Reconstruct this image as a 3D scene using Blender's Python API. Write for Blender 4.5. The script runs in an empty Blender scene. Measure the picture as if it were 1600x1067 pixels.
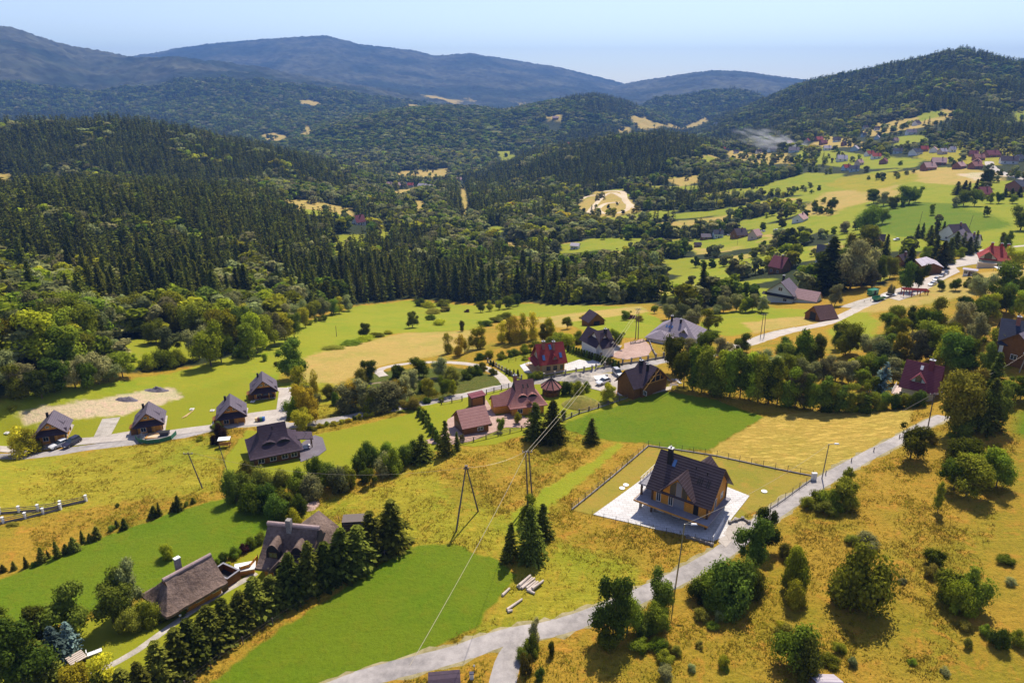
import bpy, bmesh, math, random
import numpy as np
from mathutils import Vector, Matrix
R = math.radians
random.seed(7); rng = np.random.default_rng(11)
scene = bpy.context.scene
col = scene.collection

# ---------------------------------------------------------------- camera
CAMH = 72.0; PITCH = R(20.1); FPX = 1100.0
cam_d = bpy.data.cameras.new("camera"); cam = bpy.data.objects.new("camera", cam_d); col.objects.link(cam)
cam_d.sensor_width = 36.0; cam_d.lens = 36.0 * FPX / 1600.0
cam_d.clip_start = 0.5; cam_d.clip_end = 60000
cam.location = (0, 0, CAMH); cam.rotation_euler = (R(90) - PITCH, 0, 0)
scene.camera = cam
# ---------------------------------------------------------------- world, sun, exposure
SUN_EL = R(54); SUN_AZ = R(20)
w = bpy.data.worlds.new("World"); scene.world = w; w.use_nodes = True
nt = w.node_tree; nt.nodes.clear()
sky = nt.nodes.new('ShaderNodeTexSky'); sky.sky_type = 'NISHITA'; sky.sun_disc = False
sky.sun_elevation = SUN_EL; sky.sun_rotation = SUN_AZ; sky.air_density = 1.0; sky.dust_density = 0.4; sky.ozone_density = 3.0; sky.altitude = 600
bg = nt.nodes.new('ShaderNodeBackground'); bg.inputs[1].default_value = 0.115
wo = nt.nodes.new('ShaderNodeOutputWorld')
hv = nt.nodes.new('ShaderNodeHueSaturation'); hv.inputs['Hue'].default_value = .518; hv.inputs['Saturation'].default_value = .80; hv.inputs['Value'].default_value = 1.12; nt.links.new(sky.outputs[0], hv.inputs['Color']); nt.links.new(hv.outputs[0], bg.inputs[0]); nt.links.new(bg.outputs[0], wo.inputs[0])
sd = bpy.data.lights.new("sun", 'SUN'); sd.energy = 5.0; sd.angle = R(0.5); sd.color = (1.0, 0.92, 0.78)
sun = bpy.data.objects.new("sun", sd); col.objects.link(sun)
sv = Vector((math.sin(SUN_AZ) * math.cos(SUN_EL), math.cos(SUN_AZ) * math.cos(SUN_EL), math.sin(SUN_EL)))
sun.rotation_euler = sv.to_track_quat('Z', 'Y').to_euler(); sun.location = (200, 300, 400)
scene.view_settings.view_transform = 'Standard'; scene.view_settings.look = 'None'
scene.view_settings.exposure = 0.42; scene.view_settings.gamma = 1.0
scene.render.engine = 'CYCLES'
cy = scene.cycles; cy.max_bounces = 4; cy.diffuse_bounces = 2; cy.glossy_bounces = 2; cy.transmission_bounces = 3; cy.volume_bounces = 0; cy.transparent_max_bounces = 8

# ---------------------------------------------------------------- terrain function
CP, SP = math.cos(PITCH), math.sin(PITCH)
def rays(px, py):
    a = (np.asarray(px, float) - 800) / FPX; b = -(np.asarray(py, float) - 533.5) / FPX
    return a, CP + b * SP, -SP + b * CP
def proj(x, y, z):
    dz = z - CAMH; f = y * CP - dz * SP; u = y * SP + dz * CP
    f = np.where(f > 0.1, f, 0.1)
    return 800 + FPX * x / f, 533.5 - FPX * u / f
def pD(px, py, D):
    a, b, c = rays(px, py); t = D / math.hypot(a, b); return (math.atan2(a, b), D, CAMH + c * t)
def pZ(px, py, z):
    a, b, c = rays(px, py); t = (z - CAMH) / c; return (math.atan2(a, b), t * math.hypot(a, b), z)
CTRL = [pZ(*p) for p in [(-300,1300,0),(400,1250,0),(800,1250,0),(1300,1250,1),(1900,1250,2),(-300,900,-4),(0,900,-2),(400,900,-1),(800,900,0),(1200,900,0.6),(1600,900,4),(1900,900,6),
 (-300,750,-8),(0,750,-5),(300,740,-3),(700,720,-1),(1075,800,0),(1300,740,1),(1600,720,5),(1900,700,8),(-300,680,-13),(0,685,-9),(230,670,-8.5),(430,705,-4.5),(600,640,-6),(800,650,-4),(930,600,-4.5),(1100,640,-1.5),(1440,660,3),(1800,640,8),
 (1450,600,1),(1600,560,-1),(1300,600,-2),(1150,620,-2),(1900,560,2)]]
CTRL += [pD(*p) for p in [(-300,600,225),(0,600,215),(200,590,222),(400,560,235),(330,560,240),(150,520,300),(-300,520,320),(330,500,330),(300,470,400),(-300,440,470),(100,400,520),(300,320,760),(100,310,780),(-300,330,760),(500,340,780),(520,500,335),
 (560,500,330),(640,510,300),(640,470,430),(800,480,380),(600,400,600),(650,350,820),(650,300,1250),(680,285,1700),(640,250,2100),(480,240,2400),
 (1060,530,225),(940,540,205),(940,490,290),(1000,470,340),(1180,520,240),(1300,500,270),(1240,460,330),(1390,460,320),(1550,400,440),(1360,380,480),(1100,430,430),(900,430,480),(950,320,900),(950,380,620),(1100,380,620),(1400,330,640),(1600,330,620),(1900,330,640),
 (1600,270,900),(1400,270,980),(1200,310,850),(1300,240,1300),(1150,245,1400),(1500,230,1500),(1600,520,230),(1600,450,320),(1900,450,330)]]
for az, D, z in [(-.6,1000,-75),(-.4,1000,-75),(-.25,1050,-80),(-.62,1500,-100),(-.3,1500,-120),(-.05,1500,-130),(0.1,1800,-110),(.3,2000,-80),(.6,2000,-40),(-.7,2500,-130),(-.3,2500,-140),(0,2600,-140),(.3,3000,-110),(.7,3000,-60)]:
    CTRL.append((az, D, z))
for D, z in [(4500,-120),(8000,-60),(16000,60),(30000,100)]:
    for az in (-.8,-.4,0,.4,.8): CTRL.append((az, D, z - (30 if abs(az)<.1 else 0)))
CT = np.array(CTRL); AU = 2.0
cu = CT[:, 0] * AU; cv = np.log(CT[:, 1])
def tps(r2): return np.where(r2 > 1e-12, 0.5 * r2 * np.log(np.maximum(r2, 1e-12)), 0.0)
n = len(CT); K = tps((cu[:, None] - cu) ** 2 + (cv[:, None] - cv) ** 2) + np.eye(n) * 0.0002
Pm = np.stack([np.ones(n), cu, cv], 1); A = np.block([[K, Pm], [Pm.T, np.zeros((3, 3))]])
WT = np.linalg.solve(A, np.concatenate([CT[:, 2], np.zeros(3)]))
def hash2(i, j, s):
    v = np.sin(i * 127.1 + j * 311.7 + s * 74.7) * 43758.5453; return v - np.floor(v)
def vnoise(x, y, s=0):
    i = np.floor(x); j = np.floor(y); f = x - i; g = y - j; f = f * f * (3 - 2 * f); g = g * g * (3 - 2 * g)
    a = hash2(i, j, s); b = hash2(i + 1, j, s); c = hash2(i, j + 1, s); d = hash2(i + 1, j + 1, s)
    return (a + (b - a) * f) * (1 - g) + (c + (d - c) * f) * g
def fbm(x, y, s=0, o=4):
    t = 0; a = .5
    for k in range(o): t = t + a * (vnoise(x * 2 ** k + 17 * k, y * 2 ** k - 9 * k, s + k) - .5); a *= .5
    return t
# ridges: crest polyline in photo pixels, each at its own distance; (px, py, D), front width, back width, tree allowance px, noise
def crest(pts, tree=0): 
    o = []
    for px, py, D in pts:
        a, b, c = rays(px, py + tree); t = D / math.hypot(a, b); o.append((math.atan2(a, b), D, CAMH + c * t))
    return np.array(o)
RIDGES = [
 (crest([(100,140,10500),(200,92,10150),(260,82,10150),(330,72,9800),(400,67,9800),(440,64,9450),(510,60,9450),(535,66,9450),(560,73,9450),(640,82,9450),(680,92,9450),(735,86,9450),(800,95,9450),(870,108,9450),(960,129,9450),(1040,150,9450)]), 2900, 1500, 60, 900),
 (crest([(880,160,7789),(985,131,8200),(1060,119,8200),(1110,113,8200),(1160,115,8200),(1250,127,8200),(1300,132,8200),(1400,150,8200)]), 2600, 2000, 40, 800),
 (crest([(900,172,7600),(960,146,7600),(1010,150,7600),(1090,165,7600)]), 1200, 1200, 15, 500),
 (crest([(-700,80,6500),(-200,30,6500),(0,46,6500),(20,48,6500),(60,62,6500),(130,82,6500),(200,91,6300),(240,92,6200),(270,91,6000),(330,100,5800),(400,108,5700),(480,122,5600),(560,135,5600),(640,146,5700),(700,155,5800),(780,170,6000)]), 2100, 1600, 60, 420),
 (crest([(-400,170,5000),(0,160,5000),(150,165,5000),(300,168,4900),(420,180,4800),(520,198,4700)]), 900, 600, 40, 300),
 (crest([(480,120,9000),(640,150,8200),(760,160,8000),(880,168,8000)]), 900, 900, 15, 300),
 (crest([(380,265,2300),(450,225,2500),(520,200,2700),(600,180,2800),(650,174,2800),(700,173,2900),(790,178,3000),(850,166,3100),(890,158,3100),(930,153,3200),(970,163,3300),(1000,174,3400),(1060,190,3400),(1100,205,3400)]), 850, 700, 28, 160),
 (crest([(960,175,4300),(1000,160,4300),(1060,155,4300),(1120,147,4300),(1150,145,4300),(1200,158,4300),(1260,185,4300)]), 700, 700, 15, 200),
 (crest([(1060,215,3000),(1100,198,3000),(1180,168,3000),(1250,138,2900),(1320,123,2900),(1400,106,2800),(1470,91,2700),(1500,86,2700),(1560,99,2700),(1600,107,2700),(1750,140,2800),(2200,170,2800)]), 950, 800, 35, 150),
 (crest([(1500,120,7000),(1580,95,7000),(1700,88,7000),(2000,110,7000)]), 1200, 1200, 15, 400),
 (crest([(-600,215,1300),(0,208,1300),(60,204,1300),(130,206,1300),(180,201,1300),(240,206,1300),(330,223,1300),(430,246,1280),(500,270,1220),(560,295,1180),(620,318,1150),(680,350,1100)]), 300, 330, 10, 90),
 (crest([(690,325,1450),(720,302,1450),(790,273,1450),(850,247,1480),(950,224,1500),(1030,219,1500),(1100,230,1500),(1150,248,1500),(1200,265,1500)]), 300, 260, 7, 70),
]
def terr(x, y):
    x = np.asarray(x, float); y = np.asarray(y, float)
    D = np.hypot(x, y); az = np.arctan2(x, y); az0 = az
    azc = np.clip(az, -.85, .85); u = azc * AU; v = np.log(np.clip(D, 55, 25000))
    out = np.zeros(x.shape); fl = out.ravel(); uf = u.ravel(); vf = v.ravel()
    for k in range(0, fl.size, 20000):
        s = slice(k, k + 20000)
        r2 = (uf[s, None] - cu) ** 2 + (vf[s, None] - cv) ** 2
        fl[s] = tps(r2) @ WT[:n] + WT[n] + WT[n + 1] * uf[s] + WT[n + 2] * vf[s]
    h = fl.reshape(x.shape)
    k = np.clip((np.abs(az0) - .85) / 1.2, 0, 1); k = k * k * (3 - 2 * k); h = h * (1 - k) + np.clip(h,-40,20) * .0 * k
    base = h
    for c, wf, wb, na, ns in RIDGES:
        zc = np.interp(az, c[:, 0], c[:, 2]); Dc = np.interp(az, c[:, 0], c[:, 1])
        edge = np.clip(np.minimum(az - c[0, 0], c[-1, 0] - az) / .06, 0, 1); edge = edge * edge * (3 - 2 * edge)
        d = D - Dc; g = np.exp(-(d / np.where(d < 0, wf, wb)) ** 2) * edge
        nz = fbm(x / ns, y / ns, 3) * na * 2.2 * np.clip(np.abs(d) / (wf * .35), 0, 1) * g
        h = np.maximum(h, base + (zc - base) * g + nz)
    m = np.clip((D - 250) / 600, 0, 1)
    h = h + fbm(x / 140, y / 140, 9) * 7 * m + fbm(x / 25, y / 25, 5, 3) * .5 * np.clip((D-60)/200, .3, 1)
    return h
def hz(x, y): return float(terr(np.array([x]), np.array([y]))[0])
_t = np.concatenate([np.exp(np.linspace(math.log(45), math.log(500), 420)), np.exp(np.linspace(math.log(502), math.log(12400), 900))])
def ground(pts):
    """photo pixels -> points on the real terrain"""
    out = []
    for px, py in pts:
        a, b, c = rays(px, py); L = math.hypot(a, b); X = a / L * _t; Y = b / L * _t; Z = CAMH + c / L * _t
        q = Z - terr(X, Y); i = np.argmax(q < 0)
        if q[i] >= 0: i = len(_t) - 1
        i = max(i, 1); f = q[i - 1] / (q[i - 1] - q[i] + 1e-9); t = _t[i - 1] + (_t[i] - _t[i - 1]) * min(max(f, 0), 1)
        out.append((a / L * t, b / L * t, CAMH + c / L * t))
    return out
def g1(px, py):
    p = ground([(px, py)])[0]; return Vector(p)

# ---------------------------------------------------------------- helpers
def mat(name, **k):
    m = bpy.data.materials.new(name); m.use_nodes = True; nt = m.node_tree; nt.nodes.clear()
    o = nt.nodes.new('ShaderNodeOutputMaterial'); return m, nt, o
def N(nt, t, **k):
    nd = nt.nodes.new('ShaderNode' + t)
    for a, b in k.items():
        if a.startswith('i'): nd.inputs[int(a[1:])].default_value = b
        else: setattr(nd, a, b)
    return nd
def srgb(r, g, b):
    f = lambda c: ((c / 255 + .055) / 1.055) ** 2.4 if c > 10 else c / 255 / 12.92
    return (f(r), f(g), f(b), 1)
def tag(o, label=None, cat=None, group=None, kind=None):
    if label: o["label"] = label
    if cat: o["category"] = cat
    if group: o["group"] = group
    if kind: o["kind"] = kind
    return o
def empty(name, loc=(0, 0, 0), rz=0):
    o = bpy.data.objects.new(name, None); col.objects.link(o); o.location = loc; o.rotation_euler = (0, 0, rz); o.empty_display_size = .5; return o
class MB:
    def __init__(s): s.v = []; s.f = []; s.m = []
    def poly(s, pts, m=0):
        i = len(s.v); s.v += [tuple(p) for p in pts]; s.f.append(tuple(range(i, i + len(pts)))); s.m.append(m); return s
    def hexa(s, b, t, m=0):   # bottom quad, top quad (same order ccw seen from above)
        i = len(s.v); s.v += [tuple(p) for p in b] + [tuple(p) for p in t]
        for q in ((3, 2, 1, 0), (4, 5, 6, 7), (0, 1, 5, 4), (1, 2, 6, 5), (2, 3, 7, 6), (3, 0, 4, 7)):
            s.f.append(tuple(i + k for k in q)); s.m.append(m)
        return s
    def box(s, x0, x1, y0, y1, z0, z1, m=0):
        return s.hexa([(x0, y0, z0), (x1, y0, z0), (x1, y1, z0), (x0, y1, z0)], [(x0, y0, z1), (x1, y0, z1), (x1, y1, z1), (x0, y1, z1)], m)
    def slab(s, pts, t, m=0):  # planar polygon pts (ccw from above), thickened downward
        a, b, c = Vector(pts[0]), Vector(pts[1]), Vector(pts[2]); nn = (b - a).cross(c - a).normalized()
        if nn.z < 0: pts = pts[::-1]; nn = -nn
        lo = [tuple(Vector(p) - nn * t) for p in pts]; k = len(pts); i = len(s.v)
        s.v += [tuple(p) for p in pts] + lo; s.f.append(tuple(range(i, i + k))); s.m.append(m)
        s.f.append(tuple(range(i + 2 * k - 1, i + k - 1, -1))); s.m.append(m)
        for q in range(k):
            r = (q + 1) % k; s.f.append((i + q, i + k + q, i + k + r, i + r)); s.m.append(m)
        return s
    def tube(s, p, q, r0, r1=None, n=8, m=0, cap=True):
        r1 = r0 if r1 is None else r1; p = Vector(p); q = Vector(q); d = (q - p).normalized()
        u = d.orthogonal().normalized(); v = d.cross(u); i = len(s.v)
        for c, r in ((p, r0), (q, r1)):
            for k in range(n):
                a = 2 * math.pi * k / n; s.v.append(tuple(c + u * (r * math.cos(a)) + v * (r * math.sin(a))))
        for k in range(n): s.f.append((i + k, i + (k + 1) % n, i + n + (k + 1) % n, i + n + k)); s.m.append(m)
        if cap: s.f.append(tuple(i + k for k in range(n))[::-1]); s.m.append(m); s.f.append(tuple(i + n + k for k in range(n))); s.m.append(m)
        return s
    def build(s, name, mats, parent=None, smooth=False):
        me = bpy.data.meshes.new(name); me.from_pydata(s.v, [], s.f)
        if not isinstance(mats, (list, tuple)): mats = [mats]
        for m in mats: me.materials.append(m)
        if len(mats) > 1: me.polygons.foreach_set('material_index', s.m)
        if smooth: me.polygons.foreach_set('use_smooth', [True] * len(s.f))
        me.update(); o = bpy.data.objects.new(name, me); col.objects.link(o)
        if parent: o.parent = parent
        return o
def npmesh(name, V, Fq, smooth=True):
    me = bpy.data.meshes.new(name); nv, nf, k = len(V), len(Fq), Fq.shape[1]
    me.vertices.add(nv); me.vertices.foreach_set('co', np.ascontiguousarray(V, dtype=np.float32).ravel())
    me.loops.add(nf * k); me.loops.foreach_set('vertex_index', Fq.astype(np.int32).ravel())
    me.polygons.add(nf); me.polygons.foreach_set('loop_start', np.arange(nf, dtype=np.int32) * k)
    me.polygons.foreach_set('use_smooth', np.full(nf, smooth)); me.update(); me.validate(); return me

# ---------------------------------------------------------------- land cover
def sdist(X, Y, poly):
    """signed distance to a world polygon, positive inside"""
    P = np.array(poly); d = np.full(X.shape, 1e9); ins = np.zeros(X.shape, bool); m = len(P)
    for i in range(m):
        x0, y0 = P[i]; x1, y1 = P[(i + 1) % m]; ex, ey = x1 - x0, y1 - y0; L = ex * ex + ey * ey + 1e-9
        t = np.clip(((X - x0) * ex + (Y - y0) * ey) / L, 0, 1); d = np.minimum(d, (X - x0 - t * ex) ** 2 + (Y - y0 - t * ey) ** 2)
        c = ((y0 > Y) != (y1 > Y)) & (X < (x1 - x0) * (Y - y0) / (y1 - y0 + 1e-12) + x0); ins ^= c
    d = np.sqrt(d); return np.where(ins, d, -d)
def W2(pts): return [(p[0], p[1]) for p in ground(pts)]
#           name: base colour, detail: (bumpy, streak, patch, dryness)
LC = {'ochre': ((.335, .208, .022), (.8, .4, 1)), 'vivid': ((.118, .165, .006), (.5, .18, .75)), 'lime': ((.225, .235, .014), (.3, .25, .7)),
 'olive': ((.28, .235, .018), (.6, .6, .8)), 'lawn': ((.27, .205, .030), (.25, .1, .8)), 'hay': ((.36, .25, .045), (.6, 1.4, .4)), 'dirt': ((.54, .42, .26), (.9, 0, .7)),
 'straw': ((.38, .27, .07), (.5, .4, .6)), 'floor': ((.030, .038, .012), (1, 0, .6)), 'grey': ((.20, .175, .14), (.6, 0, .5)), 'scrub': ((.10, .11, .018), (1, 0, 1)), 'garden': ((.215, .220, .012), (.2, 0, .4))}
OPEN0 = [(-260,640),(0,622),(60,612),(130,598),(200,583),(290,573),(340,568),(375,560),(390,545),(430,530),(470,500),(520,482),(560,476),(640,467),(700,470),(760,475),(830,472),(880,478),(960,476),(1020,474),(1050,492),(1100,494),(1110,482),(1180,474),(1262,470),(1300,462),(1310,446),(1385,447),(1395,430),(1420,412),(1440,396),(1475,384),(1500,372),(1560,366),(1640,368),(1900,372)]
_o = W2(OPEN0)
OPENW = _o + [(400, 60), (200, -100), (-200, -100), (-300, 60)]
FIELDS = [  # (type, photo polygon, edge softness m)
 ('lime', [(-60,650),(0,626),(130,602),(290,577),(390,550),(470,503),(560,478),(640,469),(830,474),(1000,480),(1020,490),(900,497),(800,493),(740,515),(620,520),(560,540),(500,553),(440,585),(440,640),(300,655),(220,625),(60,650),(-60,660)], 1.2),
 ('straw', [(470,560),(560,535),(640,520),(740,515),(740,548),(650,560),(590,572),(545,595),(480,620),(455,600)], 2),
 ('straw', [(820,500),(880,492),(1000,478),(1015,487),(960,496),(880,512)], 2),
 ('lime', [(880,505),(1010,490),(1060,515),(1030,530),(1000,528),(940,530)], .8),
 ('lime', [(1085,520),(1110,492),(1180,480),(1300,484),(1300,496),(1200,516),(1140,525)], 1),
 ('straw', [(1160,505),(1210,497),(1290,492),(1310,496),(1230,512),(1180,520)], 1.5),
 ('scrub', [(500,640),(540,600),(600,580),(700,570),(760,580),(790,602),(680,630),(560,655),(500,668)], 3),
 ('olive', [(440,590),(520,600),(545,610),(520,650),(470,660),(440,640)], 2),
 ('lime', [(620,640),(700,620),(790,603),(800,606),(740,630),(690,655),(650,648)], 1),
 ('garden', [(-80,660),(0,650),(40,655),(140,640),(290,612),(380,590),(470,600),(450,660),(330,670),(200,690),(0,700),(-80,705)], 1.2),
 ('dirt', [(30,645),(60,638),(150,622),(250,606),(275,606),(290,622),(262,625),(250,632),(190,650),(100,655),(40,660)], 1.2),
 ('olive', [(-100,720),(0,715),(180,698),(300,685),(345,688),(352,740),(330,765),(200,780),(0,805),(-100,820)], 2),
 ('vivid', [(-90,1010),(-90,935),(0,905),(80,870),(180,832),(270,800),(350,779),(400,790),(440,812),(425,842),(340,880),(260,915),(100,970),(0,1000)], .5),
 ('garden', [(0,1010),(200,950),(350,890),(420,840),(560,810),(640,800),(560,880),(400,960),(200,1080),(-50,1100)], 1),
 ('garden', [(352,712),(385,672),(480,682),(560,664),(600,655),(655,643),(700,700),(660,712),(600,722),(520,740),(440,765),(360,775),(345,745)], .5),
 ('olive', [(460,800),(600,740),(700,708),(800,690),(860,672),(900,672),(960,690),(940,720),(830,800),(850,870),(790,880),(650,850),(620,830),(560,815),(470,815)], 4),
 ('ochre', [(660,735),(740,705),(860,680),(930,690),(980,705),(895,775),(780,800),(700,790)], 4),
 ('lime', [(790,830),(800,800),(850,765),(930,715),(965,692),(975,694),(930,735),(870,785),(840,830)], .8),
 ('olive', [(740,985),(800,900),(860,850),(960,880),(1010,905),(940,945),(850,975),(720,1010)], 3),
 ('vivid', [(290,1100),(360,1040),(440,980),(590,885),(640,852),(710,850),(785,878),(808,898),(740,985),(680,1012),(620,1035),(560,1058),(500,1100)], .5),
 ('vivid', [(872,668),(890,652),(960,634),(1030,612),(1060,614),(1120,625),(1195,652),(1112,702),(1060,703),(1005,692),(960,690)], .4),
 ('hay', [(1112,702),(1197,650),(1300,640),(1430,638),(1412,680),(1350,715),(1285,742),(1200,728),(1112,712)], .5),
 ('lawn', [(893,797),(1013,697),(1120,712),(1280,747),(1215,790),(1172,803),(1140,830),(930,806)], .3),
 ('garden', [(775,560),(850,545),(930,545),(960,590),(1000,600),(1050,604),(1000,620),(930,645),(860,670),(740,700),(690,690),(660,650),(700,632),(790,610)], .8),
 ('vivid', [(1570,640),(1700,640),(1700,690),(1590,680)], 2),
 ('straw', [(1320,478),(1400,462),(1500,430),(1600,420),(1700,430),(1600,455),(1500,465),(1420,480),(1340,492)], 1.5),
 ('lime', [(1300,505),(1330,490),(1360,486),(1380,520),(1330,545),(1300,530)], 2),
]
CLEAR = [
 ('garden', [(150,548),(200,530),(290,524),(310,545),(330,556),(250,572),(190,575)], 1.5),
 ('straw', [(440,312),(470,312),(548,324),(555,338),(500,336),(466,330)], 5), ('lime', [(470,325),(520,332),(545,340),(500,338),(470,333)], 3),
 ('garden', [(530,366),(570,366),(575,374),(545,382),(530,402),(520,396)], 3), ('lime', [(760,354),(790,354),(785,365),(765,367)], 3), ('lime', [(598,352),(612,372),(600,380),(592,368)], 3),
 ('straw', [(720,290),(726,290),(732,335),(722,335)], 2), ('straw', [(648,312),(664,314),(665,332),(650,328)], 3),
 ('straw', [(900,322),(932,299),(975,299),(1002,330),(965,340),(925,338)], 3),
 ('lime', [(870,382),(940,376),(1000,376),(1000,386),(920,392),(880,392)], 3), ('garden', [(1035,406),(1085,402),(1095,412),(1072,432),(1052,430)], 3),
 ('lime', [(1080,372),(1140,370),(1210,370),(1160,384),(1095,388)], 3), ('lime', [(1040,456),(1078,452),(1078,464),(1052,466)], 3), ('straw',[(780,378),(825,380),(825,388),(785,386)],3),
 ('lime', [(1195,288),(1260,270),(1330,277),(1420,267),(1500,272),(1560,282),(1700,290),(1700,400),(1520,392),(1440,378),(1400,380),(1340,376),(1270,362),(1200,360),(1225,345),(1290,330),(1330,318),(1290,306),(1200,304)], 4),
 ('straw', [(1290,300),(1400,290),(1420,300),(1340,318),(1300,335),(1240,340),(1270,315)], 8), ('straw', [(1420,268),(1500,262),(1560,274),(1570,282),(1500,290),(1430,284)], 5), ('dirt', [(1495,272),(1560,268),(1580,276),(1520,282)], 3),
 ('olive', [(1300,278),(1420,266),(1440,282),(1350,300),(1290,290)], 6), ('vivid', [(1360,320),(1500,318),(1580,350),(1500,372),(1400,370),(1340,350)], 6), ('lime',[(1262,270),(1320,272),(1300,286),(1240,284)],3),
 ('straw', [(1130,234),(1230,240),(1240,256),(1180,258),(1140,246)], 5), ('straw', [(1290,212),(1330,214),(1340,228),(1300,232),(1270,226)], 5),
 ('straw', [(1370,192),(1440,182),(1472,172),(1492,172),(1488,184),(1450,198),(1400,206),(1360,214),(1345,206)], 6), ('lime', [(1430,182),(1470,172),(1480,178),(1440,190)], 4), ('lime',[(1395,215),(1440,210),(1450,220),(1400,228)],4),
 ('olive', [(1460,222),(1560,232),(1600,240),(1560,258),(1470,256),(1430,242)], 6), ('lime', [(1250,226),(1340,240),(1440,250),(1430,262),(1330,262),(1240,252)], 6), ('straw', [(1300,218),(1350,222),(1356,232),(1310,230)], 6),
 ('straw', [(1045,280),(1094,274),(1090,285),(1062,292)], 5), ('straw', [(985,182),(1008,180),(1022,192),(1100,183),(1108,190),(1050,200),(1010,204),(988,196)], 15), ('straw',[(965,202),(985,200),(985,208),(968,208)],10),
 ('straw', [(618,268),(660,266),(700,262),(702,274),(650,280),(622,276)], 8), ('lime', [(776,237),(800,235),(806,248),(782,252)], 8), ('straw', [(850,180),(880,178),(876,190),(858,188)], 12), ('straw',[(612,300),(655,292),(655,300),(620,308)],5),
 ('straw', [(-40,273),(18,271),(16,284),(-40,284)], 5), ('straw', [(408,211),(430,207),(452,214),(430,222),(410,218)], 12), ('straw', [(466,212),(482,194),(490,207),(480,214)], 12),
 ('straw', [(467,158),(482,156),(505,162),(490,165),(470,162)], 40), ('straw', [(655,148),(680,148),(720,158),(705,162),(680,156)], 60), ('straw', [(725,154),(748,158),(740,161)], 60), ('straw', [(800,159),(825,162),(822,166),(800,166)], 80), ('straw', [(636,162),(660,166),(655,170),(640,168)], 60), ('lime', [(1600-20,175),(1640,170),(1640,190),(1590,190)], 6),
]
FW = [(t, W2(p), s) for t, p, s in FIELDS]; CW = [(t, W2(p), s) for t, p, s in CLEAR]
HW = W2([(1150,245),(1200,225),(1300,205),(1400,195),(1500,200),(1640,225),(1640,275),(1560,290),(1500,262),(1400,262),(1330,275),(1250,268),(1180,265)])
GLW = W2([(860,330),(900,295),(1000,270),(1120,245),(1200,262),(1500,262),(1620,285),(1620,350),(1480,350),(1430,420),(1380,440),(1290,440),(1250,462),(1110,470),(1040,462),(880,462),(860,400)])
def glade(X, Y):   # small natural meadows between the tree belts, positive inside
    m = sdist(X, Y, GLW); g = fbm(X / 95 + Y / 300, Y / 42, 77, 3)
    return np.where(m > 0, (g - .045) * 90, -50.)
def landcover(X, Y):
    cov = {}; C = np.empty(X.shape + (3,)); T = np.empty(X.shape + (3,))
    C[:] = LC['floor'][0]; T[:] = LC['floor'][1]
    ox = vnoise(X / 1.3, Y / 1.3, 1) - .5; op = sdist(X, Y, OPENW)
    def put(t, a):
        nonlocal C, T
        a = a[..., None]; C = C * (1 - a) + np.array(LC[t][0]) * a; T = T * (1 - a) + np.array(LC[t][1]) * a
    g = glade(X, Y); put('lime', np.clip(g / 2 + .5, 0, 1)); put('straw', np.clip((fbm(X / 40, Y / 40, 61) - .05) * 8, 0, 1) * (g > 0)); put('ochre', np.clip(op / 3 + ox + .5, 0, 1))
    for L in (FW, CW):
        for t, P, s in L:
            P_ = np.array(P); mg = 30 + s * 4
            m = (X > P_[:, 0].min() - mg) & (X < P_[:, 0].max() + mg) & (Y > P_[:, 1].min() - mg) & (Y < P_[:, 1].max() + mg)
            if not m.any(): continue
            a = np.zeros(X.shape); n2 = (fbm(X[m] / (s * 4 + 1), Y[m] / (s * 4 + 1), 4, 3)) * 2
            a[m] = np.clip(sdist(X[m], Y[m], P) / max(s, .3) + n2 * 1.6 + (vnoise(X[m] / .9, Y[m] / .9, 8) - .5) * .9 + .5, 0, 1); put(t, a)
    return C, T
def forested(X, Y, ext=False):
    """positive where forest stands"""
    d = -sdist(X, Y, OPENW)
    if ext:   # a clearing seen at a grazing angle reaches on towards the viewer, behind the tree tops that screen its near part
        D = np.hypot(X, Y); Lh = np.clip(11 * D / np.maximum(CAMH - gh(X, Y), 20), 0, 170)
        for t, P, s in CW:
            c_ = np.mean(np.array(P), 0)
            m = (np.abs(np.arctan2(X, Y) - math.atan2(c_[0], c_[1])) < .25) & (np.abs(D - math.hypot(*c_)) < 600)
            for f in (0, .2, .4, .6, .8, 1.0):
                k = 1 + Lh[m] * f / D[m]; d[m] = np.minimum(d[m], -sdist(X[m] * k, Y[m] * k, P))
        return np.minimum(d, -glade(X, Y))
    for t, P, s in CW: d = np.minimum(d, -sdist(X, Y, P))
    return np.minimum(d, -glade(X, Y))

# ---------------------------------------------------------------- ground sheet
AZ = np.concatenate([np.linspace(-math.pi, -.8, 24, endpoint=False), np.linspace(-.8, -.66, 20, endpoint=False), np.linspace(-.66, .66, 741), np.linspace(.68, .8, 20), np.linspace(.85, math.pi, 24)])
def el2D(lo, hi, nn):   # even steps in view angle on flat ground
    a = np.linspace(math.atan2(CAMH, lo), math.atan2(CAMH, hi), nn); return CAMH / np.tan(a)
DS = np.concatenate([np.array([0.0, 15, 30, 45]), el2D(55, 420, 430), np.exp(np.linspace(math.log(424), math.log(3600), 330)), np.exp(np.linspace(math.log(3640), math.log(12500), 300))])
GA, GD = np.meshgrid(AZ, DS); GX = np.sin(GA) * GD; GY = np.cos(GA) * GD
GZ = terr(GX, GY)
C3, T3 = landcover(GX, GY)
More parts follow.
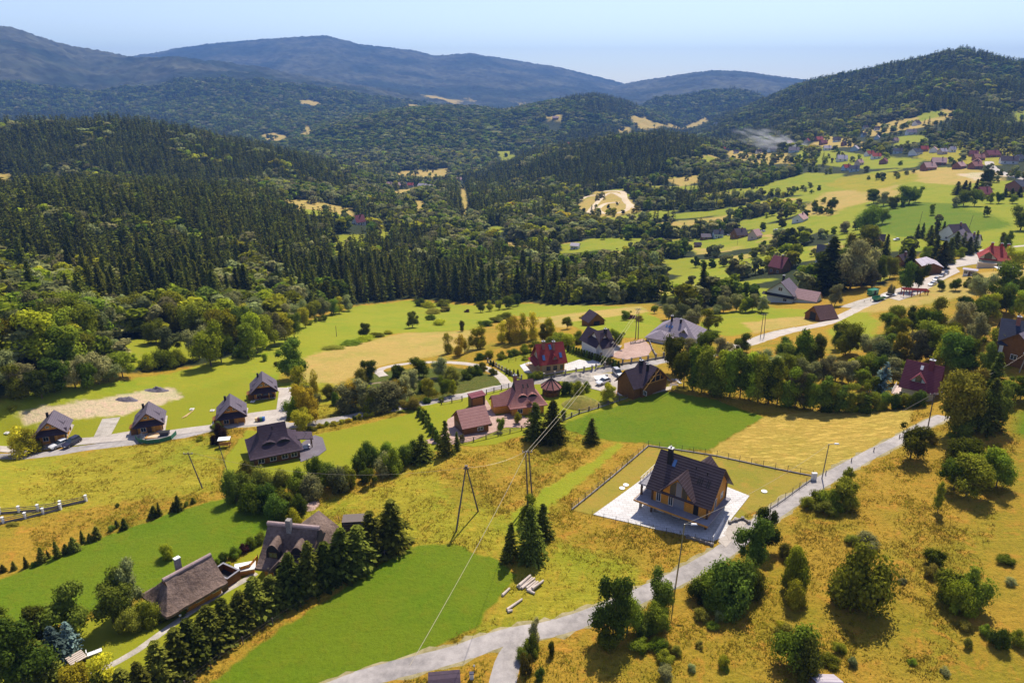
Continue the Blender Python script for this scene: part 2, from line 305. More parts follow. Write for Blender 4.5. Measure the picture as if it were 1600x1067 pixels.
# far woods: canopy relief and colour, since single trees there are under a pixel
far = np.clip((GD - 3300) / 500, 0, 1); fl = 1 - np.clip((C3[..., 0] - .06) / .1, 0, 1)
rel = (vnoise(GX / 26, GY / 26, 6) ** 2) * 16 + fbm(GX / 110, GY / 110, 8) * 26
GZ = GZ + far * fl * (rel)
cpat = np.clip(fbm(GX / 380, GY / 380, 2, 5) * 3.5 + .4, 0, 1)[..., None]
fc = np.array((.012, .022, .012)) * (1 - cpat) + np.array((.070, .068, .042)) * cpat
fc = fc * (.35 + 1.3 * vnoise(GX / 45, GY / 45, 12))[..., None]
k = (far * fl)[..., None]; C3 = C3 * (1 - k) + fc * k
rows, cols = GX.shape
idx = np.arange(rows * cols).reshape(rows, cols)
Q = np.stack([idx[:-1, :-1], idx[:-1, 1:], idx[1:, 1:], idx[1:, :-1]], -1).reshape(-1, 4)[:, ::-1]
me = npmesh('ground', np.stack([GX, GY, GZ], -1).reshape(-1, 3), Q)
def addcol(me, nm, arr):
    a = me.attributes.new(nm, 'FLOAT_COLOR', 'POINT'); b = np.ones((len(arr), 4), np.float32); b[:, :3] = arr; a.data.foreach_set('color', b.ravel())
addcol(me, 'cover', C3.reshape(-1, 3)); addcol(me, 'texture_kind', T3.reshape(-1, 3))
gob = bpy.data.objects.new('ground', me); col.objects.link(gob); tag(gob, kind='structure')
_tree_h = GZ
m, nt, o = mat('land'); M = {}
L = nt.links.new
gc = N(nt, 'Attribute', attribute_name='cover'); tk = N(nt, 'Attribute', attribute_name='texture_kind'); sp = N(nt, 'SeparateColor'); L(tk.outputs['Color'], sp.inputs[0])
tc = N(nt, 'TexCoord')
def noise(sc, det=4, rough=.6, src=None, dist=0):
    x = N(nt, 'TexNoise'); x.inputs['Scale'].default_value = sc; x.inputs['Detail'].default_value = det; x.inputs['Roughness'].default_value = rough; x.inputs['Distortion'].default_value = dist
    L((src or tc.outputs['Object']), x.inputs['Vector']); return x.outputs['Fac']
def math_(op, a, b=None, c=None, clamp=False):
    x = N(nt, 'Math', operation=op, use_clamp=clamp)
    for i, q in enumerate((a, b, c)):
        if q is None: continue
        if isinstance(q, (int, float)): x.inputs[i].default_value = q
        else: L(q, x.inputs[i])
    return x.outputs[0]
def mix(f, a, b, t='MIX'):
    x = N(nt, 'Mix', data_type='RGBA', blend_type=t)
    if isinstance(f, (int, float)): x.inputs[0].default_value = f
    else: L(f, x.inputs[0])
    for s, q in ((6, a), (7, b)):
        if isinstance(q, tuple): x.inputs[s].default_value = q
        else: L(q, x.inputs[s])
    return x.outputs[2]
big = noise(.06, 5, .6); mid = noise(.35, 4, .65, dist=.6); fine = noise(1.6, 5, .75); vfine = noise(6, 3, .7)
mp = N(nt, 'Mapping'); mp.inputs['Rotation'].default_value = (0, 0, R(35)); mp.inputs['Scale'].default_value = (.25, 1.1, 1); L(tc.outputs['Object'], mp.inputs[0])
streak = noise(1.3, 3, .6, mp.outputs[0], .8)
def ramp(v, a, b): x = N(nt, 'MapRange', clamp=True); L(v, x.inputs[0]); x.inputs[1].default_value = a; x.inputs[2].default_value = b; return x.outputs[0]
c = gc.outputs['Color']
# patches drift greener / drier
green = mix(1.0, c, (.62, .90, .55, 1), 'MULTIPLY'); dry = mix(1.0, c, (1.22, .96, 1.2, 1), 'MULTIPLY')
c1 = mix(math_('MULTIPLY', ramp(big, .46, .62), math_('MULTIPLY', sp.outputs[2], .7)), c, green)
c2 = mix(math_('MULTIPLY', ramp(mid, .52, .68), math_('MULTIPLY', sp.outputs[2], .8)), c1, dry)
c3 = mix(math_('MULTIPLY', ramp(streak, .50, .64), sp.outputs[1]), c2, mix(1.0, c2, (1.45, 1.42, 1.7, 1), 'MULTIPLY'))
tuft = math_('MULTIPLY', ramp(fine, .52, .38), sp.outputs[0]); c4 = mix(math_('MULTIPLY', tuft, .6), c3, mix(1.0, c3, (.42, .55, .5, 1), 'MULTIPLY'))
vf = math_('MULTIPLY_ADD', vfine, .7, .66); vv = N(nt, 'CombineColor'); L(vf, vv.inputs[0]); L(vf, vv.inputs[1]); L(vf, vv.inputs[2])
c5 = mix(1.0, c4, vv.outputs[0], 'MULTIPLY')
bh = math_('ADD', math_('MULTIPLY', fine, math_('MULTIPLY_ADD', sp.outputs[0], 1.0, .10)), math_('MULTIPLY', mid, math_('MULTIPLY', sp.outputs[0], .9)))
bh = math_('ADD', bh, math_('MULTIPLY', streak, math_('MULTIPLY', sp.outputs[1], .5)))
bp = N(nt, 'Bump'); bp.inputs['Distance'].default_value = .55; bp.inputs['Strength'].default_value = .8; L(bh, bp.inputs['Height'])
bs = N(nt, 'BsdfPrincipled'); bs.inputs['Roughness'].default_value = .95; bs.inputs['Specular IOR Level'].default_value = .1
L(c5, bs.inputs['Base Color']); L(bp.outputs[0], bs.inputs['Normal']); L(bs.outputs[0], o.inputs[0])
gob.data.materials.append(m)

# sampling the actual sheet so that what lies on it neither floats nor sinks
def gh(X, Y):
    X = np.asarray(X, float); Y = np.asarray(Y, float)
    a = np.arctan2(X, Y); D = np.hypot(X, Y); i = np.clip(np.searchsorted(DS, D) - 1, 0, rows - 2); j = np.clip(np.searchsorted(AZ, a) - 1, 0, cols - 2)
    f = (D - DS[i]) / (DS[i + 1] - DS[i]); g = (a - AZ[j]) / (AZ[j + 1] - AZ[j])
    return (GZ[i, j] * (1 - g) + GZ[i, j + 1] * g) * (1 - f) + (GZ[i + 1, j] * (1 - g) + GZ[i + 1, j + 1] * g) * f
def on(x, y): return float(gh(np.array([x]), np.array([y]))[0])

# ---------------------------------------------------------------- surfaces laid on the ground
def surf(name, c1, c2, sc=1.5, bump=.02, rough=.9, joints=0, cracks=0):
    m, nt, o = mat(name); L = nt.links.new; tc = N(nt, 'TexCoord')
    a = N(nt, 'TexNoise'); a.inputs['Scale'].default_value = sc; a.inputs['Detail'].default_value = 6; a.inputs['Roughness'].default_value = .7; L(tc.outputs['Object'], a.inputs['Vector'])
    b = N(nt, 'TexNoise'); b.inputs['Scale'].default_value = sc * .12; b.inputs['Detail'].default_value = 3; L(tc.outputs['Object'], b.inputs['Vector'])
    ad = N(nt, 'Math', operation='ADD'); L(a.outputs['Fac'], ad.inputs[0]); L(b.outputs['Fac'], ad.inputs[1])
    mr = N(nt, 'MapRange'); mr.inputs[1].default_value = .75; mr.inputs[2].default_value = 1.25; L(ad.outputs[0], mr.inputs[0])
    mx = N(nt, 'Mix', data_type='RGBA'); mx.inputs[6].default_value = (*c1, 1); mx.inputs[7].default_value = (*c2, 1); L(mr.outputs[0], mx.inputs[0])
    bp = N(nt, 'Bump'); bp.inputs['Distance'].default_value = bump; L(a.outputs['Fac'], bp.inputs['Height'])
    bs = N(nt, 'BsdfPrincipled'); bs.inputs['Roughness'].default_value = rough; bs.inputs['Specular IOR Level'].default_value = .25
    out = mx.outputs[2]
    if joints:
        bk = N(nt, 'TexBrick'); bk.inputs['Scale'].default_value = 1.0; bk.inputs['Brick Width'].default_value = joints; bk.inputs['Row Height'].default_value = joints * .6; bk.inputs['Mortar Size'].default_value = .035; bk.inputs['Color1'].default_value = (1, 1, 1, 1); bk.inputs['Color2'].default_value = (.88, .87, .86, 1); bk.inputs['Mortar'].default_value = (.62, .6, .58, 1)
        L(tc.outputs['Object'], bk.inputs['Vector']); x = N(nt, 'Mix', data_type='RGBA', blend_type='MULTIPLY'); x.inputs[0].default_value = 1; L(out, x.inputs[6]); L(bk.outputs[0], x.inputs[7]); out = x.outputs[2]
    if cracks:
        vo = N(nt, 'TexVoronoi', feature='DISTANCE_TO_EDGE'); vo.inputs['Scale'].default_value = cracks; L(a.outputs['Color'], vo.inputs['Vector']) if False else L(tc.outputs['Object'], vo.inputs['Vector'])
        m_ = N(nt, 'MapRange'); m_.inputs[1].default_value = .0; m_.inputs[2].default_value = .03; m_.inputs[3].default_value = .55; m_.inputs[4].default_value = 1; L(vo.outputs['Distance'], m_.inputs[0]); cc = N(nt, 'CombineColor'); [L(m_.outputs[0], cc.inputs[q]) for q in range(3)]
        x = N(nt, 'Mix', data_type='RGBA', blend_type='MULTIPLY'); x.inputs[0].default_value = 1; L(out, x.inputs[6]); L(cc.outputs[0], x.inputs[7]); out = x.outputs[2]
    L(out, bs.inputs['Base Color']); L(bp.outputs[0], bs.inputs['Normal']); L(bs.outputs[0], o.inputs[0]); return m
M['asphalt'] = surf('asphalt', (.21, .19, .18), (.41, .37, .345), .8)
M['gravel'] = surf('gravel', (.27, .24, .20), (.48, .43, .37), 4, .05)
M['pale_gravel'] = surf('pale_gravel', (.36, .31, .26), (.50, .44, .38), 3, .05)
M['concrete'] = surf('concrete_paving', (.40, .35, .31), (.50, .45, .40), 2, joints=2.5)
M['paving'] = surf('pale_paving', (.52, .50, .49), (.66, .64, .63), 3, joints=1.2)
M['pink_paving'] = surf('pink_paving', (.38, .25, .20), (.50, .35, .29), 3, joints=.8)
M['dark_paving'] = surf('dark_paving', (.12, .10, .12), (.17, .15, .17), 3)
M['earth'] = surf('bare_earth', (.18, .13, .09), (.42, .32, .20), 1.2, .2)
M['track_dirt'] = surf('track_dirt', (.50, .38, .24), (.62, .50, .34), .4, .1)
M['verge'] = surf('gravel_verge', (.20, .17, .06), (.36, .30, .17), 2.2, .08)
def smoothline(P, step):
    P = [Vector(p[:2]) for p in P]; out = []
    for i in range(len(P) - 1):
        a = P[max(i - 1, 0)]; b = P[i]; c = P[i + 1]; d = P[min(i + 2, len(P) - 1)]; m = max(2, int((c - b).length / step))
        for k in range(m):
            t = k / m; out.append(.5 * ((2 * b) + (-a + c) * t + (2 * a - 5 * b + 4 * c - d) * t * t + (-a + 3 * b - 3 * c + d) * t ** 3))
    out.append(P[-1]); return out
def ribbon(name, px, width, mt, lift=.06, step=2.0, wob=.12, edge=None):
    P = smoothline(ground(px), step); nn = 7; V = []; 
    for i, p in enumerate(P):
        t = (P[min(i + 1, len(P) - 1)] - P[max(i - 1, 0)]); s = Vector((-t.y, t.x)).normalized()
        w0 = width / 2 + (vnoise(np.array([p.x / 1.3]), np.array([p.y / 1.3]), 3)[0] - .5) * wob * width; w1 = width / 2 + (vnoise(np.array([p.x / 1.3 + 50]), np.array([p.y / 1.3]), 3)[0] - .5) * wob * width
        for k in range(nn):
            f = k / (nn - 1); q = p + s * (-w0 + (w0 + w1) * f); V.append((q.x, q.y))
    V = np.array(V); Z = gh(V[:, 0], V[:, 1]) + lift; Z.reshape(-1, nn)[:, 0] -= lift + .05; Z.reshape(-1, nn)[:, -1] -= lift + .05
    ix = np.arange(len(V)).reshape(-1, nn); Qd = np.stack([ix[:-1, :-1], ix[:-1, 1:], ix[1:, 1:], ix[1:, :-1]], -1).reshape(-1, 4)[:, ::-1]
    me = npmesh(name, np.column_stack([V, Z]), Qd); me.materials.append(mt); o = bpy.data.objects.new(name, me); col.objects.link(o); tag(o, kind='structure'); return o
def drape(name, px, mt, lift=.07, step=1.5, world=None, skirt=True):
    P = world or W2(px); bm = bmesh.new(); vs = [bm.verts.new((x, y, 0)) for x, y in P]; bm.faces.new(vs)
    xs = [p[0] for p in P]; ys = [p[1] for p in P]
    for ax, lo, hi in ((0, min(xs), max(xs)), (1, min(ys), max(ys))):
        c = math.floor(lo / step) * step + step
        while c < hi:
            co = (c, 0, 0) if ax == 0 else (0, c, 0); no = (1, 0, 0) if ax == 0 else (0, 1, 0)
            bmesh.ops.bisect_plane(bm, geom=bm.verts[:] + bm.edges[:] + bm.faces[:], plane_co=co, plane_no=no); c += step
    XY = np.array([(v.co.x, v.co.y) for v in bm.verts]); Z = gh(XY[:, 0], XY[:, 1]) + lift
    for v, z in zip(bm.verts, Z): v.co.z = z
    for f in bm.faces:
        if f.normal.z < 0: f.normal_flip()
    bm.normal_update()
    for f in bm.faces:
        if f.normal.z < 0: f.normal_flip()
    be = [e for e in bm.edges if e.is_boundary]; r = bmesh.ops.extrude_edge_only(bm, edges=be)
    for v in r['geom']:
        if isinstance(v, bmesh.types.BMVert): v.co.z -= lift + .25
    me = bpy.data.meshes.new(name); bm.to_mesh(me); bm.free(); me.materials.append(mt); o = bpy.data.objects.new(name, me); col.objects.link(o); tag(o, kind='structure'); return o
MAIN = [(420,1120),(560,1062),(700,1025),(790,995),(860,982),(930,960),(1000,930),(1060,902),(1130,862),(1200,808),(1280,755),(1350,715),(1410,684),(1450,662),(1475,650)]
ribbon('verge', MAIN, 5.1, M['verge'], .035, 1.0, wob=.28)
ribbon('road', MAIN, 3.9, M['asphalt'], .08, 1.2, wob=.05)
ribbon('road', [(775,1120),(786,1060),(800,1020),(830,985)], 3.8, M['asphalt'], .14, wob=.05)
LEFT = [(-80,722),(0,713),(60,711),(100,705),(180,694),(240,686),(290,680),(340,668),(400,662),(460,664),(500,660),(560,648),(620,638),(680,627),(750,612),(800,601),(860,594),(920,583),(980,573),(1040,563),(1090,553)]
ribbon('verge', LEFT[6:], 5.0, M['verge'], .03, 1.0, wob=.4)
ribbon('road', LEFT, 4.2, M['asphalt'], .07, wob=.2)
ribbon('track', [(792,600),(775,583),(745,571),(700,566),(650,567),(610,572),(592,579),(600,588)], 3.2, M['pale_gravel'], .10)
ribbon('track', [(700,590),(640,594),(590,598),(545,606)], 1.2, M['earth'], .06)
ribbon('road', [(1130,546),(1175,535),(1230,518),(1290,505),(1320,492),(1345,480),(1385,460),(1420,448),(1465,430),(1500,410),(1530,393),(1600,384),(1680,380)], 5.2, M['pale_gravel'], .12)
ribbon('track', [(1100,560),(1150,542),(1200,522),(1245,512)], 3.0, M['gravel'], .10)
ribbon('road', [(1545,253),(1550,262),(1565,270),(1600,280),(1660,288)], 9, M['concrete'], .5, 6)
ribbon('path', [(100,1075),(160,1045),(215,1015),(270,975),(330,935),(375,910),(400,895)], 1.3, M['gravel'], .08)
# motocross loop in the clearing
for pts, w_ in (([(918,335),(930,320),(945,305),(960,302),(978,312),(982,325),(970,332),(945,334),(935,326),(948,318),(968,317)], 7), ([(945,299),(972,300),(978,315),(1000,328)], 8), ([(905,314),(916,308),(930,305)], 6)):
    ribbon('track', pts, w_, M['track_dirt'], .5, 6)
PAV = [
 ('pavement', [(927,804),(1003,749),(1100,747),(1171,775),(1142,812),(1133,838),(1114,846),(1020,826),(975,815)], 'paving'),
 ('driveway', [(1122,846),(1148,808),(1168,815),(1152,836),(1134,856)], 'concrete'),
 ('pavement', [(0,697),(60,690),(150,683),(215,672),(232,677),(330,664),(335,656),(395,645),(432,640),(436,612),(428,606),(452,606),(456,616),(448,652),(445,662),(400,664),(340,671),(290,678),(180,690),(100,698),(0,706)], 'concrete'),
 ('driveway', [(160,655),(188,652),(172,682),(146,684)], 'gravel'), ('pavement', [(108,662),(116,664),(106,684),(98,686)], 'concrete'), ('pavement', [(252,648),(262,650),(258,674),(244,676)], 'concrete'), ('pavement', [(376,635),(388,638),(384,658),(372,662)], 'concrete'), ('pavement', [(425,612),(432,610),(430,622),(395,626)], 'concrete'),
 ('patio', [(478,688),(492,680),(504,684),(510,703),(498,712),(470,722),(462,700)], 'dark_paving'), 
 ('patio', [(655,692),(690,680),(700,655),(760,625),(775,650),(800,645),(830,655),(830,668),(790,668),(735,690),(700,696)], 'pink_paving'),
 ('pavement', [(812,571),(826,566),(880,570),(905,562),(920,565),(934,560),(940,570),(900,578),(850,586),(820,582)], 'paving'),
 ('parking', [(948,555),(975,545),(975,537),(1005,530),(1020,545),(1012,556),(980,562),(965,560)], 'pink_paving'), ('pavement', [(940,550),(955,540),(972,540),(966,548),(950,560),(938,563)], 'concrete'),
 ('yard', [(880,590),(930,583),(968,585),(985,600),(985,618),(1030,608),(1050,603),(1048,609),(1000,620),(960,618),(935,610),(915,605)], 'pale_gravel'),
 ('yard', [(1385,465),(1400,452),(1440,440),(1470,425),(1490,415),(1500,425),(1470,440),(1440,458),(1405,470)], 'pale_gravel'), ('yard', [(1310,480),(1340,470),(1370,462),(1390,465),(1370,475),(1340,482)], 'gravel'),
 ('yard', [(1455,425),(1505,402),(1530,398),(1530,412),(1495,418)], 'concrete'),
]
for nm, pts, mt in PAV: drape(nm, pts, M[mt], .11 if mt != 'gravel' else .13)
ribbon('path', [(752,622),(745,640),(765,652)], 2.4, M['pink_paving'], .17)

# ---------------------------------------------------------------- building materials
def striped(name, c1, c2, per, axis=2, depth=.03, rough=.75, lw=.14, spec=.15, line=None):
    """courses of tiles / boards: a step every `per` metres along one axis, plus noise"""
    m, nt, o = mat(name); L = nt.links.new; tc = N(nt, 'TexCoord'); sx = N(nt, 'SeparateXYZ'); L(tc.outputs['Object'], sx.inputs[0])
    dv = N(nt, 'Math', operation='DIVIDE'); L(sx.outputs[axis], dv.inputs[0]); dv.inputs[1].default_value = per
    fr = N(nt, 'Math', operation='FRACT'); L(dv.outputs[0], fr.inputs[0])
    lt = N(nt, 'Math', operation='LESS_THAN'); L(fr.outputs[0], lt.inputs[0]); lt.inputs[1].default_value = lw
    a = N(nt, 'TexNoise'); a.inputs['Scale'].default_value = 1.2; a.inputs['Detail'].default_value = 5; a.inputs['Roughness'].default_value = .75; L(tc.outputs['Object'], a.inputs['Vector'])
    mr = N(nt, 'MapRange'); mr.inputs[1].default_value = .3; mr.inputs[2].default_value = .7; L(a.outputs['Fac'], mr.inputs[0])
    mx = N(nt, 'Mix', data_type='RGBA'); mx.inputs[6].default_value = (*c1, 1); mx.inputs[7].default_value = (*c2, 1); L(mr.outputs[0], mx.inputs[0])
    m2 = N(nt, 'Mix', data_type='RGBA'); L(mx.outputs[2], m2.inputs[6]); m2.inputs[7].default_value = (*(line or tuple(v * .35 for v in c1)), 1)
    ml = N(nt, 'Math', operation='MULTIPLY'); L(lt.outputs[0], ml.inputs[0]); ml.inputs[1].default_value = .8; L(ml.outputs[0], m2.inputs[0])
    bp = N(nt, 'Bump'); bp.inputs['Distance'].default_value = depth; L(fr.outputs[0], bp.inputs['Height'])
    bs = N(nt, 'BsdfPrincipled'); bs.inputs['Roughness'].default_value = rough; bs.inputs['Specular IOR Level'].default_value = spec
    L(m2.outputs[2], bs.inputs['Base Color']); L(bp.outputs[0], bs.inputs['Normal']); L(bs.outputs[0], o.inputs[0]); return m
RF = {'rosy': striped('rosy_metal_roof', (.36, .17, .145), (.45, .24, .21), .45, lw=.1), 'villa': striped('pale_violet_sheet_roof', (.20, .165, .20), (.28, .24, .28), .5, lw=.08), 'brown': striped('brown_metal_tile_roof', (.048, .031, .034), (.072, .048, .052), .36, depth=.05, rough=.6, line=(.15, .115, .13), lw=.13),
 'violet': striped('dark_violet_shingle_roof', (.040, .026, .040), (.070, .048, .066), .40, line=(.025, .018, .028)), 'grey': striped('grey_sheet_roof', (.13, .105, .135), (.19, .16, .195), .5, lw=.08),
 'cabin': striped('cabin_shingle_roof', (.105, .085, .11), (.15, .125, .155), .3, lw=.1), 'russet': striped('russet_tile_roof', (.26, .105, .090), (.35, .16, .14), .34), 'red': striped('red_tile_roof', (.22, .028, .028), (.30, .042, .036), .30),
 'bright': striped('bright_red_roof', (.30, .042, .036), (.38, .065, .05), .36), 'maroon': striped('maroon_tile_roof', (.13, .028, .042), (.18, .045, .06), .30, line=(.30, .12, .14), lw=.12), 'slate': striped('slate_blue_roof', (.03, .035, .06), (.05, .055, .085), .4),
 'plank': striped('weathered_red_plank', (.09, .045, .045), (.14, .075, .07), .35, axis=0), 'light': striped('pale_sheet_roof', (.36, .31, .36), (.46, .42, .46), .6, lw=.05), 'pink': striped('faded_pink_roof', (.42, .25, .24), (.52, .34, .32), .5)}
WL = {'wood': striped('honey_log_wall', (.62, .25, .035), (.76, .35, .060), .26, depth=.04, rough=.6), 'darkwood': striped('dark_log_wall', (.17, .070, .020), (.26, .12, .035), .26, depth=.04), 'palewood': striped('pale_log_wall', (.48, .32, .15), (.60, .43, .22), .24, depth=.03),
 'white': surf('white_plaster', (.66, .64, .62), (.76, .74, .72), 1, .004), 'cream': surf('cream_plaster', (.55, .48, .36), (.64, .57, .45), 1, .004), 'blue': surf('pale_blue_plaster', (.42, .52, .55), (.52, .61, .64), 1, .004), 'green': surf('pale_green_plaster', (.42, .52, .40), (.5, .6, .47), 1, .004),
 'pinkw': surf('pinkish_plaster', (.50, .38, .34), (.58, .46, .42), 1, .004), 'stone': surf('grey_stone', (.16, .14, .13), (.34, .31, .28), 3, .06), 'brick': striped('brick_wall', (.24, .10, .075), (.32, .15, .11), .2, lw=.1)}
def flat(name, c, rough=.5, metal=0, spec=.4):
    m, nt, o = mat(name); L = nt.links.new; a = N(nt, 'TexNoise'); a.inputs['Scale'].default_value = 3; a.inputs['Detail'].default_value = 4
    tc = N(nt, 'TexCoord'); L(tc.outputs['Object'], a.inputs['Vector']); hs = N(nt, 'HueSaturation'); hs.inputs['Color'].default_value = (*c, 1); mr = N(nt, 'MapRange'); mr.inputs[3].default_value = .85; mr.inputs[4].default_value = 1.15; L(a.outputs['Fac'], mr.inputs[0]); L(mr.outputs[0], hs.inputs['Value'])
    b = N(nt, 'BsdfPrincipled'); b.inputs['Roughness'].default_value = rough; b.inputs['Metallic'].default_value = metal; b.inputs['Specular IOR Level'].default_value = spec; L(hs.outputs[0], b.inputs['Base Color']); L(b.outputs[0], o.inputs[0]); return m
M['glass'] = flat('window_glass', (.03, .04, .055), .08, 0, .8); M['blueglass'] = flat('skylight_glass', (.04, .10, .26), .15, 0, .8); M['whiteframe'] = flat('white_frame', (.75, .74, .72), .5); M['trim'] = flat('brown_trim', (.10, .05, .025), .6)
M['metal'] = flat('grey_metal', (.30, .30, .31), .35, .8); M['dark'] = flat('dark_opening', (.012, .010, .012), .8); M['graypanel'] = flat('grey_cladding_panel', (.22, .21, .24), .6); M['honey'] = flat('honey_timber', (.50, .24, .05), .6); M['pole_wood'] = flat('weathered_pole_wood', (.13, .10, .085), .8)
M['thatch'] = surf('old_thatch', (.105, .070, .055), (.255, .18, .145), 2.2, .25, 1.0); M['thatch_roll'] = surf('thatch_ridge_roll', (.28, .20, .19), (.42, .31, .29), 2.5, .12, 1.0)
M['balcony'] = surf('balcony_tiles', (.20, .19, .22), (.30, .29, .32), 2)

EXC = []
def frame(a, b, Hr):
    """ridge given by its two ends in the photo at height Hr above the ground -> world centre, yaw, length, ground height"""
    z0 = g1((a[0] + b[0]) / 2, (a[1] + b[1]) / 2 + 22).z
    for _ in range(6):
        P = []
        for p in (a, b):
            rx, ry, rz = rays(*p); t = (z0 + Hr - CAMH) / rz; P.append(Vector((rx * t, ry * t, 0)))
        c = (P[0] + P[1]) / 2; z0 = z0 * .4 + on(c.x, c.y) * .6
    d = P[1] - P[0]; EXC.append((c.x, c.y, 7 + d.length / 2)); return c, math.atan2(d.y, d.x), d.length, z0
def window(root, face, hx, hy, u, z, w, h, fm=None, pm=None):
    """face F/B = -y/+y wall, L/R = -x/+x wall"""
    fm = fm or M['whiteframe']; mb = MB(); pn = MB(); t = .07
    def bx(b, u0, u1, z0, z1, d0, d1):
        if face == 'F': b.box(u0, u1, -hy - d1, -hy - d0, z0, z1)
        elif face == 'B': b.box(u0, u1, hy + d0, hy + d1, z0, z1)
        elif face == 'L': b.box(-hx - d1, -hx - d0, u0, u1, z0, z1)
        else: b.box(hx + d0, hx + d1, u0, u1, z0, z1)
    a, b_ = u - w / 2, u + w / 2
    bx(mb, a, b_, z, z + t, .0, .06); bx(mb, a, b_, z + h - t, z + h, .0, .06); bx(mb, a, a + t, z + t, z + h - t, .0, .06); bx(mb, b_ - t, b_, z + t, z + h - t, .0, .06); bx(mb, u - .03, u + .03, z + t, z + h - t, .0, .05)
    o = mb.build('window', fm, root); bx(pn, a + t, b_ - t, z + t, z + h - t, .005, .025); pn.build('pane', pm or M['glass'], o); return o
def chimney(root, x, y, z0, z1, sx=.7, sy=.7, m=None, cap=True):
    mb = MB(); mb.box(x - sx / 2, x + sx / 2, y - sy / 2, y + sy / 2, z0, z1); c = mb.build('chimney', m or WL['brick'], root)
    if cap: mb = MB(); mb.box(x - sx / 2 - .1, x + sx / 2 + .1, y - sy / 2 - .1, y + sy / 2 + .1, z1, z1 + .12); mb.tube((x, y, z1 + .12), (x, y, z1 + .5), .14, n=8); mb.build('chimney_cap', M['metal'], c)
    return c
def gable(root, L, W, Hr, He, wall, roof, og=.7, oe=.8, wd=0, t=.14, name='roof', below=2.0, x0=0, y0=0, rot=False, gmat=None, cut=None):
    """gabled block, ridge along x (or along y when rot). wall faces stop under the roof"""
    sl = (Hr - He) / (W / 2); hx = L / 2 - og; hy = W / 2 - oe; zt = He + sl * oe - t * 1.6; zr = Hr - t * 1.6
    T = (lambda p: (x0 - p[1], y0 + p[0], p[2])) if rot else (lambda p: (x0 + p[0], y0 + p[1], p[2]))
    w_ = MB(); c = [(-hx, -hy, -below), (hx, -hy, -below), (hx, hy, -below), (-hx, hy, -below)]; u = [(-hx, -hy, zt), (hx, -hy, zt), (hx, hy, zt), (-hx, hy, zt)]
    for f in ([c[0], c[1], u[1], u[0]], [c[2], c[3], u[3], u[2]], [c[1], c[2], u[2], (hx, 0, zr), u[1]], [c[3], c[0], u[0], (-hx, 0, zr), u[3]]): w_.poly([T(p) for p in f])
    wo = w_.build('wall', wall, root)
    r_ = MB()
    for s in (-1, 1):
        p = [(-L / 2, 0, Hr), (L / 2, 0, Hr), (L / 2, s * W / 2, He), (-L / 2, s * W / 2, He)]; r_.slab([T(q) for q in p], t)
    ro = r_.build(name, roof, root)
    for e in (-1, 1):
        for s in (-1, 1):   # barge boards
            g_ = MB(); a, b = Vector(T((e * (L / 2 - .02), 0, Hr - .02))), Vector(T((e * (L / 2 - .02), s * W / 2, He - .02))); ex = Vector(T((e * (L / 2 + .04), 0, 0))) - Vector(T((e * (L / 2 - .02), 0, 0)))
            g_.hexa([a - Vector((0, 0, .26)), a - Vector((0, 0, .26)) + ex, b - Vector((0, 0, .26)) + ex, b - Vector((0, 0, .26))], [a, a + ex, b + ex, b]); g_.build('barge_board', M['trim'], ro)
    return hx, hy, zt, wo, ro
def dormer(root, x, side, yf, zf, za, w, Hr, sl, roofm, wallm, glass=True, ov=.35, t=.10, fm=None):
    """small gable on the slope; side -1 = -y slope; front at |y|=yf, eave height zf, apex za"""
    yb = max((Hr - za) / sl, 0); s = side; r_ = MB(); hw = w / 2
    for e in (-1, 1):
        ye = max((Hr - zf) / sl, 0) if zf < Hr else 0
        r_.slab([(x, s * (yf + ov), za), (x, s * yb, za), (x + e * (hw + .12), s * min(ye, yf), zf - .08), (x + e * (hw + .12), s * (yf + ov), zf - .08)], t)
    o = r_.build('dormer', roofm, root); k = .9; m_ = MB(); zb = Hr - sl * yf - .1
    f = [(x - hw * k, s * yf, zb), (x + hw * k, s * yf, zb), (x + hw * k, s * yf, zf - .05), (x, s * yf, za - .14), (x - hw * k, s * yf, zf - .05)]
    m_.poly(f); 
    for e in (-1, 1): m_.poly([(x + e * hw * k, s * yf, zb), (x + e * hw * k, s * yf, zf - .05), (x + e * hw * k, s * max((Hr - zf) / sl - .1, 0), zf - .05)])
    m_.build('gable_wall', wallm, o)
    if glass:
        g_ = MB(); d = s * .04; g_.poly([(x - hw * .42, s * yf + d, zb + .15), (x + hw * .42, s * yf + d, zb + .15), (x + hw * .42, s * yf + d, (zf + za) / 2 - .1), (x, s * yf + d, za - .45), (x - hw * .42, s * yf + d, (zf + za) / 2 - .1)]); g_.build('window', fm or M['glass'], o)
    return o
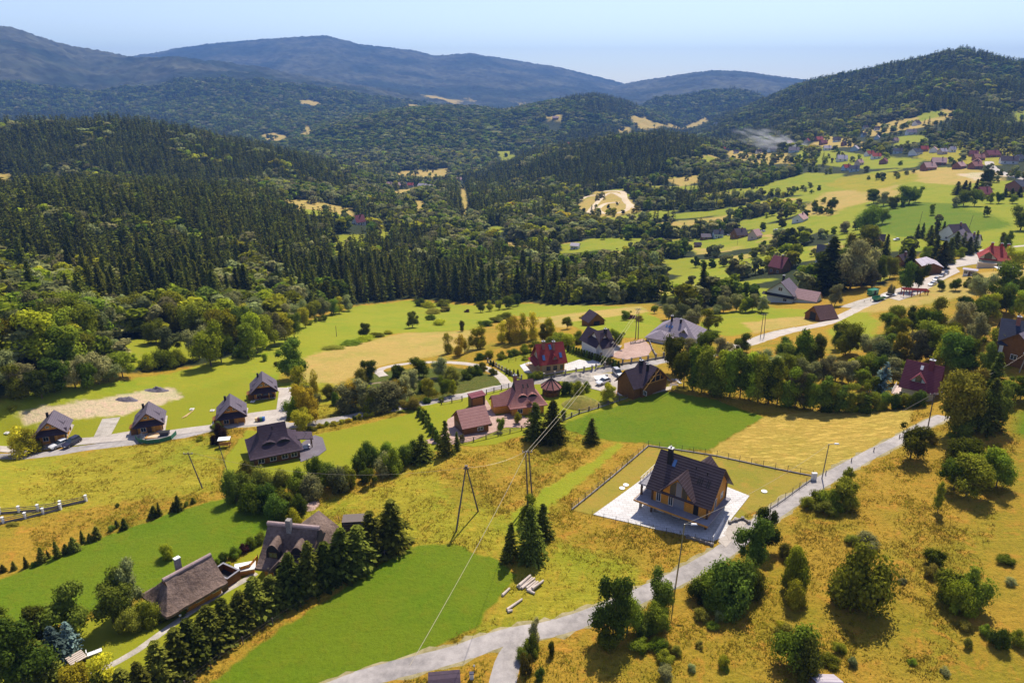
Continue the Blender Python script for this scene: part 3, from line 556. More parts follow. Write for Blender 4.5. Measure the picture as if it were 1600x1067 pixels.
def hroof(root, L2, W2, r, Hr, He, Hg, mats, p=1.3, eyes=(), yf=None, ztop=None, t=.25, q=1.15, name='roof', asym=None, wav=0):
    """hipped roof with small upper gables, flared eaves and arched (eyebrow) dormers on the -y slope"""
    xs = set(np.linspace(-L2, L2, 64)) | {-r - .02, -r + .02, r - .02, r + .02}; ys = set(np.linspace(-W2, W2, 48)) | {0}
    if eyes: ys |= {-yf - .02, -yf + .02}
    for e in eyes:
        for k in np.linspace(-1, 1, 15): xs.add(e[0] + k * e[1])
    xs = np.array(sorted(xs)); ys = np.array(sorted(ys)); X, Y = np.meshgrid(xs, ys)
    tt = np.abs(Y) / W2; Z = Hr - (Hr - He) * (1 - (1 - tt) ** p)
    if asym:   # plain verge on the +x end
        X = np.minimum(X, asym); 
    if r < L2 - .05:
        h = np.clip((L2 - np.abs(X)) / (L2 - r), 0, 1); E = np.where((np.abs(X) > r) & ((X < 0) | (asym is None)), He + (Hg - He) * h ** q, 1e3); Z = np.minimum(Z, E)
    for xi, wb, hb, zt in eyes:
        b = np.where(np.abs(X - xi) < wb, np.cos(np.clip((X - xi) / wb, -1, 1) * math.pi / 2) ** .7, 0)
        zb = (He + (zt - hb - He)) + hb * b + (W2 - np.abs(Y)) * .12; Z = np.where((Y < 0) & (Y > -yf) & (b > 0) & (zb > Z), zb, Z)
    if wav: Z = Z + (vnoise(X * 1.1, Y * 1.1, 3) - .5) * wav
    nr, nc = X.shape; V = np.concatenate([np.stack([X, Y, Z], -1).reshape(-1, 3), np.stack([X, Y, Z - t], -1).reshape(-1, 3)]); ix = np.arange(nr * nc).reshape(nr, nc)
    top = np.stack([ix[:-1, :-1], ix[:-1, 1:], ix[1:, 1:], ix[1:, :-1]], -1).reshape(-1, 4); bot = top[:, ::-1] + nr * nc; n2 = nr * nc
    rim = np.concatenate([np.stack([ix[0, 1:], ix[0, :-1], ix[0, :-1] + n2, ix[0, 1:] + n2], -1), np.stack([ix[-1, :-1], ix[-1, 1:], ix[-1, 1:] + n2, ix[-1, :-1] + n2], -1), np.stack([ix[:-1, 0], ix[1:, 0], ix[1:, 0] + n2, ix[:-1, 0] + n2], -1), np.stack([ix[1:, -1], ix[:-1, -1], ix[:-1, -1] + n2, ix[1:, -1] + n2], -1)])
    me = npmesh(name, V, np.concatenate([top, bot, rim]), False)
    for m in mats: me.materials.append(m)
    mi = np.zeros(len(me.polygons), np.int32); nz = np.empty(len(me.polygons) * 3, np.float32); me.polygons.foreach_get('normal', nz); nz = nz.reshape(-1, 3)
    mi[(np.abs(nz[:, 2]) < .12) & (np.arange(len(mi)) < len(top))] = 1; me.polygons.foreach_set('material_index', mi)
    o = bpy.data.objects.new(name, me); col.objects.link(o); o.parent = root; return o
def walls(root, hx, hy, z1, m, below=2.2, z0=None, x0=0, y0=0, name='wall'):
    mb = MB(); mb.box(x0 - hx, x0 + hx, y0 - hy, y0 + hy, z0 if z0 is not None else -below, z1); return mb.build(name, m, root)
def logends(root, hx, hy, z1, m, r=.14):
    for sx in (-1, 1):
        for sy in (-1, 1): mb = MB(); mb.box(sx * hx - .16, sx * hx + .16, sy * hy - .16, sy * hy + .16, -.5, z1); mb.build('corner_post', m, root)
def house(name, a, b, Hr, label, cat='house'):
    c, yaw, L, z = frame(a, b, Hr); r = empty(name, (c.x, c.y, z), yaw); tag(r, label, cat); return r, L

# ---- the big villa by the road
root, L = house('villa', (1033, 701), (1134, 733), 10.4, 'large villa with dark brown tiled roof, honey timber walls and wraparound balcony, beside the road')
W = 10.4; Hr = 10.4; He = 4.9; sl = (Hr - He) / (W / 2)
hx, hy, zt, _, ro = gable(root, L, W, Hr, He, WL['wood'], RF['brown'], og=.9, oe=1.0, below=-2.4)
BZ = 2.4
walls(root, hx - .3, hy - .3, BZ - .22, WL['stone'], name='basement_wall')
mb = MB(); mb.box(-hx - 2.6, hx + 1.0, -hy - 2.0, hy + .3, BZ - .22, BZ); bal = mb.build('balcony_slab', M['balcony'], root)
mb = MB(); mb.box(-hx - 2.65, hx + 1.05, -hy - 2.06, -hy - 2.0, BZ - .28, BZ + .05); mb.box(-hx - 2.66, -hx - 2.6, -hy - 2.0, hy + .3, BZ - .28, BZ + .05); mb.build('fascia', M['honey'], bal)
def railing(parent, pts, z, h=1.0, step=1.3, m=None, bars=4):
    mb = MB()
    for p, q in zip(pts[:-1], pts[1:]):
        p = Vector((*p, z)); q = Vector((*q, z)); n_ = max(1, int((q - p).length / step))
        for i in range(n_ + 1): c_ = p.lerp(q, i / n_); mb.tube(c_, c_ + Vector((0, 0, h)), .035, n=6)
        for k in range(1, bars + 1): mb.tube(p + Vector((0, 0, h * k / bars)), q + Vector((0, 0, h * k / bars)), .035 if k == bars else .018, n=5)
    return mb.build('railing', m or M['metal'], parent)
railing(bal, [(-hx - 2.5, -hy + 1.0), (-hx - 2.5, hy + .2), (-hx - .2, hy + .2)], BZ)
for i, (x, y) in enumerate([(-hx - 2.3, -hy + .3), (-hx - 2.3, hy - .2)]):
    mb = MB(); mb.box(x - .2, x + .2, y - .2, y + .2, -1.5, BZ - .22); mb.build('pillar', WL['stone'], root)
    mb = MB(); mb.box(x - .16, x + .16, y - .16, y + .16, BZ, 4.6); mb.build('pillar', M['trim'], root)
mb = MB(); mb.box(-hx - 2.8, -hx - .1, -hy - .1, hy + .1, 4.6, 4.84); ub = mb.build('upper_balcony', M['balcony'], root); railing(ub, [(-hx - .2, -hy + .2), (-hx - 2.6, -hy + .2), (-hx - 2.6, hy - .1), (-hx - .2, hy - .1)], 4.84)
dormer(root, -.1, -1, W / 2 - .3, 5.5, 9.0, 6.2, Hr, sl, RF['brown'], WL['wood'], glass=False, ov=.8)
dormer(root, 1.2, 1, W / 2 - .3, 5.5, 9.1, 6.4, Hr, sl, RF['brown'], WL['wood'], glass=True, ov=.6)
yd = W / 2 - .3
for u0, u1, m_ in ((-1.6, -.55, M['glass']), (-.5, .55, M['graypanel']), (.6, 1.6, M['glass'])):
    mb = MB(); zc = lambda u: 8.45 - abs(u + .1) * 1.05; mb.poly([(u0, -yd - .05, 5.2), (u1, -yd - .05, 5.2), (u1, -yd - .05, zc(u1)), (u0, -yd - .05, zc(u0))]); mb.build('window' if m_ is M['glass'] else 'panel', m_, root)
for u in (-3.9, -1.6): window(root, 'F', hx, hy, u, BZ + .1, .85, 2.0)
mb = MB(); mb.box(-1.1, .9, -hy - .03, -hy, BZ, BZ + 2.3); mb.build('panel', M['graypanel'], root)
mb = MB(); mb.box(2.6, 3.5, -hy - .05, -hy, BZ, BZ + 2.1); mb.build('door', M['dark'], root)
window(root, 'R', hx, hy, -.6, BZ + .1, .9, 2.0); window(root, 'R', hx, hy, -.9, 5.7, 1.2, 1.3); window(root, 'R', hx, hy, 2.2, BZ + .9, 1.2, 1.2)
window(root, 'L', hx, hy, 0, BZ + .1, 2.2, 2.1); window(root, 'L', hx, hy, 0, 5.3, 1.8, 1.9); window(root, 'B', hx, hy, -2.5, BZ + .8, 1.4, 1.2); window(root, 'B', hx, hy, 3, BZ + .8, 1.4, 1.2)
for u in (-3.5, -.5, 2.5): window(root, 'F', hx, hy - .3, u, .4, 1.4, 1.1)
logends(root, hx, hy, 5.3, M['trim'])
def onroof(x, y): return Hr - sl * abs(y)
chimney(root, -3.6, -1.2, onroof(0, 1.2) - .4, Hr + 1.4, .75, .75, M['dark'])
for i, (x, y) in enumerate([(1.2, -1.0), (3.4, -1.3)]): mb = MB(); z_ = onroof(x, y); mb.tube((x, y, z_ - .1), (x, y, z_ + .45), .09); mb.build('roof_vent', M['dark'], ro)
for x in (2.2, 2.55, 2.9, 3.9, 4.25): z_ = onroof(0, 2.3); mb = MB(); mb.slab([(x, -2.0, onroof(0, 2.0) + .10), (x + .16, -2.0, onroof(0, 2.0) + .10), (x + .16, -2.8, onroof(0, 2.8) + .10), (x, -2.8, onroof(0, 2.8) + .10)], .12); mb.build('snow_guard', M['dark'], ro)
mb = MB(); mb.slab([(-3.0, -.8, onroof(0, .8) + .12), (-2.4, -.8, onroof(0, .8) + .12), (-2.4, -1.7, onroof(0, 1.7) + .12), (-3.0, -1.7, onroof(0, 1.7) + .12)], .1); mb.build('skylight', M['blueglass'], ro)

# ---- four log cabins along the concrete drive
def cabin():
    r = empty('log_cabin'); L, W, Hr, He = 7.6, 7.2, 5.9, 2.6
    hx, hy, zt, _, ro = gable(r, L, W, Hr, He, WL['wood'], RF['cabin'], og=1.3, oe=.8)
    # lean-to canopy across the front under the gable
    mb = MB(); mb.slab([(-hx - 1.5, -hy - .6, 2.4), (-hx - 1.5, hy + .6, 2.4), (-hx + .05, hy + .6, 3.5), (-hx + .05, -hy - .6, 3.5)], .12); mb.build('canopy', RF['violet'], r)
    mb = MB(); mb.box(-hx - 1.4, -hx - 1.22, -.1 - 1.2, .1 - 1.2, -.8, 2.4); mb.build('post', M['honey'], r); mb = MB(); mb.box(-hx - 1.4, -hx - 1.22, -hy - .1, -hy + .1, -.8, 2.4); mb.build('post', M['honey'], r)
    for u in (-.75, .55): window(r, 'L', hx, hy, u, 3.9, .75, .55)
    window(r, 'L', hx, hy, 1.4, .6, 1.2, 1.1); mb = MB(); mb.box(-hx - .05, -hx, -.4, .6, 0, 2.1); mb.build('door', M['trim'], r)
    for u in (-1.4, 1.1): window(r, 'F', hx, hy, u, .8, 1.0, 1.0); window(r, 'B', hx, hy, u, .8, 1.2, 1.2)
    window(r, 'R', hx, hy, 0, 1, 1.4, 1.2)
    sl = (Hr - He) / (W / 2); yf = 2.5   # long low eyebrow on both slopes
    for s in (-1, 1):
        dm = MB(); zf = Hr - sl * yf; yb = 1.1; zb = Hr - sl * yb + .05; f = [(-1.0, s * yf, zf), (-.5, s * yf, zf + .42), (.6, s * yf, zf + .42), (1.1, s * yf, zf)]; a = (0, s * yb, zb)
        for p, q in zip(f[:-1], f[1:]): dm.poly([p, q, a])
        dm.poly(f); dm.build('eyebrow', RF['cabin'], ro)
    chimney(r, 2.2, 1.2, Hr - sl * 1.2 - .3, Hr + .1, .5, .5, M['dark'], False)
    mb = MB(); mb.box(-hx + .2, -hx + 2.2, hy, hy + 1.4, -.8, 1.9); mb.slab([(-hx, hy + .02, 2.5), (-hx + 2.4, hy + .02, 2.5), (-hx + 2.4, hy + 1.7, 1.9), (-hx, hy + 1.7, 1.9)], .1); mb.build('side_shed', WL['darkwood'], r)
    logends(r, hx, hy, 2.8, M['trim']); return r
def children(o): return [c for c in bpy.data.objects if c.parent == o]
def copy_tree(o, parent=None):
    c = o.copy(); col.objects.link(c)
    if parent: c.parent = parent
    for ch in list(o.children): copy_tree(ch, c)
    return c
cab = cabin(); bpy.context.view_layer.update()
for i, (a, b, lab) in enumerate([((74, 659), (83.5, 641), 'leftmost honey log cabin with grey shingle roof, behind the two parked cars'), ((228, 645), (232, 627.3), 'log cabin with grey roof above the green-skirted play area, second from the left'),
    ((359, 632), (359, 616), 'log cabin with grey roof beside the long concrete drive, third from the left'), ((410, 594), (409, 581), 'farthest log cabin, a dark purple car parked before its porch')]):
    r = cab if i == 0 else copy_tree(cab); c, yaw, L, z = frame(a, b, 5.9); r.location = (c.x, c.y, z); r.rotation_euler = (0, 0, yaw); tag(r, lab, 'cabin', 'log cabins along the drive')

# ---- dark shingled house with eyebrow dormers
root, L = house('shingled_house', (400.8, 666), (445.7, 657.6), 7.6, 'dark timber house under a big violet-black shingle roof with two eyebrow dormers')
k = L / 2; hroof(root, k + 2.5, 5.2, k, 7.6, 2.6, 5.2, [RF['violet'], M['dark']], 1.35, [(-1.2, 1.5, .7, 4.6), (1.8, 1.5, .7, 4.6)], 3.0)
walls(root, k + 1.6, 4.2, 2.9, WL['darkwood']); walls(root, k - .4, 1.6, 5.3, WL['darkwood'], z0=2.9, name='gable_wall')
for u in (-4, -1, 2, 4.4): window(root, 'F', k + 1.6, 4.2, u * .8, .9, 1.3, 1.2)
window(root, 'L', k + 1.6, 4.2, 0, .9, 1.4, 1.2); window(root, 'R', k + 1.6, 4.2, -2, .9, 1.4, 1.2)
mb = MB(); mb.slab([(k + 1.0, 3.6, 3.2), (k + 5.6, 2.6, 2.6), (k + 5.4, -.4, 2.2), (k + 1.0, -1.0, 3.4)], .16); mb.build('carport_roof', RF['violet'], root)
for x, y in ((k + 5.2, 2.3), (k + 5.0, -.1)): mb = MB(); mb.tube((x, y, -1.5), (x, y, 2.5), .12); mb.build('post', M['trim'], root)
logends(root, k + 1.6, 4.2, 2.7, M['trim']); mb = MB(); mb.tube((0, -1, 6.6), (0, -1, 7.5), .12); mb.build('flue', M['dark'], root)

# ---- russet log house, garage, gazebo, wood store
root, L = house('log_house', (802.5, 594.4), (833, 591), 8.0, 'golden log house with russet tile roof, two soft arched dormers and a side wing')
k = L / 2; hroof(root, k + 2.3, 5.0, k, 8.0, 2.8, 5.6, [RF['russet'], M['dark']], 1.35, [(-1.0, 1.3, .8, 4.9), (1.5, 1.3, .8, 4.9)], 2.9)
walls(root, k + 1.4, 4.0, 3.1, WL['wood']); walls(root, k - .4, 1.4, 5.6, WL['wood'], z0=3.1, name='gable_wall')
window(root, 'F', k + 1.4, 4.0, 2.0, .9, 1.9, 1.3); window(root, 'F', k + 1.4, 4.0, -2.0, .9, 1.3, 1.2)
gable(root, 5.4, 4.8, 4.6, 2.5, WL['wood'], RF['russet'], og=.4, oe=.5, x0=-k - 3.0, y0=.2, name='wing_roof'); dormer(root, .2, -1, 4.2, 3.0, 4.1, 1.4, 8.0, 1.04, RF['russet'], WL['palewood'], glass=False, ov=.4)
chimney(root, -k + .6, .9, 6.2, 8.9, .8, .6)
for x in (-.6, .6): mb = MB(); mb.slab([(x, -.9, 7.1), (x + .3, -.9, 7.1), (x + .3, -1.6, 6.4), (x, -1.6, 6.4)], .1); mb.build('skylight', M['dark'], root)
mb = MB()
for i in range(6): mb.box(-k - 4.2 - .02 + i * .0, -k - 2.6, -5.2 - i * .35, -4.85 - i * .35, -1.5, .9 - i * .22)
mb.build('steps', M['pink_paving'], root); logends(root, k + 1.4, 4.0, 2.9, M['honey'])
root, L = house('garage', (713, 641), (758, 632.5), 5.4, 'long low timber garage with striped russet roof beside the pink paved yard', 'garage')
gable(root, L, 7.4, 5.4, 2.3, WL['darkwood'], RF['rosy'], og=.5, oe=.5, below=1.5); mb = MB(); mb.box(-L / 2 + .43, -L / 2 + .5, -2.3, 2.3, 0, 2.1); mb.build('door', M['trim'], root); window(root, 'F', L / 2 - .5, 3.2, 1, .9, 1.4, .9)
p = g1(861, 616); r = empty('gazebo', p); tag(r, 'octagonal wooden gazebo with dark-ribbed russet cone roof beside the log house', 'gazebo'); mb = MB(); rb = MB(); n_ = 9; RR = 2.9
for i in range(n_):
    a0, a1 = 2 * math.pi * i / n_, 2 * math.pi * (i + 1) / n_; P0 = (RR * math.cos(a0), RR * math.sin(a0), 2.3); P1 = (RR * math.cos(a1), RR * math.sin(a1), 2.3); mb.slab([P0, P1, (0, 0, 4.6)], .1); rb.tube(P0, (0, 0, 4.66), .13, n=5)
    q = MB(); q.tube((2.3 * math.cos(a0), 2.3 * math.sin(a0), -.6), (2.3 * math.cos(a0), 2.3 * math.sin(a0), 2.5), .11, n=6); q.build('post', M['trim'], r)
ro = mb.build('roof', RF['russet'], r); rb.tube((0, 0, 4.5), (0, 0, 5.3), .12, .05); rb.build('rib', M['dark'], ro); mb = MB(); mb.tube((0, 0, -.6), (0, 0, 1.1), 2.2, n=9); mb.build('parapet', WL['darkwood'], r)
root, L = house('wood_store', (733, 617), (756, 611.5), 3.4, 'roofed rack stacked with split firewood by the garden gate', 'wood store')
mb = MB(); mb.slab([(-L / 2, -1.2, 3.0), (L / 2, -1.2, 3.0), (L / 2, 1.0, 3.4), (-L / 2, 1.0, 3.4)], .25); mb.build('roof', RF['maroon'], root)
for x in (-L / 2 + .3, L / 2 - .3): mb = MB(); mb.box(x - .2, x + .2, -.8, .8, -1, 2.95); mb.build('post', M['trim'], root)
mb = MB(); rr = random.Random(3)
for i in range(int(L / .28) - 3):
    for j in range(8): mb.tube((-L / 2 + .8 + i * .28, -.5, .2 + j * .27), (-L / 2 + .8 + i * .28, .5, .2 + j * .27), .12, n=6)
mb.build('firewood', M['honey'], root)

# ---- red-roofed chalet
root, L = house('chalet', (835.9, 537.9), (879.7, 533.4), 8.2, 'pale log chalet with deep red tiled roof, two chimneys and three blue skylights')
W = 8.4; Hr = 8.2; He = 3.2; sl = (Hr - He) / (W / 2); hx, hy, zt, _, ro = gable(root, L, W, Hr, He, WL['palewood'], RF['red'], og=.8, oe=.9)
for x, y in ((-2.5, -2.8), (2.6, -2.6), (0, -.9)): z_ = Hr + sl * y; mb = MB(); mb.slab([(x - .4, y + .5, z_ + sl * .5 + .12), (x + .4, y + .5, z_ + sl * .5 + .12), (x + .4, y - .5, z_ - sl * .5 + .12), (x - .4, y - .5, z_ - sl * .5 + .12)], .12); mb.build('skylight', M['blueglass'], ro)
dormer(root, .6, -1, 3.3, 4.2, 5.7, 1.9, Hr, sl, RF['red'], WL['palewood'], ov=.5); chimney(root, -2.0, -.8, Hr - 1.6, Hr + .9, .8, .8, WL['brick']); chimney(root, .9, -1.2, Hr - 2.0, Hr + .7, .7, .7, WL['brick'])
for u in (-1.2, .8, 2.9): window(root, 'F', hx, hy, u, 1.1, 1.2, 1.3, M['trim'])
for u in (-1.2, 1.2): window(root, 'L', hx, hy, u, 3.8, .8, 1.3)
mb = MB(); mb.slab([(-hx - 1.9, -hy, 2.9), (-hx - 1.9, hy, 2.9), (-hx, hy, 3.7), (-hx, -hy, 3.7)], .12); mb.build('porch_roof', RF['red'], root)
mb = MB(); mb.box(-hx - 2.6, -hx, -hy, hy, .9, 1.05); tr = mb.build('terrace', WL['palewood'], root); railing(tr, [(-hx, -hy), (-hx - 2.5, -hy), (-hx - 2.5, hy), (-hx, hy)], 1.05, .9, 1.2, M['honey'], 3); logends(root, hx, hy, 3.4, M['honey'])

# ---- white house with crossed dark gables
root, L = house('white_house', (928, 517.7), (951, 513), 7.6, 'white house with crossed dark violet gables and pale barge boards, by the pink forecourt')
W = 8.6; Hr = 7.6; He = 3.4; sl = (Hr - He) / (W / 2); hx, hy, zt, _, ro = gable(root, L, W, Hr, He, WL['white'], RF['violet'], og=.7, oe=.8)
gable(root, 8.6, 6.4, 7.2, 3.4, WL['white'], RF['violet'], og=.7, oe=.7, x0=-.6, y0=1.6, rot=True, name='cross_roof')
dormer(root, 1.6, -1, 3.5, 4.2, 5.6, 2.0, Hr, sl, RF['violet'], WL['pinkw'], ov=.4, fm=M['whiteframe']); chimney(root, .4, -1.4, Hr - 2, Hr + .6, .7, .7, M['dark'])
for x0, z0, z1 in ((-1.3, 4.2, 6.2), (.2, 4.2, 6.6)): window(root, 'L', hx, hy, x0 + .5, z0, 1.0, 1.4)
for u in (-.4, 1.8): mb = MB(); mb.box(u - .5, u + .5, -hy - .05, -hy, 0, 2.2); mb.build('door', M['whiteframe'], root)
window(root, 'L', hx, hy, -1.5, .9, 1.2, 1.2); window(root, 'F', hx, hy, -2.4, 1, 1, 1.2)
# ---- small barn
root, L = house('barn', (923.6, 484), (931.4, 488.4), 5.2, 'small dark wooden barn with grey-violet roof standing alone in the meadow', 'barn')
gable(root, max(L, 6), 7.4, 5.2, 2.0, WL['darkwood'], RF['violet'], og=.4, oe=.4); mb = MB(); mb.box(max(L, 6) / 2 - .4, max(L, 6) / 2 - .34, -1.2, 1.2, -.5, 2.2); mb.build('door', M['dark'], root)

# ---- white hipped villa
root, L = house('hip_villa', (1057, 496.5), (1068, 498.3), 7.4, 'white villa with broad hipped grey-violet roof and pyramid-roofed garage wing')
def hip(root, hx, hy, rl, Hr, He, m, name='roof', x0=0, y0=0, t=.18):
    mb = MB(); A = (x0 - rl, y0, Hr); B = (x0 + rl, y0, Hr); c = [(x0 - hx, y0 - hy, He), (x0 + hx, y0 - hy, He), (x0 + hx, y0 + hy, He), (x0 - hx, y0 + hy, He)]
    fs = ([c[0], c[1], B, A], [c[2], c[3], A, B], [c[1], c[2], B], [c[3], c[0], A]) if rl > .05 else ([c[0], c[1], A], [c[1], c[2], A], [c[2], c[3], A], [c[3], c[0], A])
    for f in fs: mb.slab(f, t)
    return mb.build(name, m, root)
hip(root, 7.6, 6.2, L / 2, 7.4, 3.0, RF['villa']); walls(root, 6.8, 5.4, 3.1, WL['white'])
hip(root, 4.1, 3.7, 0, 4.9, 2.8, RF['villa'], 'garage_roof', -3.6, -7.4); walls(root, 3.5, 3.2, 2.85, WL['white'], x0=-3.6, y0=-7.4, name='garage_wall')
for x in (-2.2, .8): chimney(root, x, -1.4, 5.4, 8.2 - (x > 0) * .6, .6, .6, M['dark'])
for x in (-3.4, -2.6, -1.6): mb = MB(); mb.slab([(x, -2.9, 5.44), (x + .5, -2.9, 5.44), (x + .5, -3.7, 4.87), (x, -3.7, 4.87)], .1); mb.build('skylight', M['blueglass'], root)
dormer(root, 3.0, -1, 4.6, 4.0, 5.6, 2.8, 7.4, .71, RF['light'], WL['white'], ov=.5); mb = MB(); mb.box(-5.2, -2.0, -10.67, -10.6, .1, 2.3); mb.build('garage_door', WL['white'], root)
mb = MB(); mb.box(2.0, 4.0, -5.46, -5.4, .0, 2.4); mb.build('door', M['dark'], root); window(root, 'F', 6.8, 5.4, 6.2, .5, 1.6, 2); window(root, 'L', 6.8, 5.4, 2, .9, 1.4, 1.3); window(root, 'R', 6.8, 5.4, -2, .9, 1.4, 1.3)

# ---- unfinished timber house
root, L = house('unfinished_house', (1000.7, 562), (1028, 573.8), 7.6, 'unfinished log house, dark new roof and bare rafters at its open gable')
W = 10; Hr = 7.6; He = 3.0; sl = .92; hx, hy, zt, wo, ro = gable(root, L, W, Hr, He, WL['darkwood'], RF['violet'], og=.6, oe=.8)
wing = gable(root, 8, 7.2, 7.0, 2.8, WL['darkwood'], RF['violet'], og=.6, oe=.6, x0=-1.2, y0=-3.2, rot=True, name='wing_roof')
mb = MB()
for y in (-3.4, -1.7, 0, 1.7, 3.4): mb.tube((hx + .05, y, 3.5), (hx + .05, y, Hr - abs(y) * sl - .3), .13, n=5)
for z_, hw in ((3.6, 3.2), (5.2, 1.9)): mb.tube((hx + .2, -hw, z_), (hx + .2, hw, z_), .13, n=5)
for s in (-1, 1):
    for e in (.7,): mb.tube((L / 2 + e, 0, Hr - .2), (L / 2 + e, s * W / 2, He - .2), .10, n=5)
mb.build('rafter', M['honey'], root); mb = MB(); mb.poly([(hx + .02, -3.2, 3.4), (hx + .02, 3.2, 3.4), (hx + .02, 0, Hr - .7)]); mb.build('opening', M['dark'], root)
chimney(root, -1.6, -1.2, 5.6, 8.2, .8, .8, M['dark']); chimney(root, 1.0, -1.4, 5.6, 8.0, .5, .5, M['dark']); window(root, 'F', hx, hy, 3.4, 1, 1.2, 1.2)

# ---- maroon house on the right
root, L = house('maroon_house', (1416.7, 561), (1476.7, 573), 9.0, 'cream house with maroon tiled roof, small blue-green gable and stout chimney, behind the dark hedge')
W = 9.4; Hr = 9.0; He = 3.4; sl = (Hr - He) / (W / 2); hx, hy, zt, _, ro = gable(root, L, W, Hr, He, WL['cream'], RF['maroon'], og=.6, oe=.7)
dormer(root, -.4, -1, 3.3, 5.3, 7.2, 3.2, Hr, sl, RF['maroon'], WL['blue'], ov=.4); chimney(root, 1.4, -.7, Hr - 1.5, Hr + 1.2, 1.1, .9, RF['maroon']); mb = MB(); mb.slab([(-.7, -.6, 8.42), (-.1, -.6, 8.42), (-.1, -1.3, 7.6), (-.7, -1.3, 7.6)], .1); mb.build('skylight', M['whiteframe'], ro)
window(root, 'R', hx, hy, 0, 4.6, 1.2, 1.6); window(root, 'F', hx, hy, -3, .9, 1.4, 1.2); mb = MB(); mb.box(-hx - 2, -hx, -hy, hy - 2, 1.0, 1.15); tr = mb.build('terrace', WL['pinkw'], root); railing(tr, [(-hx, -hy), (-hx - 1.9, -hy), (-hx - 1.9, hy - 2)], 1.15, .9, 1, M['whiteframe'], 3)

# ---- thatched cottages
root, L = house('thatched_cottage', (255, 905), (320.5, 870), 5.3, 'low cottage under one sweep of weathered thatch with a hipped shadowed end')
k = L / 2; hroof(root, k + 2.1, 3.9, k, 5.3, 2.0, 4.4, [M['thatch'], WL['darkwood']], 1.22, t=.4, wav=.22, asym=k + .9)
walls(root, k + .1, 3.0, 2.3, WL['wood']); mb = MB(); mb.poly([(k + .3, -2.9, 2.2), (k + .3, 2.9, 2.2), (k + .3, 0, 4.9)]); mb.build('gable_wall', WL['wood'], root); mb = MB(); mb.tube((-k - .1, 0, 5.2), (k + .9, 0, 5.2), .32, n=10); mb.build('ridge_roll', M['thatch_roll'], root)
chimney(root, -.3, 1.3, 3.6, 6.6, .8, .6, WL['stone'], False); mb = MB(); mb.box(-.75, .15, .95, 1.65, 6.6, 6.72); mb.build('chimney_cap', M['whiteframe'], root)
for u in (-2.5, 0, 2.6): window(root, 'F', k + .1, 3.0, u, .8, 1.3, 1.1)
mb = MB(); mb.box(-.5 + 4, .5 + 4, -3.06, -3.0, 0, 2.0); mb.build('door', M['trim'], root)
root, L = house('thatched_house', (421.7, 816.6), (494.5, 823.5), 7.6, 'tall thatched house with two long arched dormers and a pointed porch roof')
k = L / 2; hroof(root, k + .7, 4.9, k + .3, 7.6, 2.6, 6.9, [M['thatch'], M['dark']], 1.2, [(-k * .52, 1.15, 1.5, 5.9), (k * .50, 1.15, 1.5, 5.9)], 3.5, t=.4, wav=.2)
walls(root, k - .3, 3.9, 3.0, WL['wood']); mb = MB(); mb.tube((-k - .4, 0, 7.5), (k + .5, 0, 7.5), .38, n=10); mb.build('ridge_roll', M['thatch_roll'], root)
dormer(root, 0, -1, 4.6, 2.8, 4.9, 3.8, 7.6, 1.0, M['thatch'], M['dark'], glass=False, ov=.9, t=.35)
g_ = gable(root, 4.4, 6.6, 6.8, 4.0, WL['darkwood'], M['thatch'], og=.4, oe=.5, x0=k * .45, y0=3.4, rot=True, t=.35, name='rear_roof')
mb = MB(); mb.slab([(k + .2, -5.0, 2.7), (k + .2, 2.6, 5.4), (k + 3.6, 2.6, 4.0), (k + 2.2, -5.0, 2.3)], .4); mb.build('side_roof', M['thatch'], root); walls(root, 1.0, 3.4, 2.6, WL['darkwood'], x0=k + 1.0, name='side_wall')
chimney(root, -.4, -.5, 6.6, 8.9, .8, .8, WL['stone'], False)
for x in (-k * .52, k * .5): window(root, 'F', k, 3.5, x, 3.8, 1.4, 1.0, M['trim'])
for x in (-2.4, 2.4): mb = MB(); mb.tube((x, -4.7, -2), (x, -4.7, 2.8), .17); mb.build('post', WL['palewood'], root)
window(root, 'F', k - .3, 3.9, -1.2, .6, 1.8, 1.6); window(root, 'F', k - .3, 3.9, 3.3, .6, 1.2, 1.3)

# ---- barn, grey house, striped gable house and the upper right group
root, L = house('plank_barn', (1271.4, 478), (1300, 475), 5.4, 'old brown plank barn with a rusty roof sweeping low, beside the lane', 'barn'); gable(root, L, 9, 5.4, 1.2, WL['darkwood'], RF['plank'], og=.3, oe=.4); mb = MB(); mb.box(-L / 2 + .2, -L / 2 + .32, -1.5, 1.5, -.5, 3.0); mb.build('door', M['dark'], root)
root, L = house('grey_house', (1220, 441), (1233, 434), 9.5, 'grey-roofed house with pale blue gable and long low brown wing among the willows')
gable(root, L, 12.5, 9.5, 4.2, WL['blue'], RF['grey'], og=.8, oe=.8); window(root, 'L', L / 2 - .8, 5.4, 0, 5.4, 1.8, 1.6); window(root, 'L', L / 2 - .8, 5.4, -2.4, 1.2, 1.6, 1.4); chimney(root, 1, 1, 8, 11, .8, .8, M['dark'])
mb = MB(); mb.slab([(-L / 2 - .5, -7.3, 3.2), (-L / 2 - .5, 7.3, 3.2), (-L / 2 + 1, 7.3, 4.1), (-L / 2 + 1, -7.3, 4.1)], .15); mb.build('canopy', M['dark'], root)
gable(root, 10, 8, 6.6, 3.2, WL['blue'], RF['pink'], og=.4, oe=.5, x0=1, y0=-10, rot=True, name='wing_roof')
root, L = house('gabled_log_house', (1365.5, 361), (1366.5, 354), 11, 'log house whose steep gable is banded with dark shingles, above a white parked van')
gable(root, 11, 12, 11, 3.6, WL['wood'], RF['violet'], og=.8, oe=.8); 
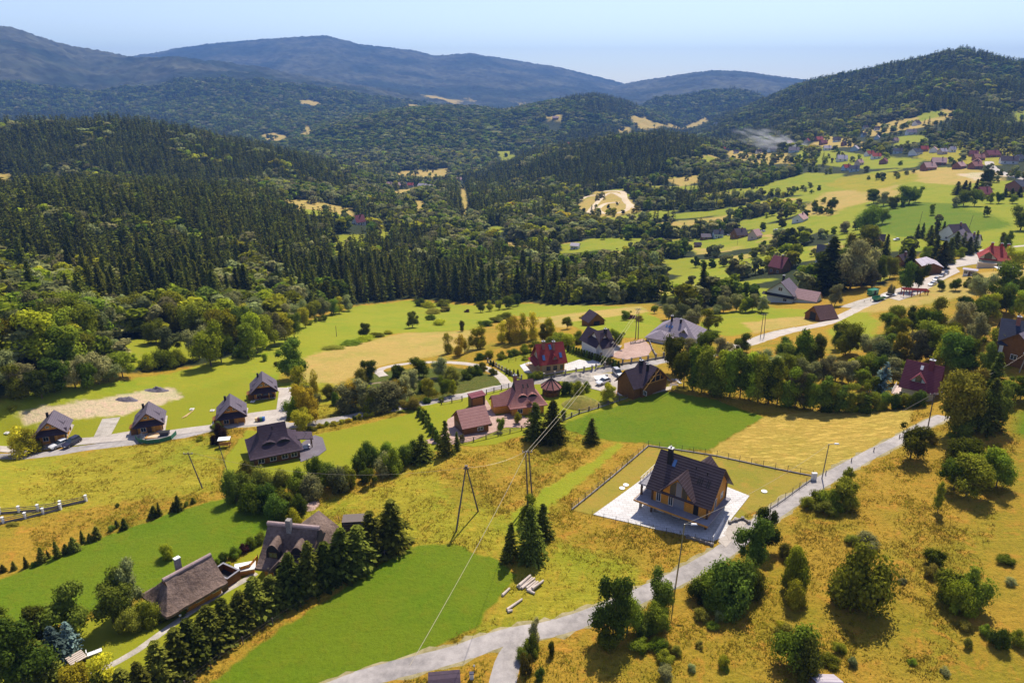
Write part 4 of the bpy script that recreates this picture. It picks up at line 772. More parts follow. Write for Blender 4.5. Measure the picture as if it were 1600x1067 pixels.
for z_, hw in ((4.0, 5.0), (6.0, 3.6), (8.0, 2.0)): mb = MB(); mb.slab([(-4.7, -hw, z_ + .9), (-4.7, hw, z_ + .9), (-5.3, hw + .3, z_), (-5.3, -hw - .3, z_)], .12); mb.build('shingle_band', RF['violet'], root)
gable(root, 13.5, 7, 8, 4.2, WL['wood'], RF['violet'], og=.6, oe=.7, x0=1.5, rot=True, name='cross_roof'); chimney(root, 0, 0, 10, 12, .7, .7, M['whiteframe']); window(root, 'L', 4.7, 5, 0, 1.2, 1.6, 1.4)
FARB = []
def simple(a, b, Hr, W, He, wall, roof, label, name='house', ch=True, cat='house', og=.5, minL=0):
    root, L = house(name, a, b, Hr, label, cat); L = max(L, minL); hx, hy, zt, _, ro = gable(root, L, W, Hr, He, WL[wall], RF[roof], og=og, oe=.5)
    if ch: chimney(root, L * .15, -.8, Hr - 1.5, Hr + 1, .8, .8)
    for u in (-L * .25, L * .2): window(root, 'F', hx, hy, u, .9, 1.4, 1.3)
    window(root, 'L', hx, hy, 0, .9, 1.4, 1.3); mb = MB(); mb.box(-.5, .5, -hy - .06, -hy, -.3, 2.1); mb.build('door', M['trim'], root); return root, L, hx, hy
r, L, hx, hy = simple((1209.5, 398.5), (1232, 402.7), 9, 11, 3.6, 'darkwood', 'maroon', 'maroon-roofed house half hidden in trees left of the tall willow')
simple((1277, 381.6), (1305, 383.7), 10, 12, 4, 'white', 'slate', 'house with dark slate-blue roof half hidden behind the big spruce and willow')
simple((1482, 351), (1509, 349), 9.5, 12, 4, 'white', 'violet', 'white house with violet cross roof behind the row of dark spruces, upper right')
r, L, hx, hy = simple((1504.5, 363), (1533.4, 366.8), 7.5, 11, 3.4, 'white', 'grey', 'long grey-roofed house with blue-white gabled front among spruces'); gable(r, 9, 10, 9, 4, WL['blue'], RF['grey'], x0=-L / 2 - 1, y0=-1, rot=True, name='cross_roof')
root, L = house('red_roof_house', (1546.4, 384), (1569.8, 386), 9.6, 'bright red-roofed house with pale green walls and a front terrace by the paved road')
hroof(root, L / 2 + 3.6, 7, L / 2, 9.6, 4.2, 9.0, [RF['bright'], WL['green']], 1.1); walls(root, L / 2 + 2.4, 5.9, 4.6, WL['green'])
dormer(root, -3.2, -1, 6.4, 5.0, 8.0, 7.0, 9.6, .8, RF['bright'], WL['cream'], ov=.6); walls(root, 3.6, 1.8, 3.2, WL['cream'], x0=-3.2, y0=-7.6, name='terrace')
for x in (-2, 1.6, 4.2): chimney(root, x, -.6, 8.2, 11, 1, .9, RF['bright'])
for u in (1.6, 4): window(root, 'F', L / 2 + 2.4, 5.9, u, 1, 1.5, 1.4)
simple((1447.4, 401), (1459, 411.5), 6.2, 9, 4.6, 'darkwood', 'light', 'open shed with pale grey-violet sheet roof beside the paved road', 'shed', False, 'shed')
simple((1404, 398), (1417, 395), 6.5, 8, 2.8, 'darkwood', 'violet', 'small dark house with plank fence left of the tall conical spruce', 'cottage')
simple((1564.5, 496.5), (1606, 502), 9, 11, 4, 'white', 'slate', 'house with big slate-blue roof cut by the right edge of the photo')
simple((1592, 521), (1618, 512), 7.5, 10, 3.6, 'darkwood', 'grey', 'grey shingled outbuilding behind the plank fence at the right edge', 'outbuilding', False, 'outbuilding')
simple((1562, 414), (1582, 416), 3.2, 5, 2.7, 'brick', 'bright', 'low red-roofed shed in front of the bright red-roofed house', 'shed', False, 'shed'); simple((1505, 418), (1529, 421), 3, 4, 2.7, 'white', 'light', 'long low carport with pale roof on the lawn by the paved road', 'carport', False, 'carport')
simple((1147, 357), (1165, 356), 8, 12, 3, 'darkwood', 'violet', 'long violet-roofed farmhouse at the far side of the distant lane'); simple((1119, 359), (1126, 359), 7, 8, 3.6, 'blue', 'slate', 'small blue-white house left of the long violet-roofed farmhouse', minL=9)
simple((1098, 365), (1108, 365), 5, 7, 2.4, 'darkwood', 'grey', 'dark hut on the meadow left of the small blue-white house', 'hut', False, 'hut', minL=9); simple((1088, 378), (1093, 378), 4, 5, 2, 'darkwood', 'violet', 'tiny dark hut in the meadow below a lone bright tree', 'hut', False, 'hut', minL=6)
simple((1176, 359), (1186, 357), 8, 9, 3.4, 'pinkw', 'pink', 'pink-roofed barn right of the long violet-roofed farmhouse', 'barn', False, 'barn'); simple((1247, 335), (1256, 332), 7, 10, 3, 'white', 'pink', 'lone farmhouse with faded pink roof among scattered trees')
simple((892, 379), (906, 380), 5, 8, 3, 'white', 'light', 'white-roofed shed at the edge of the green field in the valley wood', 'shed', False, 'shed'); simple((553, 337), (567, 335), 10, 10, 3, 'white', 'maroon', 'red-roofed lodge at the lower corner of the sloping woodland clearing', minL=12)
simple((1585, 282), (1606, 280), 9, 14, 4.5, 'brick', 'slate', 'brick-red house with dark roof below the curve of the upper road'); simple((1530, 292), (1548, 292), 9, 12, 4, 'brick', 'maroon', 'reddish house behind the dark round trees in the upper right meadow')
_h = [(1450,264,'brick','pink',16,'brick chalet lowest in the row at the meadow edge'),(1466,256,'brick','pink',18,'brick house behind the lowest brick chalet'),(1498,262,'brick','pink',14,'brick house between orchard trees above the ploughed strip'),(1528,249,'brick','russet',14,'topmost of three stepped brick houses by the upper road'),(1526,256,'brick','russet',14,'middle one of three stepped brick houses by the upper road'),(1523,262,'brick','russet',14,'nearest of three stepped brick houses by the upper road'),(1548,244,'brick','maroon',20,'large brick house at the top of the pale upper road'),(1575,254,'white','violet',20,'long dark-roofed white house right of the upper road'),(1590,250,'white','slate',14,'slate-roofed house at the right edge above the car park'),
 (1368,246,'white','bright',14,'house with steep bright red roof nearest the meadow'),(1380,254,'brick','maroon',14,'maroon house right of the steep bright red roof'),(1358,242,'white','red',14,'white house with red roof left of the steep bright red roof'),(1322,264,'blue','bright',12,'blue-grey house with pink-red roof at the meadow edge'),(1334,266,'blue','slate',14,'dark-roofed house right of the blue-grey one at the meadow edge'),(1342,256,'pinkw','pink',12,'pink-roofed house behind the dark-roofed one at the meadow edge'),(1315,250,'white','light',16,'white-roofed long house among orchard trees'),(1261,221,'pinkw','bright',14,'house with orange-red roof right of the smoke'),(1279,219,'brick','bright',16,'brick house with red roof, second right of the smoke'),(1286,224,'brick','maroon',14,'maroon-roofed house in front of the brick one right of the smoke'),
 (1307,220,'blue','violet',16,'violet house left of the sandy field'),(1318,226,'brick','violet',10,'small dark house at the corner of the sandy field'),(1292,233,'white','light',14,'white shed roofs below the sandy field'),(1335,234,'blue','light',18,'row of pale sheds beneath the sandy field'),(1206,235,'blue','violet',16,'dark house behind the smoke, nearest the spruces'),(1185,238,'white','violet',12,'low dark house left of the smoke'),(1240,236,'blue','grey',20,'grey-roofed house veiled by the smoke'),(1232,224,'brick','pink',14,'russet house veiled by smoke, farther up'),(1150,238,'white','violet',12,'white-fronted house at the left tip of the hamlet'),(1131,233,'pinkw','bright',10,'pink-red roofed house farthest left in the hamlet'),(1136,236,'white','slate',10,'small slate-roofed house beside the farthest left hamlet house'),
 (1352,200,'white','violet',12,'white house on the slope above the hamlet, left one'),(1370,202,'white','violet',12,'white house on the slope above the hamlet, right one'),(1432,194,'white','violet',16,'violet house beside the dirt track up the mountain'),(1423,208,'white','grey',18,'long grey house below the dirt track up the mountain'),(1370,216,'blue','light',12,'pale blue house in the upper hamlet'),(1349,212,'blue','slate',10,'small slate-roofed house in the upper hamlet'),(1399,221,'pinkw','pink',10,'pink roofed house under dark trees in the upper hamlet'),(1402,238,'blue','slate',14,'navy-roofed house by the tan field, left'),(1430,240,'white','slate',18,'long navy-roofed house by the tan field'),(1443,235,'brick','bright',12,'crimson-roofed house right of the long navy roof'),(1458,236,'white','pink',14,'pale pink-roofed house in the row by the wood'),(1472,239,'pinkw','light',12,'pale-roofed house at the end of the row by the wood'),(1487,236,'white','light',10,'pale sheds tucked at the wood edge'),(1520,243,'brick','maroon',12,'low maroon house just below the wood'),
 (1118,193,'white','slate',18,'white house on the shoulder of the right mountain'),(868,184,'brick','pink',26,'pink-roofed farm on the distant middle hill'),(888,225,'white','bright',20,'red-roofed farm low on the distant middle hill'),
 (683,286,'white','pink',22,'big white building in the far valley village'),(671,287,'white','slate',16,'white house left of the big white building in the valley village'),(661,292,'white','light',22,'long white shed at the front of the valley village'),(672,294,'white','light',16,'low white shed right of the long one in the valley village'),(642,290,'pinkw','bright',14,'small house with pink-red roof, left side of the valley village'),(636,288,'white','slate',14,'dark-roofed house left of the small pink-red roof'),(690,286,'pinkw','pink',12,'small pinkish house right of the big white building'),(716,281,'white','pink',18,'lone white gabled house right of the valley village'),(609,289,'pinkw','pink',14,'lone pinkish house far left of the valley village'),(627,290,'pinkw','pink',16,'long pale pink house left of the valley village')]
for i, (px_, py_, wl, rf, wm, lab) in enumerate(_h):
    p = g1(px_, py_ + 2); EXC.append((p.x, p.y, wm * .7)); r = empty('house', (p.x, p.y, p.z), math.radians([8, -22, 30, -8, 55, 15][i % 6])); tag(r, lab, 'house'); Lh = wm * .85; Wh = min(12, wm * .7); Hh = 7.5 if wm < 16 else 8.5
    gable(r, Lh, Wh, Hh, 3.4, WL[wl], RF[rf], og=.5, oe=.5); chimney(r, Lh * .2, -.5, Hh - 1.5, Hh + 1, .9, .9)
    for u in (-Lh * .25, Lh * .2): window(r, 'F', Lh / 2 - .5, Wh / 2 - .5, u, 1, 1.8, 1.6)

# ---------------------------------------------------------------- foliage
def leafmat(name, c, var=.35, hue=.03, trans=.35):
    m, nt, o = mat(name); L = nt.links.new
    oi = N(nt, 'ObjectInfo'); ge = N(nt, 'NewGeometry')
    hs = N(nt, 'HueSaturation'); hs.inputs['Color'].default_value = (*c, 1)
    a = N(nt, 'MapRange'); a.inputs[3].default_value = .5 - hue; a.inputs[4].default_value = .5 + hue; L(oi.outputs['Random'], a.inputs[0]); L(a.outputs[0], hs.inputs['Hue'])
    b = N(nt, 'MapRange'); b.inputs[3].default_value = 1 - var; b.inputs[4].default_value = 1 + var; L(ge.outputs['Random Per Island'], b.inputs[0])
    r2 = N(nt, 'Math', operation='MULTIPLY'); L(oi.outputs['Random'], r2.inputs[0]); r2.inputs[1].default_value = 7.31
    fr = N(nt, 'Math', operation='FRACT'); L(r2.outputs[0], fr.inputs[0])
    c_ = N(nt, 'MapRange'); c_.inputs[3].default_value = .5; c_.inputs[4].default_value = 1.65; L(fr.outputs[0], c_.inputs[0])
    mu = N(nt, 'Math', operation='MULTIPLY'); L(b.outputs[0], mu.inputs[0]); L(c_.outputs[0], mu.inputs[1]); L(mu.outputs[0], hs.inputs['Value'])
    df = N(nt, 'BsdfDiffuse'); tr = N(nt, 'BsdfTranslucent'); mx = N(nt, 'MixShader'); mx.inputs[0].default_value = trans
    L(hs.outputs[0], df.inputs[0]); L(hs.outputs[0], tr.inputs[0]); L(df.outputs[0], mx.inputs[1]); L(tr.outputs[0], mx.inputs[2]); L(mx.outputs[0], o.inputs[0]); return m
LM_ = {'spruce': leafmat('spruce_needles', (.118, .128, .018), .7, .02, .38), 'bluespruce': leafmat('blue_spruce_needles', (.13, .19, .17), .3, .01, .15),
 'dark': leafmat('dark_leaves', (.115, .15, .018)), 'mid': leafmat('green_leaves', (.165, .195, .016)), 'lime': leafmat('lime_leaves', (.30, .31, .018)),
 'yellow': leafmat('yellow_green_leaves', (.38, .31, .02)), 'grey': leafmat('grey_green_leaves', (.25, .25, .085)), 'gold': leafmat('autumn_leaves', (.165, .145, .016)), 'olive': leafmat('olive_shrub_leaves', (.19, .175, .024)), 'red': leafmat('dark_red_leaves', (.07, .03, .025))}
M['bark'] = surf('bark', (.07, .05, .035), (.16, .12, .09), 6)
def quads(P, U, V):
    k = len(P); X = np.empty((k, 4, 3)); X[:, 0] = P - U; X[:, 1] = P + V; X[:, 2] = P + U; X[:, 3] = P - V
    return X.reshape(-1, 3), np.arange(4 * k).reshape(k, 4)
def unit(v): return v / (np.linalg.norm(v, axis=-1, keepdims=True) + 1e-9)
def spruce_geo(seed, wh, nb, tf, slim=1.0, ts=.05):
    r = np.random.default_rng(seed); P = []; U = []; V = []
    for i in range(wh):
        z0 = .05 + .93 * (i / wh) ** .92; RR = (.222 * (1 - z0) ** .72 + .004) * slim
        for b in range(max(3, int(nb * (1 - .5 * z0)))):
            a = r.uniform(0, 2 * math.pi); Rb = RR * r.uniform(.72, 1.15); d = np.array([math.cos(a), math.sin(a), 0]); s_ = np.array([-d[1], d[0], 0])
            for t in range(tf):
                f = (t + r.uniform(.3, 1)) / tf; z = z0 - .30 * Rb * f + .16 * Rb * f * f + r.normal(0, .004)
                P.append(d * Rb * f + s_ * r.normal(0, .012) + np.array([0, 0, z])); sz = ts * (1.15 - .55 * z0) * r.uniform(.6, 1.15)
                u = unit(d * 1.0 + s_ * r.normal(0, .5) + np.array([0, 0, -.35 + r.normal(0, .25)])); v = unit(s_ + np.array([0, 0, r.normal(-.1, .55)]) + d * r.normal(0, .2))
                U.append(u * sz * .8); V.append(v * sz * .5)
    return quads(np.array(P), np.array(U), np.array(V))
def leafy_geo(seed, nl, n, ls, shape='round', core=True):
    r = np.random.default_rng(seed); cs = []; rs = []
    for k in range(nl):
        if shape == 'round': t = r.uniform(0, 2 * math.pi); q = r.uniform(.0, .35); z = r.uniform(.20, .84); rad = r.uniform(.08, .21); q *= 1 - .6 * abs(z - .5)
        elif shape == 'tall': t = r.uniform(0, 2 * math.pi); z = r.uniform(.13, .87); q = r.uniform(0, .14); rad = r.uniform(.10, .17) * (1.2 - .5 * z)
        elif shape == 'bush': t = r.uniform(0, 2 * math.pi); q = r.uniform(0, .42); z = r.uniform(.10, .74) * (1 - q * .9); rad = r.uniform(.10, .27)
        elif shape == 'column': t = r.uniform(0, 2 * math.pi); z = r.uniform(.1, .9); q = .02; rad = .13 * (1.15 - z * .8)
        cs.append((q * math.cos(t), q * math.sin(t), z)); rs.append(rad)
    cs = np.array(cs); rs = np.array(rs); w_ = rs ** 2 / np.sum(rs ** 2); k = r.choice(nl, n, p=w_)
    d = unit(r.normal(size=(n, 3)) + np.array([0, 0, .25])); rr = rs[k] * np.where(r.random(n) < .2, r.uniform(1.0, 1.24, n), r.uniform(.70, 1.05, n))
    P = cs[k] + d * rr[:, None]; P[:, 2] = np.clip(P[:, 2], .02, 1.05)
    nr = unit(d + r.normal(0, .38, (n, 3)) + np.array([0, 0, .2])); u = unit(np.cross(nr, r.normal(size=(n, 3)))); v = np.cross(nr, u); s = ls * r.uniform(.55, 1.25, n)[:, None]
    V, F = quads(P, u * s, v * s * .75)
    if core:   # inner leaves that keep the middle of the crown closed
        m_ = n // 5; k = r.choice(nl, m_, p=w_); d = unit(r.normal(size=(m_, 3))); P = cs[k] + d * (rs[k] * .55)[:, None]; u = unit(np.cross(d, r.normal(size=(m_, 3)))); v = np.cross(d, u); V2, F2 = quads(P, u * ls * 2.2, v * ls * 2.0); F = np.concatenate([F, F2 + len(V)]); V = np.concatenate([V, V2])
    return V, F
def trunk_geo(h0, r0, limbs=0, seed=0):
    mb = MB(); mb.tube((0, 0, -.04), (0, 0, h0), r0, r0 * .35, 7, cap=False); r = random.Random(seed)
    for k in range(limbs):
        a = r.uniform(0, 6.28); z = h0 * r.uniform(.35, .8); q = r.uniform(.12, .25); mb.tube((0, 0, z), (q * math.cos(a), q * math.sin(a), z + q * 1.1), r0 * .4, r0 * .12, 5, cap=False)
    return mb
MESH = {}
def mk(key, VF, m, trunk):
    cm = npmesh('crown', VF[0], VF[1], False); cm.materials.append(m)
    tm = bpy.data.meshes.new('trunk'); tm.from_pydata(trunk.v, [], trunk.f); tm.materials.append(M['bark']); MESH.setdefault(key, []).append((cm, tm))
for s in range(6): mk('spruce', spruce_geo(s, 26 + 3 * s, 12, 9, (1.05, .85, 1.2, .95, 1.3, 1.1)[s], .042 + .003 * (s % 3)), LM_['spruce'], trunk_geo(.9, .018))
for s in range(2): mk('bluespruce', spruce_geo(20 + s, 24, 11, 6, 1.1), LM_['bluespruce'], trunk_geo(.9, .018))
for c in ('dark', 'mid', 'lime', 'yellow', 'grey', 'gold'):
    for s in range(3): mk('round_' + c, leafy_geo(s * 7 + len(c), 19, 4600, .022), LM_[c], trunk_geo(.5, .022, 6, s))
for c in ('dark', 'mid', 'lime', 'yellow', 'grey'):
    for s in range(3): mk('tall_' + c, leafy_geo(40 + s * 5 + len(c), 13, 3400, .020, 'tall', c != 'yellow'), LM_[c], trunk_geo(.75, .016, 7, s))
for c in ('dark', 'mid', 'lime', 'yellow', 'grey', 'olive', 'gold', 'red'):
    for s in range(3): mk('bush_' + c, leafy_geo(70 + s * 5 + len(c), 19, 4200, .028, 'bush'), LM_[c], trunk_geo(.2, .02))
for c in ('dark', 'yellow'): mk('column_' + c, leafy_geo(90, 14, 900, .030, 'column'), LM_[c], trunk_geo(.2, .02))

# landmarks used to say where a tree stands
LMK = [("the brown villa", 1075, 765), ("the low thatched cottage", 300, 905), ("the tall thatched house", 455, 850), ("the dark shingled house", 430, 695),
 ("the leftmost log cabin", 85, 672), ("the second log cabin", 232, 660), ("the third log cabin", 360, 645), ("the farthest log cabin", 410, 605), ("the russet log house", 815, 625), ("the russet garage", 738, 655),
 ("the red-roofed chalet", 857, 565), ("the white gabled house", 938, 535), ("the hipped white villa", 1060, 522), ("the unfinished timber house", 1015, 590), ("the maroon-roofed house", 1438, 595), ("the brown plank barn", 1287, 487),
 ("the blue-gabled house", 1240, 455), ("the striped log house", 1363, 375), ("the bright red house", 1553, 400), ("the open grey shed", 1445, 418), ("the tripod pole", 732, 800), ("the street lamp", 1058, 900), ("the log piles", 825, 915), ("the road junction", 800, 1010),
 ("the roadside lamp", 1285, 745), ("the mown hay field", 1270, 690), ("the bright green field", 1040, 655), ("the far green meadow", 600, 500), ("the left forest", 250, 500), ("the walled track", 60, 800), ("the slope's right edge", 1560, 900), ("the slope's middle", 1370, 930), ("the upper right meadow", 1450, 340), ("the slate-roofed house", 1580, 520), ("the small meadow barn", 927, 495)]
USED = {}
PEND = []
KD = {'spruce': ('spruce', 'dark green spruce'), 'bluespruce': ('blue spruce', 'silvery blue spruce'), 'round': ('tree', 'round {} broadleaf tree'), 'tall': ('tree', 'tall narrow {} broadleaf tree'), 'bush': ('bush', 'spreading {} bush'), 'column': ('thuja', 'slim {} columnar conifer')}
CN = {'dark': 'dark green', 'mid': 'mid green', 'lime': 'bright green', 'yellow': 'yellowish', 'grey': 'greyish', 'gold': 'golden', 'olive': 'olive', 'red': 'dark red'}
NM = {'spruce': 'spruce_tree', 'bluespruce': 'blue_spruce', 'round': 'broadleaf_tree', 'tall': 'broadleaf_tree', 'bush': 'bush', 'column': 'columnar_conifer'}
def put_tree(kind, x, y, z, h, wd, px=None, py=None, label=None, group=None, parts=True):
    base, _, c = kind.partition('_'); v = MESH[kind]; cm, tm = v[random.randrange(len(v))]
    natw = {'spruce': .40, 'bluespruce': .44, 'round': .95, 'tall': .52, 'bush': 1.22, 'column': .27}[base]; sx = wd / natw
    if base == 'bush' or not parts:
        r = bpy.data.objects.new(NM[base], cm); col.objects.link(r); r.location = (x, y, z); r.rotation_euler = (0, 0, random.uniform(0, 6.28)); r.scale = (sx * random.uniform(.88, 1.12), sx * random.uniform(.88, 1.12), h)
    else:
        r = empty(NM[base], (x, y, z), random.uniform(0, 6.28)); r.scale = (sx * random.uniform(.88, 1.12), sx * random.uniform(.88, 1.12), h); r.rotation_euler[0] = random.gauss(0, .03); r.rotation_euler[1] = random.gauss(0, .03)
        for nm, me_ in (('crown', cm), ('trunk', tm)): q = bpy.data.objects.new(nm, me_); col.objects.link(q); q.parent = r
    r["category"] = KD[base][0]
    if group: r["group"] = group
    if label: r["label"] = label
    else:
        dm, nm_ = None, 1e9
        for l, lx, ly in LMK:
            q = math.hypot((px - lx) * .8, (py - ly) * 1.3)
            if q < nm_: nm_ = q; dm = (l, px - lx, py - ly)
        l, dx, dy = dm
        rel = ('right of' if dx > 0 else 'left of') if abs(dx) > abs(dy) * 1.3 else ('in front of' if dy > 0 else 'behind')
        d = KD[base][1].format(CN.get(c, '')); PEND.append((d, rel + ' ' + l, px, r))
    return r
def wsize(px, py, hpx, wpx):
    p = g1(px, py); f = p.y * CP - (p.z - CAMH) * SP; el = math.atan2(CAMH - p.z, math.hypot(p.x, p.y)); return p, hpx * f / FPX / math.cos(el), wpx * f / FPX
